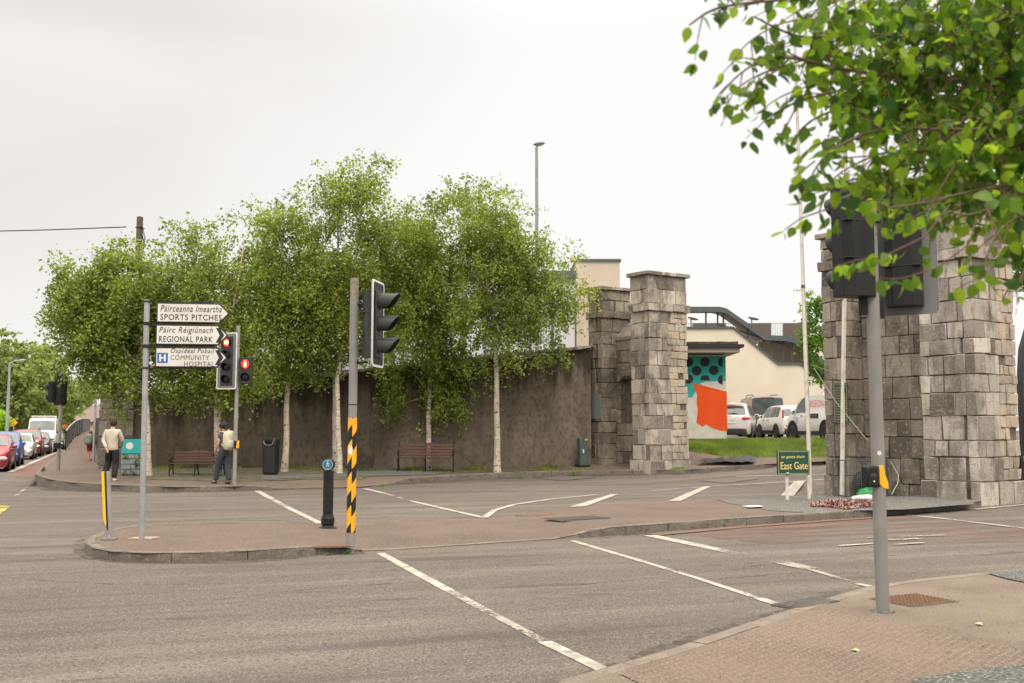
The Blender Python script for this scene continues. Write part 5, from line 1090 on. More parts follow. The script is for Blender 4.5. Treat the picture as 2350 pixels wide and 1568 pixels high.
q = c(546, 1020); m = MB(); m.box((q.x - .045, -.06, q.z), (.09, .06, .20)); o = m.build('push_button', 'black_plastic', t, bevel=.01); m = MB(); m.prism([(q.x + .0, q.z + .10), (q.x + .065, q.z + .10), (q.x + .05, q.z - .10), (q.x - .02, q.z - .10)], -.1, -.085); m.build('yellow_edge', 'yellow', o)
m = MB(); q = c(548, 780); m.box((.035, -.03, q.z), (.05, .03, .36)); m.box((.1, -.02, c(565, 851).z), (.12, .05, .08)); m.build('bracket', 'galv_warm', t)
# --- far left signal
p = G(133, 1092, .13); t = thing('traffic_light', 'far traffic light on the street corner at the left, its heads seen from behind', 'traffic light', p); pole(t, zpx(853, p), .056, 'galv_warm', caph=.12)
q = AT(138, 894, p.y) - p; head(t, TR(q.x - .02, .10, q.z) @ RZ(R(180 + 8)), 3, .11, .33, .30, (.40, 1.04), body='black_plastic', vis_len=.1, bcol='black_plastic', border='black_plastic')
q = AT(118, 900, p.y) - p; head(t, TR(q.x - .0, .0, q.z) @ RZ(R(-90 - 10)), 2, .11, .34, .30, None, body='black_plastic', vis_len=.16, name='pedestrian_signal')
q = AT(134, 1023, p.y) - p; MB().box((q.x - .02, -.06, q.z), (.20, .1, .18)).build('push_button', 'black_plastic', t, bevel=.01)
# --- direction sign
p = GI(325, 1239); t = thing('direction_sign', 'grey post with three white finger signs to sports pitches, regional park and hospital', 'direction sign', p); t.rotation_euler.y = -.010; H = zpx(688, p); pole(t, H, .038, 'galv')
AZ = R(13)
def finger(py0, py1, px0, tip, lines, chev, label):
    z0, z1 = zpx(py1, p), zpx(py0, p); hz = z1 - z0; k = p.y / FPX / math.cos(AZ) * 1.012; x0 = (px0 - 336) * k; x1 = (tip - 338) * k; nb = hz * .44
    M = RZ(AZ) @ TR(0, -.045, (z0 + z1) / 2); outl = [(x0, -hz / 2), (x1 - nb, -hz / 2), (x1 - nb * .30, -hz * .16), (x1, 0), (x1 - nb * .30, hz * .16), (x1 - nb, hz / 2), (x0, hz / 2)]
    m = MB(M); m.prism(outl, 0, .02); o = m.build('sign_plate', 'sign_black', t, bevel=.004); o['label'] = label
    cx, cz = (x0 + x1) / 2, 0; e = .019; fx = 1 - 2 * e / (x1 - x0); fz = 1 - 2 * e / hz
    m = MB(M); m.prism([((x - cx) * fx + cx, z * fz) for x, z in outl], -.003, .0); m.build('white_face', 'sign_white', o)
    for s, mt, xa, xb, zc, hh, sh, bd in lines:
        text_obj(s, 'lettering', mt, o, M @ TR((x0 + (xa + xb) / 2 * (x1 - x0)), -.0045, zc * hz) @ FRONT, width=(xb - xa) * (x1 - x0), height=hh * hz, shear=sh, bold=bd, spacing=1.12)
    if chev:
        m = MB(M); c_ = x1 - .050; w_ = .052; m.prism([(c_ - .115, hz * .37), (c_ - .115 + w_, hz * .37), (c_, 0), (c_ - .115 + w_, -hz * .37), (c_ - .115, -hz * .37), (c_ - w_ - .010, 0)], -.005, -.0035); m.build('chevron', 'sign_black', o)
    return o, M, x0, x1, hz
finger(694.5, 741, 357, 515, [('Páirceanna Imeartha', 'sign_black', .055, .895, .21, .33, .28, .006), ('SPORTS PITCHES', 'sign_black', .055, .895, -.22, .29, 0, .012)], False, 'top white sign reading SPORTS PITCHES')
finger(745, 792, 356, 513, [('Páirc Réigiúnach', 'sign_black', .05, .79, .20, .38, .28, .006), ('REGIONAL PARK', 'sign_black', .05, .79, -.215, .30, 0, .012)], True, 'middle white sign reading REGIONAL PARK with a black chevron')
o, M, x0, x1, hz = finger(797, 844, 356, 512, [('Ospidéal Pobail', 'sign_black', .215, .82, .29, .30, .28, .006), ('COMMUNITY', 'sign_black', .215, .75, -.01, .235, 0, 0), ('HOSPITAL', 'sign_black', .405, .82, -.32, .235, 0, 0)], True, 'bottom white sign reading COMMUNITY HOSPITAL with a blue H square')
xx = x0 + .105 * (x1 - x0); m = MB(M); m.prism([(xx - .07, .062), (xx + .07, .062), (xx + .07, -.078), (xx - .07, -.078)], -.005, -.0035); hb_ = m.build('hospital_symbol', 'sign_blue', o)
m = MB(M)
for a, b, c_, d in ((-.044, -.018, -.058, .042), (.018, .044, -.058, .042), (-.0175, .0175, -.019, .003)): m.prism([(xx + a, c_), (xx + b, c_), (xx + b, d), (xx + a, d)], -.008, -.0055)
m.build('letter_h', 'white_paint', hb_)
for py in (692.5, 741.5, 744.8, 793, 797, 845): 
    z = zpx(py, p); m = MB(); m.tube([(0, 0, z - .012), (0, 0, z + .012)], .044, 16); m.box((.05, -.012, z), (.05, .04, .022)); o = m.build('clamp', 'black', t); m = MB(RZ(AZ)); m.box(((.03 + .90) / 2, -.022, z), (.87, .02, .014)); m.build('rail', 'black', o)
# --- leaning yellow marker post
p = GI(251, 1239); t = thing('marker_post', 'leaning grey marker post with a yellow reflective edge at the nose of the island', 'marker post', p, R(6))
Mt = RY(R(-4.2)); hh = .93
m = MB(Mt); m.slab([(.0 + .05 * math.cos(a), .03 * math.sin(a)) for a in [i * PI / 8 for i in range(16)]], .08, hh); m.build('post', 'galv_warm', t)
m = MB(Mt); m.prism([(-.058, .93), (-.035, .935), (-.022, .93), (-.022, .22), (-.03, .18), (-.058, .30)], -.045, -.03); m.build('yellow_reflector', 'yellow_flat', t)
m = MB(Mt); m.prism([(-.020, .93), (.0, .93), (-.002, .12), (-.020, .17)], -.036, -.03); m.build('dark_edge', 'black', t)
m = MB(); m.tube([(0, 0, .02), (-.004, 0, .09)], .028, 10); m.build('hinge', 'galv', t); m = MB(); m.slab([(-.09, -.08), (.09, -.07), (.09, .08), (-.09, .07)], .0, .022); m.build('base_plate', 'board_grey', t, bevel=.004)
# --- bollard with the walking figure disc
p = GI(752, 1213); t = thing('bollard', 'black plastic bollard with a blue round walking figure sign on its top', 'bollard', p); Hb = zpx(1053, p); s = Hb / 1.06
m = MB(); m.lathe([(.15, 0), (.15, .012), (.105, .03), (.095, .05), (.10, .07), (.108, .085), (.108, .165), (.085, .215), (.082, .25), (.078, .25), (.078, .262), (.083, .265), (.084, .60), (.083, .80), (.080, .80), (.080, .815), (.084, .818), (.084, .93)], n=24); m.build('body', 'black_plastic', t, smooth=22)
m = MB(); m.lathe([(.092, -.09), (.097, -.082), (.097, .082), (.092, .09)], (0, 0, Hb - .097), 28, M=FRONT @ TR(0, 0, 0)); m.build('round_head', 'black_plastic', t, smooth=35)
m = MB(); m.lathe([(.084, 0), (.084, .004)], (0, -.0905, Hb - .097), 28, M=FRONT); d = m.build('disc', 'disc_blue', t)
m = MB(); k = 28; m.add([(r__ * math.cos(2 * PI * i / k), -.0955, Hb - .097 + r__ * math.sin(2 * PI * i / k)) for r__ in (.082, .077) for i in range(k)], [(i, (i + 1) % k, (i + 1) % k + k, i + k) for i in range(k)]); m.build('ring', 'white_paint', d)
zc = Hb - .080; m = MB(); m.lathe([(.010, 0), (.010, .002)], (0, -.0955, zc + .035), 10, M=FRONT)
for poly_ in ([(-.008, .022), (.010, .022), (.012, -.008), (-.008, -.008)], [(-.008, -.006), (.001, -.006), (-.014, -.045), (-.024, -.043)], [(.001, -.006), (.012, -.006), (.026, -.042), (.016, -.046)], [(-.006, .022), (-.010, .014), (-.026, -.004), (-.022, -.008), (-.004, .010)], [(.008, .02), (.012, .012), (.028, .004), (.026, -.001), (.008, .004)]):
    m.prism([(x, zc + z) for x, z in poly_], -.0975, -.0955)
m.build('walking_figure', 'white_paint', d); text_obj('3.2km', 'lettering', 'white_paint', d, TR(0, -.096, Hb - .155) @ FRONT, width=.055, height=.014)
# --- thin pole by the footpath
p = G(214, 1063, .2); t = thing('post', 'thin galvanised pole beside the footpath, next to the child', 'post', p); MB().tube([(0, 0, -.1), (0, 0, zpx(915, p))], .055, 10).build('pole', 'galv', t); MB().tube([(0, 0, zpx(915, p)), (0, 0, zpx(913, p))], .06, 10).build('cap', 'galv', t)
# --- benches
def bench():
    t = thing('bench', '', 'bench', (0, 0, 0), 0, 'benches in front of the wall'); Lb = 1.95
    for x in (-Lb / 2 + .05, 0.0 - .02, Lb / 2 - .05):
        m = MB(); pts = lambda l: [Vector((x, *q)) for q in l]
        m.tube(pts([(-.30, 0), (-.27, .18), (-.22, .36), (-.24, .43)]), .024, 6); m.tube(pts([(.30, 0), (.22, .2), (.14, .40), (.22, .66), (.29, .93)]), .024, 6); m.tube(pts([(-.24, .42), (0, .40), (.16, .40)]), .022, 6)
        m.tube(pts([(-.26, .10), (-.12, .27), (.0, .30), (.12, .27), (.25, .12)]), .014, 5)
        if abs(x) > .5:
            m.tube(pts([(.22, .66), (.05, .67), (-.15, .64), (-.28, .62), (-.33, .58), (-.30, .54)]), .026, 6); m.tube(pts([(-.22, .42), (-.12, .50), (-.20, .60)]), .012, 5)
            for i in range(10):
                a, b = 2 * PI * i / 10, 2 * PI * (i + 1) / 10; m.tube(pts([(.0 + .085 * math.cos(a), .53 + .085 * math.sin(a)), (.0 + .085 * math.cos(b), .53 + .085 * math.sin(b))]), .010, 4)
            m.tube(pts([(.29, .93), (.31, .97), (.27, .98)]), .02, 5)
        m.box((x, -.30, .012), (.06, .1, .024)); m.box((x, .30, .012), (.06, .1, .024)); m.build('leg_frame', 'iron', t, smooth=50)
    for i in range(6): MB().box((0, -.20 + i * .075, .445 - abs(i - 3) * .002), (Lb, .058, .028)).build('seat_slat', 'wood_bench', t, bevel=.006)
    for i in range(4):
        f = i / 3; y = .165 + .105 * f; z = .545 + .10 * i; M = TR(0, y, z) @ RX(R(-14))
        if i < 3: MB(M).box((0, 0, 0), (Lb, .025, .07)).build('back_slat', 'wood_bench', t, bevel=.006)
        else: MB(M).prism([(-Lb / 2, -.035), (Lb / 2, -.035), (Lb / 2, .03), (.45, .03), (.3, .045), (.18, .085), (-.18, .085), (-.3, .045), (-.45, .03), (-Lb / 2, .03)], -.012, .012).build('back_slat', 'wood_bench', t)
    return t
b1 = bench(); b2 = copy_tree(b1)
q = GP(977, 1082); b1.location = q; k = zpx(1013, q) / .98; b1.scale = (.97 * k, k, k); b1['label'] = 'wooden bench with iron ends to the right of the striped pole'; b1.rotation_euler.z = R(3)
q = GP(452, 1092); b2.location = q; k = zpx(1032, q) / .95; b2.scale = (1.0 * k, k, k); b2['label'] = 'wooden bench with iron ends at the left, partly behind the woman'; b2.rotation_euler.z = R(3)
# --- litter bin
p = GP(621, 1090); k = zpx(1004, p) / 1.2; t = thing('litter_bin', 'black round topped litter bin standing on the pavement right of the left bench', 'litter bin', p, R(-8)); t.scale = (k, k, k)
m = MB(); wv, dv = .43, .43; side = lambda w_, d_, n=6: [(sx * (w_ / 2 - .06) + .06 * math.cos(R(a0 + 30 * k_)), sy * (d_ / 2 - .06) + .06 * math.sin(R(a0 + 30 * k_))) for sx, sy, a0 in ((1, 1, 0), (-1, 1, 90), (-1, -1, 180), (1, -1, 270)) for k_ in range(4)]
m.slab(side(wv - .05, dv - .05), 0, .06); m.slab(side(wv, dv), .06, .92); m.build('body', 'bin_black', t, bevel=.01)
m = MB(); m.prism([(-.22, .93), (.22, .93), (.225, 1.10), (.19, 1.155), (.10, 1.185), (0, 1.19), (-.10, 1.185), (-.19, 1.155), (-.225, 1.10)], -.225, .225); ho = m.build('hood', 'bin_black', t, bevel=.02)
m = MB(); m.prism([(-.16, 1.10), (.16, 1.10), (.155, 1.03), (.11, .965), (-.11, .965), (-.155, 1.03)], -.238, -.2255); m.build('opening', 'hole', ho)
m = MB(); m.tube([(-.16, -.236, 1.10), (-.155, -.236, 1.03), (-.10, -.236, .96), (0, -.236, .945), (.10, -.236, .96), (.155, -.236, 1.03), (.16, -.236, 1.10)], .012, 6); m.build('opening_rim', 'galv', ho)
# --- painted utility box at the corner
p = GP(299, 1093); wb = 48 * p.y / FPX; t = thing('utility_box', 'low utility box painted with a teal sky, white moon and stone wall', 'utility box', p, R(2)); Hh = zpx(1006, p)
MB().box((0, .16, Hh / 2), (wb, .3, Hh)).build('body', 'cabinet', t, bevel=.006); MB().box((0, .16, Hh + .012), (wb + .04, .34, .024)).build('top', 'black', t)
m = MB(); zq = Hh * .60; m.prism([(-wb * .47, zq), (wb * .47, zq), (wb * .47, Hh - .02), (-wb * .47, Hh - .02)], -.004, .0); m.build('painted_sky', 'mural_teal', t); MB().lathe([(.105, 0), (.105, .003)], (-wb * .08, -.0045, Hh * .80), 20, M=FRONT).build('painted_moon', 'mural_white', t)
m = MB(); r = random.Random(4); z = .05
for i in range(4):
    x = -wb * .47; hh_ = (zq - .06) / 4
    while x < wb * .45:
        l = min(wb * .47 - x, r.uniform(.25, .45)); m.prism([(x + .01, z + .01), (x + l - .012, z + .012), (x + l - .01, z + hh_ - .014), (x + .012, z + hh_ - .01)], -.006, -.001); x += l
    z += hh_
m.build('painted_stones', 'plaque_grey', t, smooth=0)
pts = [(wb * cx_ + r.gauss(0, .045), -.012, Hh * cz_ + r.gauss(0, .05)) for cx_, cz_ in ((-.22, .5), (.25, .3), (.3, .33), (-.25, .12), (.15, .12), (.4, .5)) for _ in range(45)]
leaves('painted_ivy', np.array(pts), .05, 'leaf_near', t)
# --- grey utility cabinet by the wall end
p = GP(1337, 1071); t = thing('utility_cabinet', 'narrow grey green cabinet against the right end of the rendered wall', 'utility cabinet', p, R(20)); wb = 20 * p.y / FPX; Hh = zpx(1006, p)
o = MB().box((0, 0, Hh / 2), (wb, wb * .9, Hh)).build('body', 'cabinet', t, bevel=.008); MB().box((0, 0, .03), (wb + .12, wb + .1, .06)).build('base', 'black', t)
MB().box((-.02, -wb * .45 - .004, Hh * .5), (wb * .78, .01, Hh * .88)).build('door', 'cabinet', t, bevel=.003); MB().box((-wb * .1, -wb * .45 - .012, Hh * .55), (.05, .006, .12)).build('label_plate', 'white_paint', t); MB().box((wb * .25, -wb * .45 - .012, Hh * .95), (.1, .006, .05)).build('warning_sticker', 'yellow', t)
# --- dark standing stone behind the striped pole
p = GP(835, 1079); m = MB(); Ht = zpx(992, p); vs = []
for i in range(9):
    f = i / 8; rr = (.33 + .05 * math.sin(3 * f)) * (1 - .25 * f ** 3)
    for j in range(14): a = 2 * PI * j / 14; k = 1 + .18 * mnoise.noise(Vector((math.cos(a) * 1.5, math.sin(a) * 1.5, f * 3))); vs.append((rr * k * math.cos(a), rr * k * .8 * math.sin(a), Ht * f - .05 - .12 * (math.cos(a) * -1 > .3) * (f > .9)))
m.add(vs, [(i * 14 + j, i * 14 + (j + 1) % 14, (i + 1) * 14 + (j + 1) % 14, (i + 1) * 14 + j) for i in range(8) for j in range(14)] + [tuple(range(8 * 14, 9 * 14))]); o = m.build('standing_stone', 'rock', None, smooth=35); o.location = p; tag(o, 'dark rough standing stone against the wall, right behind the striped pole', 'boulder')
# --- street lamps, telegraph pole, cable
def lamp(px, ybase, ytop, Y, label, rad=.08, arm=(8, -6), head_='led', hw=.32, mat='galv_warm', mat2='pole_grey'):
    p = AT(px, ybase, Y); p.z = max(p.z, 0) if head_ != 'x' else p.z; t = thing('street_lamp', label, 'street lamp', (p.x, Y, 0)); H = AT(px, ytop, Y).z; k = Y / FPX
    MB().tube([(0, 0, 0), (0, 0, H * .5), (0, 0, H)], [rad * 1.15, rad, rad * .75], 10).build('pole', mat, t)
    ax, az = arm[0] * k, -arm[1] * k; m = MB(); m.tube([(0, 0, H - .05), (ax * .4, 0, H + az * .8), (ax, 0, H + az)], rad * .5, 8); m.build('arm', mat, t)
    M = TR(ax, 0, H + az) @ RY(R(-8)); m = MB(M)
    m.add(*_ell(hw, hw * .55, hw * .30, .0)); hd_ = m.build('lamp_head', mat2, t, smooth=180); m = MB(M); m.add(*_ell(hw * .7, hw * .4, hw * .25, -hw * .16)); m.build('lamp_glass', 'lamp_glass', hd_, smooth=180)
    return t
def _ell(a, b, c, z0, n=12, k=6):
    vs = [(0, 0, z0 - c)] + [(a * math.cos(2 * PI * j / n) * math.cos(-PI / 2 + PI * i / k), b * math.sin(2 * PI * j / n) * math.cos(-PI / 2 + PI * i / k), z0 + c * math.sin(-PI / 2 + PI * i / k)) for i in range(1, k) for j in range(n)] + [(0, 0, z0 + c)]
    fs = [(0, 1 + (j + 1) % n, 1 + j) for j in range(n)] + [(1 + (i - 1) * n + j, 1 + (i - 1) * n + (j + 1) % n, 1 + i * n + (j + 1) % n, 1 + i * n + j) for i in range(1, k - 1) for j in range(n)] + [(1 + (k - 2) * n + j, 1 + (k - 2) * n + (j + 1) % n, len(vs) - 1) for j in range(n)]
    return vs, fs
lamp(1233, 990, 338, 43, 'tall street lamp rising behind the rightmost birch against the sky', .085, (6, -8), hw=.27)
lamp(15, 1000, 832, 58, 'slender street lamp on a bent arm at the left edge, before the willows', .09, (26, -4), hw=.28, mat='galv', mat2='galv')
Yp = 46.; p = AT(302, 1000, Yp); t = thing('telegraph_pole', 'wooden telegraph pole rising behind the leftmost birches', 'telegraph pole', (p.x, Yp, 0)); H = AT(302, 499, Yp).z
MB().tube([(0, 0, 0), (.05, 0, H)], [.17, .145], 10).build('pole', 'wood_pole', t); m = MB(); m.tube([(.05, 0, H), (.05, 0, H + .06)], [.15, .02], 10)
for z in (.5, 1.3): m.box((.06, 0, H - z), (.33, .33, .03))
m.build('bands', 'iron', t); m = MB()
for i in range(5): a = i * 1.3; m.tube([(.2, -.1, H - .4 - i * .1), (.34 + .04 * math.sin(a), -.1, H - .9 - i * .1), (.25, -.1, H - 1.9)], .012, 4, caps=False)
m.build('loose_wires', 'black', t)
a = AT(289, 521, Yp - .2); b = AT(-500, 512, 60); q = [a.lerp(b, i / 16) - Vector((0, 0, .35 * math.sin(PI * i / 16))) for i in range(17)]; o = MB().tube(q, .028, 5).build('overhead_cable', 'black'); tag(o, 'black overhead cable running from the telegraph pole off to the left', 'cable')
# --- warning sign, far left
p = AT(30, 998, 66); t = thing('warning_sign', 'yellow diamond warning sign with a traffic light symbol, left of the white van', 'warning sign', (p.x, 66, 0)); zc = AT(30, 970, 66).z; s = .27
MB().tube([(0, .05, 0), (0, .05, zc)], .04, 8).build('post', 'galv', t); m = MB(); m.prism([(0, zc + s), (s, zc), (0, zc - s), (-s, zc)], -.01, .01); pl = m.build('plate', 'yellow', t)
for dz, mt in ((.13, 'lamp_red'), (0, 'yellow_flat'), (-.13, 'grass_base')): MB().lathe([(.045, 0), (.045, .004)], (0, -.014, zc + dz), 10, M=FRONT).build('lamp_symbol', mt, pl)
# --- bridge railing
rt = thing('bridge_railing', 'grey vertical bar railing that climbs along the footpath beside the road', 'railing', rowpt(57, .45, 156))
pr = [Vector((((x - CX) * Y / FPX), Y, z)) for x, Y, z in ((156, 57, .45), (164, 62, .75), (173, 67, 1.02), (182, 72, 1.22), (192, 77, 1.38), (200, 83, 1.45), (210, 92, 1.5))]; ev = even(smooth_path3 := [v for v in pr], .16)
m = MB(); m2 = MB()
for i, q in enumerate(ev):
    hgt = 1.12
    (m.tube([q - Vector((0, 0, .2)), q + Vector((0, 0, hgt))], .035, 6) if i % 14 == 0 else m2.tube([q + Vector((0, 0, .08)), q + Vector((0, 0, hgt))], .013, 4, caps=False))
bld(m.build('posts', 'black'), rt); bld(m2.build('bars', 'board_grey'), rt); m = MB(); m.tube([q + Vector((0, 0, 1.13)) for q in pr], .045, 6); bld(m.build('top_rail', 'galv'), rt); m = MB(); m.tube([q + Vector((0, 0, .08)) for q in pr], .02, 5); bld(m.build('bottom_rail', 'black'), rt)
# --- flagpoles, ropes
def flagpole(px, py, px2, py2, Y2, label, r0=.055, jx=0):
    p = GI(px, py); t = thing('flagpole', label, 'flagpole', p, 0, 'flagpoles before the right gate tower'); q = AT(px2, py2, p.y) - p; pts = [Vector((0, 0, -.1)), q * .42, q, q * 1.25]
    MB().tube(pts[:2], [r0, r0 * .93], 12).build('lower_tube', 'dirty_white', t); MB().tube(pts[1:], [r0 * .78, r0 * .55, r0 * .45], 12).build('upper_tube', 'dirty_white', t); MB().tube([q * .418, q * .425], r0 * 1.0, 12).build('joint', 'rust', t); MB().tube([q * .01 * 0 + Vector((.03, -r0, 1.2)), q + Vector((.02, -.05, 0))], .005, 4, caps=False).build('halyard', 'rope', t)
    return t, p, q
f1 = flagpole(1860, 1137, 1821, 30, 0, 'leftmost white flagpole, rising just behind the East Gate sign', .052)
f2 = flagpole(1932, 1140, 1945, 60, 0, 'middle white flagpole with a rusty lower end, left of the wire cage', .058)
f3 = flagpole(2003, 1134, 1975, 60, 0, 'rightmost white flagpole, partly hidden behind the near grey pole', .058)
a = AT(1870, 838, 23); b = AT(1934, 862, f2[1].y - .1); c = AT(2010, 905, 22.5)
o = MB().tube([AT(1863, 838, 22.8), b, ], .007, 4).build('rope', 'rope'); tag(o, 'pale rope tied between the left and middle flagpoles', 'rope')
o = MB().tube([AT(1868, 845, 22.6), AT(1920, 925, 22.4), AT(1990, 1010, 22.2)], .007, 4).build('rope', 'rope'); tag(o, 'pale rope slanting down across the middle flagpole', 'rope')
o = MB().tube([AT(1995, 800, 22.3), AT(1945, 868, 22.2), AT(1965, 930, 22.2), AT(1992, 1000, 22.2)], .006, 4).build('rope', 'rust'); tag(o, 'reddish rope hanging between the middle and right flagpoles', 'rope')
o = MB().tube([AT(2044, 1060, 21.5), AT(2062, 1090, 21.5), AT(2060, 1110, 21.4), AT(2046, 1135, 21.2)], .008, 4).build('rope', 'rope'); tag(o, 'loose pale cable curling down right of the near grey pole', 'cable')
# --- East Gate sign
p = GI(1832, 1148); t = thing('gate_sign', 'green sign on two pale posts with gold lettering reading East Gate', 'sign', p); kk = p.y / FPX
z0, z1 = zpx(1089, p), zpx(1034.5, p); W = 78 * kk * 1.02; cx = (1822.5 - 1832) * kk; M = TR(cx, 0, (z0 + z1) / 2) @ RZ(R(12)); hz = z1 - z0
o = MB(M).box((0, 0, 0), (W, .05, hz)).build('board', 'green_sign', t, bevel=.006)
m = MB(M); e = .022
for a, b, c_, d in ((0, hz / 2 - e, W - .04, .006), (0, -hz / 2 + e, W - .04, .006), (-W / 2 + e, 0, .006, hz - .04), (W / 2 - e, 0, .006, hz - .04)): m.box((a, -.0265, b), (c_, .003, d))
m.lathe([(.02, 0), (.02, .004)], (-W * .2, -.0265, -hz / 2 + .035), 6, M=FRONT @ Matrix.Scale(1.8, 4, (1, 0, 0))); m.build('border', 'gold', o)
text_obj('an geata thoir', 'lettering', 'gold', o, M @ TR(-.01, -.0275, hz * .23) @ FRONT, width=W * .74, height=hz * .16, bold=.006); text_obj('East Gate', 'lettering', 'gold', o, M @ TR(0.01, -.0275, -hz * .13) @ FRONT, width=W * .84, height=hz * .31, bold=.004)
for px, dy in ((1808, -.02), (1859, .04)):
    x = (px - 1832) * kk * 1.0; m = MB(); m.box((x, dy + .055, (z1 - .04) / 2 - .05), (.065, .05, z1 - .02 + .1)); m.build('post', 'dirty_white', t, bevel=.004)
# --- wire cage, bags, sedum
p = GI(1990, 1141); t = thing('wire_cage', 'wire mesh cage on the gravel against the right gate tower', 'cage', (p.x, p.y, p.z), R(6)); kk = p.y / FPX; Wc = 100 * kk; Hc = zpx(1057, p)
m = MB()
for x0_, x1_, z0_, z1_ in ((-Wc / 2, Wc / 2, .02, .02), (-Wc / 2, Wc / 2, Hc, Hc), (-Wc / 2, -Wc / 2, 0, Hc), (Wc / 2, Wc / 2, 0, Hc), (0, 0, 0, Hc)):
    for y in (0, .7): m.tube([(x0_, y, z0_), (x1_, y, z1_)], .02, 4)
for x in (-Wc / 2, Wc / 2):
    for z in (.02, Hc): m.tube([(x, 0, z), (x, .7, z)], .02, 4)
m.build('frame', 'metal_green', t, smooth=0); m = MB()
for i in range(1, 24): x = -Wc / 2 + Wc * i / 24; m.tube([(x, 0, 0), (x, 0, Hc)], .0035, 3, caps=False); 
for i in range(1, 16): z = Hc * i / 16; m.tube([(-Wc / 2, 0, z), (Wc / 2, 0, z)], .0035, 3, caps=False)
m.build('mesh_panel', 'wire', t); m = MB(); m.add(*_ell(.22, .2, .28, 0)); o = m.build('dark_bundle', 'black_plastic', None, smooth=180); o.location = p + Vector((.0, .3, .32)); tag(o, 'dark bundle lying inside the wire mesh cage', 'bundle')
def blob(name, label, c, dims, mat, seed, fn=GI, cat='bag'):
    p = fn(*c); vs, fs = _ell(*dims, 0, 22, 12); m = MB(); vs = [Vector(v) * (1 + .30 * mnoise.noise(Vector(v) * 9 + Vector((seed, 0, 0)))) for v in vs]; vs = [Vector((v.x, v.y, max(v.z + dims[2] * .55, .0))) for v in vs]; m.add(vs, fs); o = m.build(name, mat, None, smooth=60); o.location = p; tag(o, label, cat); return o
blob('plastic_bag', 'crumpled green plastic bag in front of the wire cage', (1990, 1141), (.24, .16, .15), 'bag_green', 3); blob('plastic_bag', 'crumpled white plastic bag lying below the green one', (1983, 1148), (.24, .14, .08), 'bag_white', 8)
pts = []; pet = []
for i in range(5200):
    a = random.random() * 2 * PI; rr = random.random() ** .5; px, py = 1945 + 84 * rr * math.cos(a) * (1 + .12 * math.sin(3 * a)), 1160 + 9.5 * rr * math.sin(a) * (1 + .2 * math.sin(5 * a))
    q = GI(px, py); q.z += .015 + .07 * (1 - rr * rr) * random.random(); (pts if i % 3 else pet).append(q)
o = leaves('sedum', np.array([tuple(q) for q in pts]), .045, 'sedum', None, -.3); tag(o, 'low reddish sedum mat spreading over the gravel by the near pole', 'ground cover', kind='stuff')
o = leaves('sedum_flowers', np.array([(q.x, q.y, q.z + .02) for q in pet]), .026, 'petal', None, -.3); tag(o, 'tiny pink flowers over the sedum mat', 'flowers', kind='stuff')
# --- dark sheeting on the pavement behind the gate
m = MB(); nxx, nyy = 26, 9; c = AT(1665, 1049, 34.6)
vs = []
for j in range(nyy):
    for i in range(nxx):
        u, v = i / (nxx - 1) - .5, j / (nyy - 1) - .5; x, y = c.x + u * 1.9 + .3 * v, c.y - .2 + v * .9 * (1 + .5 * math.sin(u * 5)); vs.append((x, y, zpp(x, min(y, 33.5)) + .06 + max(0, y - 33.3) * .12 + .09 * abs(mnoise.noise(Vector((x * 3.1, y * 4, 1)))) * (1 if 0 < i < nxx - 1 else 0)))
m.add(vs, [(j * nxx + i, j * nxx + i + 1, (j + 1) * nxx + i + 1, (j + 1) * nxx + i) for j in range(nyy - 1) for i in range(nxx - 1)]); tag(m.build('plastic_sheet', 'tarp', None, smooth=20), 'crumpled black plastic sheet lying at the foot of the grass bank', 'plastic sheet')
# ================================================================== PEOPLE
def skinned(name, chains, mat, parent, sub=2):
    """chains: list of lists of (key, (x,y,z), rx[, ry]); vertices with the same key are shared; first vertex is the root"""
    keys = {}; vs = []; rad = []; es = []
    for ch in chains:
        prev = None
        for it in ch:
            k = it[0]
            if k not in keys: keys[k] = len(vs); vs.append(it[1]); rad.append((it[2], it[3] if len(it) > 3 else it[2]))
            if prev is not None: es.append((prev, keys[k]))
            prev = keys[k]
    me = bpy.data.meshes.new(name); me.from_pydata(vs, es, []); me.materials.append(MATS[mat]); o = bpy.data.objects.new(name, me); col.objects.link(o); o.parent = parent
    md = o.modifiers.new('skin', 'SKIN'); md.use_smooth_shade = True; md.use_x_symmetry = False; sv = me.skin_vertices[0].data
    for i, r_ in enumerate(rad): sv[i].radius = r_; sv[i].use_root = (i == 0)
    s = o.modifiers.new('sub', 'SUBSURF'); s.levels = sub; s.render_levels = sub
    dg = bpy.context.evaluated_depsgraph_get(); dg.update(); me2 = bpy.data.meshes.new_from_object(o.evaluated_get(dg)); o.modifiers.clear(); o.data = me2; me2.name = name
    me2.polygons.foreach_set('use_smooth', [True] * len(me2.polygons))
    if not me2.materials: me2.materials.append(MATS[mat])
    return o
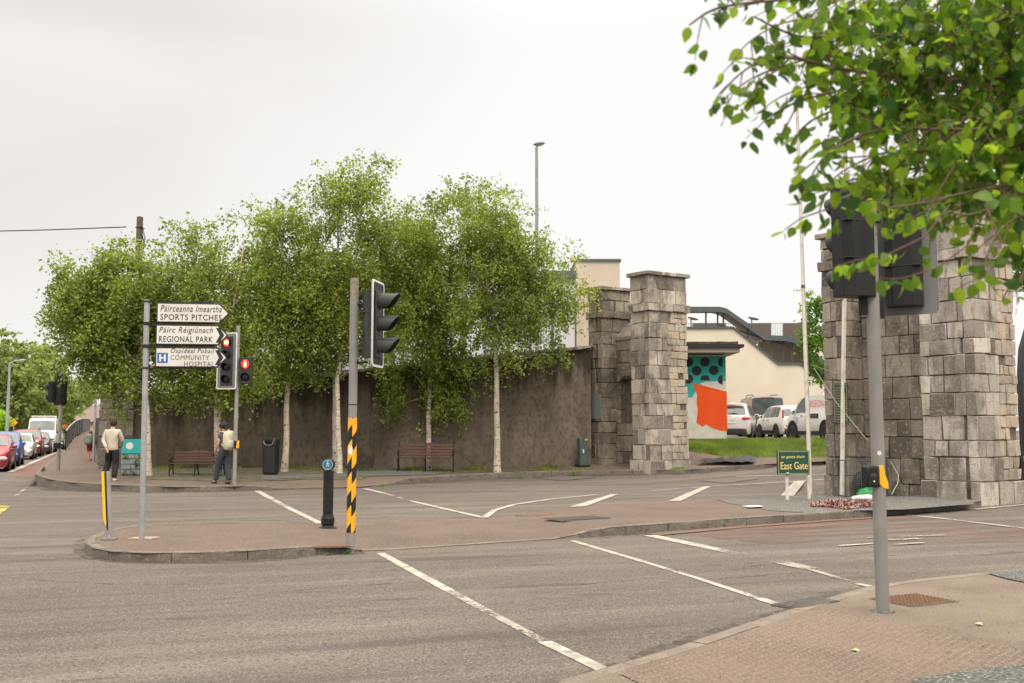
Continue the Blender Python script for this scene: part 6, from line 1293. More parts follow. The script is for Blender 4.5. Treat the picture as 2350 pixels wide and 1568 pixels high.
def person(label, loc, rz, H, P, cl, group=None):
    """P: pose in metres for a 1.75 m figure facing +Y. cl: clothing"""
    t = thing('person', label, 'person', loc, rz, group); k = H / 1.75; S = lambda v: tuple(Vector(v) * k)
    g = P; pel = Vector(g.get('pelvis', (0, 0, .95))); ch = Vector(g.get('chest', (0, .01, 1.28))); nk = Vector(g.get('neck', (0, .01, 1.49))); hd = Vector(g.get('head', (0, .03, 1.62)))
    arms = {}; legs = {}
    for s, n in ((-1, 'L'), (1, 'R')):
        sh = Vector((s * g.get('shw', .175) * .95, nk.y - .01, nk.z - .105)); arms[n] = (sh, Vector(g['elbow' + n]), Vector(g['hand' + n])); hip = Vector((pel.x + s * .09, pel.y, pel.z - .04)); legs[n] = (hip, Vector(g['knee' + n]), Vector(g['ankle' + n]), Vector(g['toe' + n]))
    body = [[('pel', S(pel), .13 * k, .10 * k), ('wa', S(pel.lerp(ch, .5)), .12 * k, .09 * k), ('ch', S(ch), .15 * k, .105 * k), ('nb', S(nk - Vector((0, 0, .05))), .075 * k), ('nk', S(nk), .060 * k), ('hl', S(hd - Vector((0, -.005, .055))), .062 * k, .07 * k), ('hm', S(hd), .086 * k, .100 * k), ('ht', S(hd + Vector((0, -.01, .08))), .068 * k, .082 * k)]]
    for n, s in (('L', -1), ('R', 1)):
        sh, el, ha = arms[n]; d = (ha - el).normalized(); wr = ha - d * .02; pal = ha + d * .055; side = Vector(g.get('palm' + n, (0, 1, 0))).normalized()
        body.append([('ch', 0, 0), ('sh' + n, S(sh), .055 * k), ('um' + n, S(sh.lerp(el, .5)), .046 * k), ('el' + n, S(el), .038 * k), ('fm' + n, S(el.lerp(wr, .5)), .034 * k), ('wr' + n, S(wr), .024 * k), ('pa' + n, S(pal), .034 * k, .016 * k)])
        for q in range(4):
            off = side * (q - 1.5) * .019; ln = (.062, .074, .07, .055)[q]; curl = Vector((-s * .3, -.15, 0)) * .03
            body.append([('pa' + n, 0, 0), ('f1' + n + str(q), S(pal + off + d * .035), .009 * k), ('f2' + n + str(q), S(pal + off * 1.15 + d * (.035 + ln * .5) + curl), .008 * k), ('f3' + n + str(q), S(pal + off * 1.1 + d * (.035 + ln * .9) + curl * 2.6), .007 * k)])
        body.append([('wr' + n, 0, 0), ('t1' + n, S(wr + d * .03 + side * .035), .011 * k), ('t2' + n, S(wr + d * .065 + side * .048), .009 * k), ('t3' + n, S(wr + d * .09 + side * .045), .008 * k)])
        hip, kn, an, to = legs[n]
        body.append([('pel', 0, 0), ('hp' + n, S(hip), .085 * k), ('th' + n, S(hip.lerp(kn, .5)), .072 * k), ('kn' + n, S(kn), .055 * k), ('ca' + n, S(kn.lerp(an, .4)), .052 * k), ('an' + n, S(an), .036 * k), ('to' + n, S(to), .032 * k, .025 * k)])
    hd_dir = Vector(g.get('look', (0, 1, 0))).normalized(); rt = Vector((hd_dir.y, -hd_dir.x, 0))
    body.append([('hm', 0, 0), ('nose', S(hd + hd_dir * .105 + Vector((0, 0, -.012))), .012 * k)])
    for s in (-1, 1): body.append([('hm', 0, 0), ('ear' + str(s), S(hd + rt * s * .085 + Vector((0, 0, -.005))), .012 * k, .02 * k)])
    body_keys = {}
    for c in body:
        for it in c:
            if it[1] != 0: body_keys[it[0]] = it
    body = [[body_keys[it[0]] for it in c] for c in body]
    b = skinned('body', body, 'skin', t, 2)
    # face details
    m = MB(); 
    for s in (-1, 1): m.add(*[( [Vector(S(hd + hd_dir * .083 + rt * s * .032 + Vector((0, 0, .008)))) + Vector(v) for v in _ell(.009, .009, .006, 0, 8, 4)[0]]), _ell(.009, .009, .006, 0, 8, 4)[1]])
    m.build('eyes', 'hair_black', b, smooth=180); m = MB(); e = _ell(.02, .01, .006, 0, 8, 4); m.add([Vector(S(hd + hd_dir * .086 + Vector((0, 0, -.055)))) + v for v in map(Vector, e[0])], e[1]); m.build('mouth', 'pink', b, smooth=180)
    # hair
    e = _ell(.098 * k, .108 * k, .112 * k, 0, 18, 10); c = Vector(S(hd + Vector((0, 0, .025)) - hd_dir * .018)); m = MB(); vs = []
    for v in e[0]:
        v = Vector(v); f = v.normalized().dot(hd_dir) if v.length else 0
        q = v * (1 + .09 * mnoise.noise(v * 40)) * cl.get('hairvol', 1.0)
        if f > .35 and v.z < .03: q -= hd_dir * (f - .35) * .14
        if v.z < -.02: q.z *= cl.get('hairlen', .85)
        vs.append(c + q)
    m.add(vs, e[1]); hb = m.build('hair', cl['hair'], t, smooth=180)
    if cl.get('cap'):
        m = MB(); e = _ell(.105 * k, .115 * k, .092 * k, 0, 16, 8); m.add([c + Vector((v[0], v[1], max(v[2], .0) + .028 * k)) for v in e[0]], e[1]); m.tube([c + hd_dir * .06 + Vector((0, 0, .03)), c + hd_dir * .17 + Vector((0, 0, .015))], [.075, .05], 10); m.build('cap', cl['cap'], t, smooth=60)
    if cl.get('ponytail'):
        q = Vector(S(hd)); skinned('ponytail', [[('a', tuple(q - hd_dir * .09 + Vector((0, 0, .0))), .035), ('b', tuple(q - hd_dir * .13 + Vector((0, 0, -.10))), .04), ('c', tuple(q - hd_dir * .13 + Vector((0, 0, -.22))), .032), ('d', tuple(q - hd_dir * .11 + Vector((0, 0, -.30))), .012)]], cl['hair'], t)
    # top
    r0 = cl.get('topr', 1.0); sl = cl.get('sleeve', 1.0)
    tc_ = [[('ch', S(ch + Vector((0, 0, .02))), .172 * k * r0, .125 * k * r0), ('wa', S(pel.lerp(ch, .5)), .160 * k * r0, .125 * k * r0), ('hem', S(pel + Vector((0, 0, cl.get('hem', -.02)))), .172 * k * r0, .135 * k * r0), ('hem2', S(pel + Vector((0, 0, cl.get('hem', -.02) - .06))), .168 * k * r0, .132 * k * r0)], [('ch', S(ch + Vector((0, 0, .02))), .172 * k * r0, .125 * k * r0), ('col', S(nk - Vector((0, 0, .05))), .095 * k, .085 * k), ('colt', S(nk - Vector((0, 0, .0))), .068 * k)]]
    for n in 'LR':
        sh, el, ha = arms[n]; c1 = [tc_[0][0], ('sh' + n, S(sh), .077 * k * r0), ('um' + n, S(sh.lerp(el, .55)), .064 * k * r0)]
        if sl > .5: c1 += [('el' + n, S(el), .056 * k * r0), ('fm' + n, S(el.lerp(ha, .55)), .048 * k * r0), ('cu' + n, S(el.lerp(ha, .93)), .042 * k * r0)]
        tc_.append(c1)
    skinned('top', tc_, cl['top'], t, 2)
    # trousers or shorts
    lr = cl.get('legr', 1.0); tr = [[('pel', S(pel + Vector((0, 0, .0))), .165 * k, .135 * k), ('wb', S(pel + Vector((0, 0, .10))), .155 * k, .125 * k)]]
    for n in 'LR':
        hip, kn, an, to = legs[n]; c1 = [tr[0][0], ('hp' + n, S(hip - Vector((0, 0, .02))), .105 * k * lr), ('th' + n, S(hip.lerp(kn, .55)), .092 * k * lr)]
        if cl.get('shorts'): c1 += [('kn' + n, S(hip.lerp(kn, .85)), .085 * k * lr)]
        else: c1 += [('kn' + n, S(kn), .078 * k * lr), ('ca' + n, S(kn.lerp(an, .55)), .072 * k * lr), ('an' + n, S(an + Vector((0, 0, .0))), .068 * k * lr)]
        tr.append(c1)
    skinned('trousers' if not cl.get('shorts') else 'shorts', tr, cl['bottom'], t, 2)
    for n in 'LR':
        hip, kn, an, to = legs[n]; d = (to - an); skinned('shoe', [[('h', S(an + Vector((0, 0, -.045)) - Vector((d.x, d.y, 0)).normalized() * .03), .047 * k, .042 * k), ('m', S(an.lerp(to, .5) + Vector((0, 0, -.03))), .045 * k, .036 * k), ('t', S(to + Vector((d.x, d.y, 0)).normalized() * .04), .042 * k, .027 * k)]], cl['shoe'], t, 2)
    if cl.get('pack'):
        back = -1; c = Vector(S(ch)) + Vector((0, -.20 * k, -.03 * k)); pw, ph, pd = cl.get('packsize', (.15, .24, .10)); m = MB(); e = _ell(1, 1, 1, 0, 20, 12)
        m.add([c + Vector((math.copysign(abs(v[0]) ** .55, v[0]) * pw, math.copysign(abs(v[1]) ** .6, v[1]) * pd, math.copysign(abs(v[2]) ** .6, v[2]) * ph)) * 1.0 for v in e[0]], e[1]); bp_ = m.build('backpack', cl['pack'], t, smooth=180)
        m = MB(); m.add([c + Vector((math.copysign(abs(v[0]) ** .55, v[0]) * pw * .75, -pd * .85 + v[1] * .045, -ph * .38 + math.copysign(abs(v[2]) ** .6, v[2]) * ph * .42)) for v in e[0]], e[1]); m.build('pocket', cl['pack'], bp_, smooth=180)
        m = MB()
        for s in (-1, 1): m.tube([c + Vector((s * pw * .6, pd * .5, ph * .8)), c + Vector((s * pw * .72, pd * 1.4 + .1, ph * .95)), c + Vector((s * pw * .72, pd * 1.6 + .17, ph * .3)), c + Vector((s * pw * .8, pd * .6, -ph * .6))], .016, 6)
        m.tube([c + Vector((-.03, .02, ph * .95)), c + Vector((0, .01, ph * 1.15)), c + Vector((.03, .02, ph * .95))], .01, 6); m.build('straps', cl['pack'], bp_)
    return t
# man in the beige jacket, walking away to the left
p = GP(255, 1104); HM = 1.74
man = person('man in a beige jacket and black trousers walking away past the stone pier', p, R(4), HM * .985, dict(pelvis=(0, 0, .95), chest=(-.005, -.01, 1.27), neck=(0, 0, 1.485), head=(-.015, .02, 1.615), look=(-.85, .5, 0), shw=.19,
    elbowL=(-.245, -.04, 1.14), handL=(-.10, -.20, .92), palmL=(.4, 0, 1), elbowR=(.25, .06, 1.15), handR=(.18, .22, .98), palmR=(0, 1, .2),
    kneeL=(-.13, .12, .50), ankleL=(-.20, -.06, .10), toeL=(-.21, .10, .03), kneeR=(.10, .03, .50), ankleR=(.11, -.10, .085), toeR=(.12, .05, .03)),
    dict(hair='hair_brown', top='jacket_beige', bottom='trouser_black', shoe='shoe_white', legr=1.22, topr=1.1, hairvol=1.0, hairlen=1.15, hem=-.05))
# woman with the cream backpack, stepping to the left
p = GP(513, 1111); 
wom = person('woman in a dark cap with a cream backpack, stepping left beside the signal pole', p, R(52), 1.70, dict(pelvis=(0, 0, .94), chest=(0, .0, 1.25), neck=(0, .03, 1.46), head=(0, .06, 1.60), look=(0, 1, -.1), shw=.155,
    elbowL=(-.20, .02, 1.12), handL=(-.18, .16, .90), palmL=(0, 1, .3), elbowR=(.20, .04, 1.12), handR=(.17, .22, .93), palmR=(0, 1, .3),
    kneeL=(-.09, .16, .50), ankleL=(-.09, .24, .09), toeL=(-.10, .38, .035), kneeR=(.09, -.02, .50), ankleR=(.09, -.14, .09), toeR=(.10, .00, .03)),
    dict(hair='hair_black', top='tee_dark', bottom='trouser_grey', shoe='cap_black', legr=1.15, sleeve=0, cap='cap_black', ponytail=True, pack='pack_cream', packsize=(.16, .27, .12), hem=.0))
m = MB(); c = Vector((-.19, .24, .84)) * (1.70 / 1.75); m.box(tuple(c), (.02, .08, .15), M=RX(.4)); m.build('phone', 'black', wom, bevel=.004)
bpy.data.objects['phone'].name = 'phone'
# child walking away up the footpath
p = G(205, 1061, .22)
kid = person('child in red top and shorts with a grey green backpack walking away up the footpath', p, R(3), 1.40, dict(pelvis=(0, 0, .95), chest=(0, -.0, 1.26), neck=(0, .02, 1.46), head=(0, .04, 1.61), look=(.2, 1, 0), shw=.175,
    elbowL=(-.27, -.03, 1.16), handL=(-.24, .12, 1.0), palmL=(0, 1, 0), elbowR=(.29, -.02, 1.16), handR=(.28, .10, .96), palmR=(0, 1, 0),
    kneeL=(-.05, .0, .50), ankleL=(-.03, -.05, .085), toeL=(-.03, .1, .03), kneeR=(.09, .14, .52), ankleR=(.09, .02, .2), toeR=(.09, .1, .1)),
    dict(hair='hair_fair', top='kid_red', bottom='kid_red', shoe='cap_black', shorts=True, pack='pack_green', packsize=(.17, .25, .12), legr=1.05))
m = MB(); m.box((.0, -.16, 1.21), (.07, .05, .10)); m.build('pink_hood', 'pink', kid, bevel=.012)
# ================================================================== VEHICLES
def interp(pts, t):
    for (a, va), (b, vb) in zip(pts, pts[1:]):
        if t <= b: 
            f = (t - a) / max(1e-9, b - a); return va + (vb - va) * f
    return pts[-1][1]
SHAPES = dict(
 hatch=dict(top=[(0, .55), (.012, .64), (.10, .90), (.17, .975), (.32, 1.0), (.48, .995), (.58, .95), (.76, .66), (.80, .635), (.93, .55), (.985, .47), (1, .36)], belt=[(0, .55), (.012, .62), (.5, .60), (.76, .615), (.93, .53), (1, .34)], glass=(.16, .69), ws=(.60, .745), rw=(.022, .092), splits=(.16, .40, .69)),
 suv=dict(top=[(0, .52), (.010, .62), (.085, .90), (.13, .97), (.32, 1.0), (.52, .99), (.60, .95), (.75, .68), (.79, .655), (.93, .60), (.985, .52), (1, .40)], belt=[(0, .52), (.010, .61), (.5, .60), (.75, .63), (.93, .58), (1, .38)], glass=(.13, .69), ws=(.615, .735), rw=(.020, .078), splits=(.13, .25, .45, .69)),
 box=dict(top=[(0, .50), (.006, .62), (.03, .93), (.055, .985), (.3, 1.0), (.60, .985), (.66, .94), (.80, .64), (.83, .61), (.95, .52), (.99, .44), (1, .33)], belt=[(0, .50), (.006, .58), (.5, .57), (.80, .60), (.95, .50), (1, .32)], glass=(.52, .76), ws=(.675, .785), rw=(.012, .027), splits=(.52, .56, .76)),
 van=dict(top=[(0, .48), (.006, .60), (.022, .955), (.05, .99), (.3, 1.0), (.70, .985), (.76, .94), (.875, .60), (.90, .55), (.97, .46), (.99, .40), (1, .28)], belt=[(0, .48), (.006, .55), (.5, .53), (.875, .56), (.97, .44), (1, .27)], glass=(.66, .84), ws=(.775, .865), rw=(.010, .020), splits=(.66, .84)))
def car(name, label, cat, kind, Lc, W, Hc, paint, front=None, rear=None, heading=0., z=None, gmat='glass_car', windows='full', lit=None, plate='white_paint', trim=True, wr=None, rack=None, group=None, rear_lamps='corner', arches=False, fn=None):
    """heading: clockwise from +Y, degrees; front/rear: ground point under that end"""
    S = SHAPES[kind]; fw = Vector((math.sin(R(heading)), math.cos(R(heading)), 0)); P0 = (front - fw * Lc / 2) if front is not None else (rear + fw * Lc / 2)
    t = thing(name, label, cat, P0, -R(heading), group); wr = wr or Hc * .205 if kind != 'van' else .34; hw = W / 2
    zlo = [(0, .30), (.04, .20), (.15, .17), (.85, .17), (.96, .19), (1, .26)]; plan = [(0, .84), (.015, .93), (.06, .98), (.15, 1.0), (.82, 1.0), (.92, .95), (.975, .86), (1, .72)]
    if kind in ('van', 'box'): plan[0] = (0, .95); plan[1] = (.015, .985)
    def ring_(t_):
        y = (t_ - .5) * Lc; tp = interp(S['top'], t_) * Hc; bl = min(interp(S['belt'], t_) * Hc, tp - .015); w_ = hw * interp(plan, t_); lo = interp(zlo, t_) * (Hc / 1.5) ** .5
        g = min(1, max(0, (tp - bl) / (Hc * .36))); tum = .06 if kind in ('van', 'box') else .17; rw = w_ * (.93 - tum * g); mid = lo + (bl - lo) * .55
        return [(w_ * .90, y, lo), (w_ * .985, y, lo + .12), (w_, y, mid), (w_ * .985, y, bl - .05), (w_ * .955, y, bl), (rw + (w_ * .955 - rw) * .25, y, bl + (tp - bl) * .72 if g > .1 else bl + (tp - bl) * .5), (rw, y, tp - .045 * g - .003), (rw * .82, y, tp - .008), (0, y, tp + .018)]
    ts = sorted(set([0, .006, .012, .02, .03, .045, .06, .08, .1, .13, .17, .22, .28, .34, .4, .46, .52, .56, .6, .64, .68, .72, .76, .79, .82, .85, .88, .91, .94, .965, .98, .99, 1] + [q[0] for q in S['top']]))
    m = MB(); rows_ = [ring_(q) for q in ts]; K = len(rows_[0]); full = [r_ + [(-x, y, z_) for x, y, z_ in r_[-2::-1]] for r_ in rows_]; KK = len(full[0])
    m.add([p for r_ in full for p in r_], [(i * KK + j, i * KK + j + 1, (i + 1) * KK + j + 1, (i + 1) * KK + j) for i in range(len(ts) - 1) for j in range(KK - 1)] + [(i * KK, (i + 1) * KK, (i + 2) * KK - 1, (i + 1) * KK - 1) for i in range(len(ts) - 1)] + [tuple(range(KK)), tuple(range((len(ts) - 1) * KK + KK - 1, (len(ts) - 1) * KK - 1, -1))])
    body = m.build('body', paint, t, smooth=32)
    def pt(t_, u):     # point on the cabin side between belt (0) and roof edge (1)
        r_ = ring_(t_); a, b, c = Vector(r_[4]), Vector(r_[5]), Vector(r_[6]); return a.lerp(b, u / .72) if u < .72 else b.lerp(c, (u - .72) / .28)
    if windows != 'front':
        for sx in (-1, 1):
            for a, b in zip(S['splits'], S['splits'][1:]):
                a2, b2 = a + .006, b - .006; n = 8; vs = []
                for i in range(n + 1):
                    t_ = a2 + (b2 - a2) * i / n; r_ = ring_(t_); avail = (r_[6][2] - r_[4][2]); top = .93 if avail > .12 else 0
                    for u in (.08, .5, top): q = pt(t_, u); vs.append((sx * (q.x + .006), q.y, q.z))
                m = MB(); m.add(vs, [(3 * i + j, 3 * i + j + 1, 3 * i + 4 + j, 3 * i + 3 + j) for i in range(n) for j in (0, 1)]); m.build('side_window', gmat, t, smooth=60)
    def screen(nm, a, b, f, split=False):
        n = 6; 
        for (xa, xb) in (((-f, -.02), (.02, f)) if split else ((-f, f),)):
            vs = []
            for i in range(n + 1):
                t_ = a + (b - a) * i / n; r_ = ring_(t_); y = (t_ - .5) * Lc
                dt = .002; r2 = ring_(min(1, t_ + dt)); sl_ = Vector((0, r2[8][1] - r_[8][1], r2[8][2] - r_[8][2])).normalized(); nn_ = Vector((0, -sl_.z, sl_.y)) * .010; 
                for k_ in range(9):
                    x = xa + (xb - xa) * k_ / 8; ww = r_[6][0] * .985; ax = abs(x); zz = r_[8][2] - (r_[8][2] - r_[7][2]) * min(1, ax / .82) ** 2 - max(0, (ax - .82) / .18) * (r_[7][2] - r_[6][2]) * 1.0
                    vs.append((x * ww, y + nn_.y, zz + nn_.z))
            m = MB(); m.add(vs, [(i * 9 + j, i * 9 + j + 1, i * 9 + 10 + j, i * 9 + 9 + j) for i in range(n) for j in range(8)]); m.build(nm, gmat, t, smooth=60)
    screen('windscreen', *S['ws'], .95)
    screen('rear_window', *S['rw'], .9, split=(kind == 'van'))
    # wheels
    yf, yr = Lc * .5 - Lc * .195, -Lc * .5 + Lc * (.20 if kind != 'van' else .22)
    for y in (yf, yr):
        for sx in (-1, 1):
            m = MB(); x = sx * (hw * .992 + .003); m.lathe([(wr * 1.17, 0), (wr * 1.17, .02)], (x - .010, y, wr * 1.04), 24, M=RY(PI / 2)); m.build('wheel_arch', 'trim_black' if arches else 'black', t)
            Mw = TR(sx * (hw + .012) - sx * .12, y, wr) @ RY(PI / 2 * sx); m = MB(Mw); m.lathe([(wr * .6, -.10), (wr * .96, -.10), (wr, -.07), (wr, .09), (wr * .96, .118), (wr * .66, .122), (wr * .64, .10)], n=24); w_ = m.build('wheel', 'tyre', t)
            m = MB(Mw); m.lathe([(wr * .655, .085), (wr * .655, .112), (wr * .60, .117), (wr * .58, .10), (wr * .15, .112), (.001, .114)], n=20); rm = m.build('rim', 'rim', w_)
            m = MB(Mw)
            for k_ in range(5): a = 2 * PI * k_ / 5 + .3; m.box((math.cos(a) * wr * .40, math.sin(a) * wr * .40, .112), (wr * .24, wr * .16, .008), M=RZ(a))
            m.build('rim_gaps', 'black', rm)
    # front: grille, bumper intake, headlights, plate, mirrors
    yF = Lc / 2; w1 = hw * .72; zs = Hc
    gh = interp(S['belt'], .985) * Hc
    MB().box((0, yF - .005, gh * .80), (w1 * .95, .05, .13)).build('grille', 'trim_black', t, bevel=.01); MB().box((0, yF - .01, .30 * (Hc / 1.5) ** .5 + .03), (w1 * 1.35, .07, .14)).build('lower_intake', 'trim_black', t, bevel=.015); MB().box((0, yF + .02, gh * .62), (.50, .012, .11)).build('number_plate', plate, t)
    for sx in (-1, 1):
        m = MB(TR(sx * hw * .76, yF - .085 - (.03 if kind == 'van' else 0), gh * .93) @ RZ(-sx * R(28)) @ RX(R(-16))); v_, f_ = _ell(.19, .085, .085, 0, 16, 8); m.add(v_, f_); o_ = m.build('headlight', 'lamp_glass', t, smooth=180)
        if lit and (lit == 'both' or (lit == 'left') == (sx > 0)):
            m = MB(TR(sx * hw * .74, yF + .005, gh * .92)); v_, f_ = _ell(.10, .04, .055, 0, 10, 6); m.add(v_, f_); m.build('lit_lamp', 'headlamp', o_, smooth=180)
        ym = (S['glass'][1] - .5) * Lc - .05; zb_ = interp(S['belt'], S['glass'][1]) * Hc; m = MB(TR(sx * (hw + .09), ym, zb_ + .07)); v_, f_ = _ell(.11, .07, .075 if kind not in ('van', 'box') else .12, 0, 12, 8); m.add(v_, f_); m.box((-sx * .08, .01, -.05), (.12, .05, .035)); o_ = m.build('mirror', paint if kind != 'van' else 'trim_black', t, smooth=60)
        m = MB(TR(sx * (hw + .09), ym - .062, zb_ + .07)); m.lathe([(.06, 0), (.06, .01)], n=12, M=FRONT); m.build('mirror_glass', 'glass_light', o_)
        for y in ((-.02, .20) if kind != 'van' else (.22, -.02)): m = MB(); m.box((sx * (hw + .008), Lc * y * .6 + (0 if kind != 'van' else .2), Hc * .545 if kind != 'van' else Hc * .47), (.02, .16, .03)); m.build('door_handle', 'trim_black', t, bevel=.006)
        for ty in (S['splits'][-1] + .015, (S['splits'][-2] if len(S['splits']) > 2 else S['splits'][0] - .0)):
            r_ = ring_(ty); m = MB(); m.add([(sx * (p_[0] + .0035), p_[1] + d_, p_[2]) for p_ in r_[1:5] for d_ in (-.006, .006)], [(2 * i, 2 * i + 1, 2 * i + 3, 2 * i + 2) for i in range(3)]); m.build('door_seam', 'black', t)
        m = MB(); m.box((sx * (hw + .004), (yf + yr) / 2, .30 * (Hc / 1.5) ** .5), (.02, yf - yr - wr * 2.5, .16 if trim else .08)); m.build('sill_trim', 'trim_black', t, bevel=.008)
    # rear
    zt_ = interp(S['top'], .006) * Hc
    MB().box((0, -yF + .0, .36), (hw * 1.62, .10, .26)).build('rear_bumper', 'trim_black' if trim else paint, t, bevel=.03); MB().box((0, -yF - .018, zt_ * .80), (.52, .014, .115)).build('number_plate', plate, t); MB().box((-.235, -yF - .026, zt_ * .80), (.035, .006, .105)).build('plate_band', 'sign_blue', t)
    for sx in (-1, 1):
        if rear_lamps == 'corner': m = MB(TR(sx * hw * .78, -yF + .035, zt_ * .97) @ RZ(sx * R(18))); v_, f_ = _ell(.19, .07, .085, 0, 14, 8); m.add(v_, f_); m.build('tail_lamp', 'lamp_red', t, smooth=180)
        else: m = MB(); m.box((sx * hw * (.945 if kind == 'van' else .86), -yF + .045, Hc * (.62 if kind == 'van' else .73)), (.09, .07, Hc * (.28 if kind == 'van' else .26))); m.build('tail_lamp', 'lamp_red', t, bevel=.02)
        m = MB(); m.box((sx * hw * .72, -yF - .045, .44), (.16, .02, .07)); m.build('rear_reflector', 'lamp_red', t, bevel=.01)
    if rack == 'rails':
        for sx in (-1, 1): m = MB(); m.tube([(sx * hw * .68, -Lc * .36, Hc * .995), (sx * hw * .70, -Lc * .33, Hc * 1.03), (sx * hw * .72, 0, Hc * 1.045), (sx * hw * .70, Lc * .07, Hc * 1.03), (sx * hw * .68, Lc * .10, Hc * .985)], .02, 6); m.build('roof_rail', 'trim_black' if paint != 'car_silver2' else 'rim', t)
    if rack == 'bars':
        for y in (-.30, -.02, .20): m = MB(); m.tube([(-hw * .8, Lc * y, Hc + .09), (hw * .8, Lc * y, Hc + .09)], .03, 6); m.tube([(-hw * .78, Lc * y, Hc), (-hw * .78, Lc * y, Hc + .09)], .025, 6); m.tube([(hw * .78, Lc * y, Hc), (hw * .78, Lc * y, Hc + .09)], .025, 6); m.build('roof_bar', 'dirty_white', t)
    return t, body
Q = 'queue of cars waiting at the left'; hA = 180 - 22.3
for px, py, lb, kind, dims, paint, kw in (
    (-42, 1085, 'red hatchback at the front of the queue, cut by the left edge of the picture', 'hatch', (4.3, 1.78, 1.47), 'car_red', dict()),
    (-10, 1072, 'blue car second in the queue, behind the red hatchback', 'hatch', (4.2, 1.76, 1.55), 'car_blue', dict(lit='right')),
    (33, 1056, 'pale silver car with its headlamps lit, between the blue car and the red off-roader', 'hatch', (4.4, 1.80, 1.46), 'car_silver', dict(lit='both')),
    (54, 1049, 'dark red off-roader with roof rails behind the silver car', 'suv', (4.6, 1.85, 1.68), 'car_red_dark', dict(lit='both', rack='rails')),
    (79, 1043.5, 'dark grey car just in front of the white van', 'hatch', (4.2, 1.78, 1.5), 'car_dark', dict()),
    (93, 1039.5, 'tall white van with roof bars in the queue', 'van', (5.6, 2.0, 2.55), 'car_white', dict(rack='bars')),
    (118, 1033, 'black car behind the white van, next to the railing', 'hatch', (4.3, 1.8, 1.5), 'car_grey', dict()),
    (145, 1019, 'farthest pale car of the queue, half hidden by the railing', 'hatch', (4.3, 1.8, 1.5), 'car_silver', dict(lit='both'))):
    f = G(px, py); nm = 'van' if kind == 'van' else 'car'
    car('parked_van' if 0 else ('white_van' if kind == 'van' else 'car'), lb, nm, kind, *dims, paint, front=f, heading=hA, trim=(kind == 'suv'), gmat='glass_light', group=Q if kind != 'van' else None, **kw)
# car park
c_ = AT(1676, 1006, 46.3); t, b = car('car', 'silver off-roader seen from behind, parked next to the mural hut', 'car', 'suv', 4.4, 1.86, 1.70, 'car_silver2', rear=Vector((c_.x, c_.y, 1.2)), heading=17.5, rack='rails', gmat='glass_light')
text_obj('12-C-5025', 'lettering', 'black', t, TR(.03, -2.227, SHAPES['suv']['top'][1][1] * 1.70 * .80) @ FRONT, width=.40, height=.075)
MB().box((0, -1.87, 1.62), (1.25, .22, .06)).build('spoiler', 'car_silver2', t, bevel=.02); MB().box((0, -1.99, 1.60), (.4, .02, .03)).build('brake_light', 'lamp_red', t); MB().box((.12, -2.12, 1.19), (.42, .02, .035), M=RY(.08)).build('wiper', 'black', t); MB().tube([(-.1, -1.2, 1.68), (-.08, -1.42, 1.90)], .008, 4).build('aerial', 'black', t)
m = MB(); m.lathe([(.055, 0), (.055, .006)], (0, -2.215, 1.16), 14, M=FRONT @ Matrix.Scale(1.6, 4, (1, 0, 0))); m.build('badge', 'chrome', t)
c_ = AT(1768, 1000, 57); t, b = car('van', 'dark grey panel van seen from behind, parked against the cream building', 'van', 'van', 5.0, 2.0, 2.05, 'car_grey', rear=Vector((c_.x - .1, c_.y, 1.2)), heading=3, rack='rails', rear_lamps='tall', gmat='glass_car')
MB().box((0, -2.49, 1.02), (.012, .02, 1.25)).build('door_seam', 'black', t); MB().box((0, -2.42, 1.96), (.7, .03, .045)).build('brake_light', 'lamp_red', t)
t.scale = (1, 1, 1.16)
c_ = AT(1828, 1004, 47.5); t, b = car('car', 'small white boxy car with black side strips, between the dark van and white van', 'car', 'suv', 3.68, 1.68, 1.60, 'car_cream', rear=Vector((c_.x + .1, c_.y, 1.22)), heading=-6, rear_lamps='tall', gmat='glass_light', arches=True)
MB().tube([(.2, -1.3, 1.58), (.22, -1.42, 1.85)], .008, 4).build('aerial', 'black', t); MB().box((0, -1.72, 1.5), (.25, .02, .035)).build('brake_light', 'lamp_red', t)
fr = AT(1806, 1012, 42.3); t, b = car('van', 'small white van with red and blue company lettering, nearest to the right gate tower', 'van', 'box', 4.45, 1.84, 1.90, 'car_white', front=Vector((fr.x + .75, fr.y + .2, 1.16)), heading=-11, gmat='glass_light', plate='white_paint')
ws = -(1.84 / 2) - .006
text_obj('APLEON', 'lettering', 'red_text', t, TR(ws + .02, -.60, 1.50) @ RZ(-PI / 2) @ RX(PI / 2) @ RX(R(5)), width=1.35, height=.26, shear=.15)
MB().box((ws, -.42, 1.02), (.012, .85, .17)).build('blue_panel', 'navy', t)
text_obj('Facility Services', 'lettering', 'galv', t, TR(ws - .009, -.42, 1.02) @ RZ(-PI / 2) @ RX(PI / 2), width=.7, height=.08)
for i in range(3): MB().box((ws + .002, .95, .95 - i * .09), (.008, .30 - .05 * i, .022)).build('small_lettering', 'galv', t)
MB().tube([(0, .6, 1.88), (0, .55, 1.96)], .02, 5).build('aerial', 'black', t)
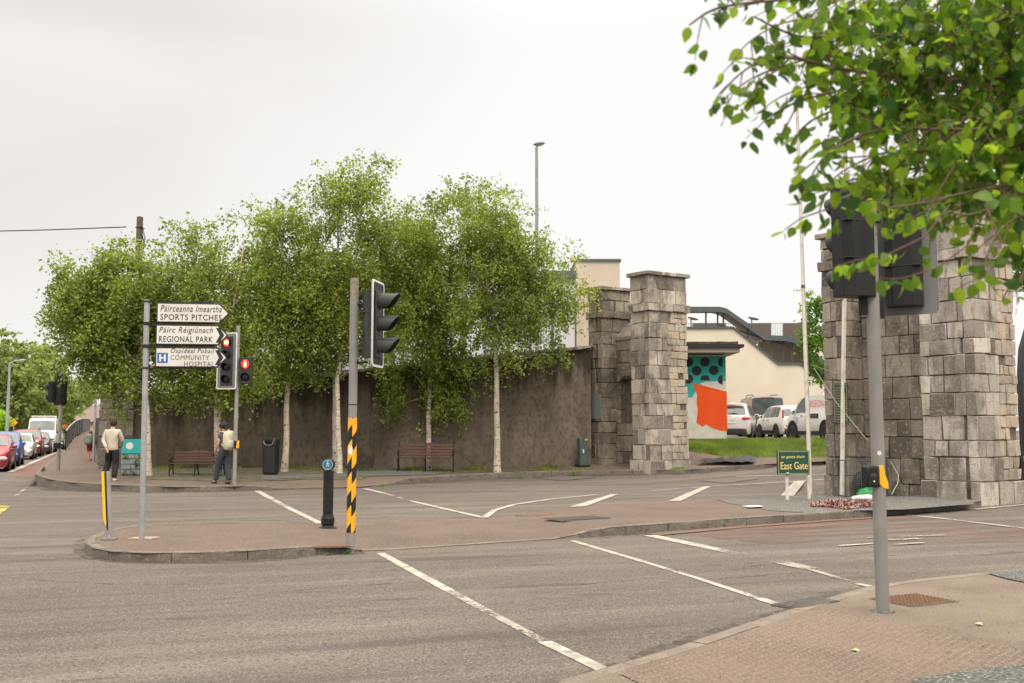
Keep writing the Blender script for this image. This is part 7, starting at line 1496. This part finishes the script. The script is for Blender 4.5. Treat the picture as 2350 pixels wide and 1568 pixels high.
# far red traffic lamp
p = AT(148, 1010, 98); t = thing('traffic_light', 'tiny red traffic light far down the left street', 'traffic light', (p.x, 98, 0)); zc = AT(148, 979, 98).z
MB().tube([(0, .1, 0), (0, .1, zc + .2)], .06, 6).build('pole', 'galv', t); o = MB().box((0, 0, zc - .35), (.4, .2, 1.1)).build('signal_head', 'black', t); MB().lathe([(.15, 0), (.08, .05)], (0, -.11, zc), 12, M=FRONT).build('lens', 'lens_red', o)
# ---------------- dark loader parked past the right gate tower
t = thing('excavator', 'dark grey digger arm with white lettering at the far right edge of the picture', 'digger', AT(2420, 1120, 25)); B_ = Vector(t.location); t.location.z = 0; B_.z = 0
m = MB(); q = [AT(2352, 1110, 25), AT(2345, 1000, 25), AT(2338, 880, 25), AT(2342, 800, 25), AT(2362, 730, 25), AT(2440, 700, 25)]; q = [v - B_ for v in q]
th = .27
for a, b in zip(q, q[1:]):
    pass
outl = [(v.x - .0, v.z) for v in q] + [(q[-1].x, q[-1].z - .5), (q[4].x + .35, q[4].z - .45), (q[3].x + .42, q[3].z - .1), (q[2].x + .5, q[2].z), (q[1].x + .5, q[1].z), (q[0].x + .4, q[0].z)]
m.prism(outl, -.14, .14); m.build('boom', 'digger_grey', t, bevel=.02)
c = AT(2349, 835, 25) - B_; text_obj('MECALAC', 'lettering', 'galv', t, TR(c.x + .06, -.145, c.z - .1) @ RY(R(-86)) @ FRONT, width=1.9, height=.21, bold=.01)
m = MB(); m.box((1.6, 1.0, 1.35), (1.7, 2.2, 1.0)); m.build('chassis', 'digger_grey', t, bevel=.05); m = MB(); m.prism([(.9, 1.85), (2.4, 1.85), (2.3, 3.1), (1.1, 3.1)], .3, 1.6); m.build('cab', 'glass_car', t, bevel=.03)
for x in (.6, 2.6):
    for y in (-.1, 2.1): m = MB(TR(x, y, .55) @ RX(PI / 2)); m.lathe([(.3, -.16), (.55, -.16), (.55, .16), (.3, .16)], n=20); m.build('wheel', 'tyre', t)
m = MB(); p_ = AT(2345, 1052, 25) - B_; m.box((p_.x + .12, -.16, p_.z), (.3, .02, .12)); m.build('notice', 'white_paint', t)
print('script done', len(bpy.data.objects))
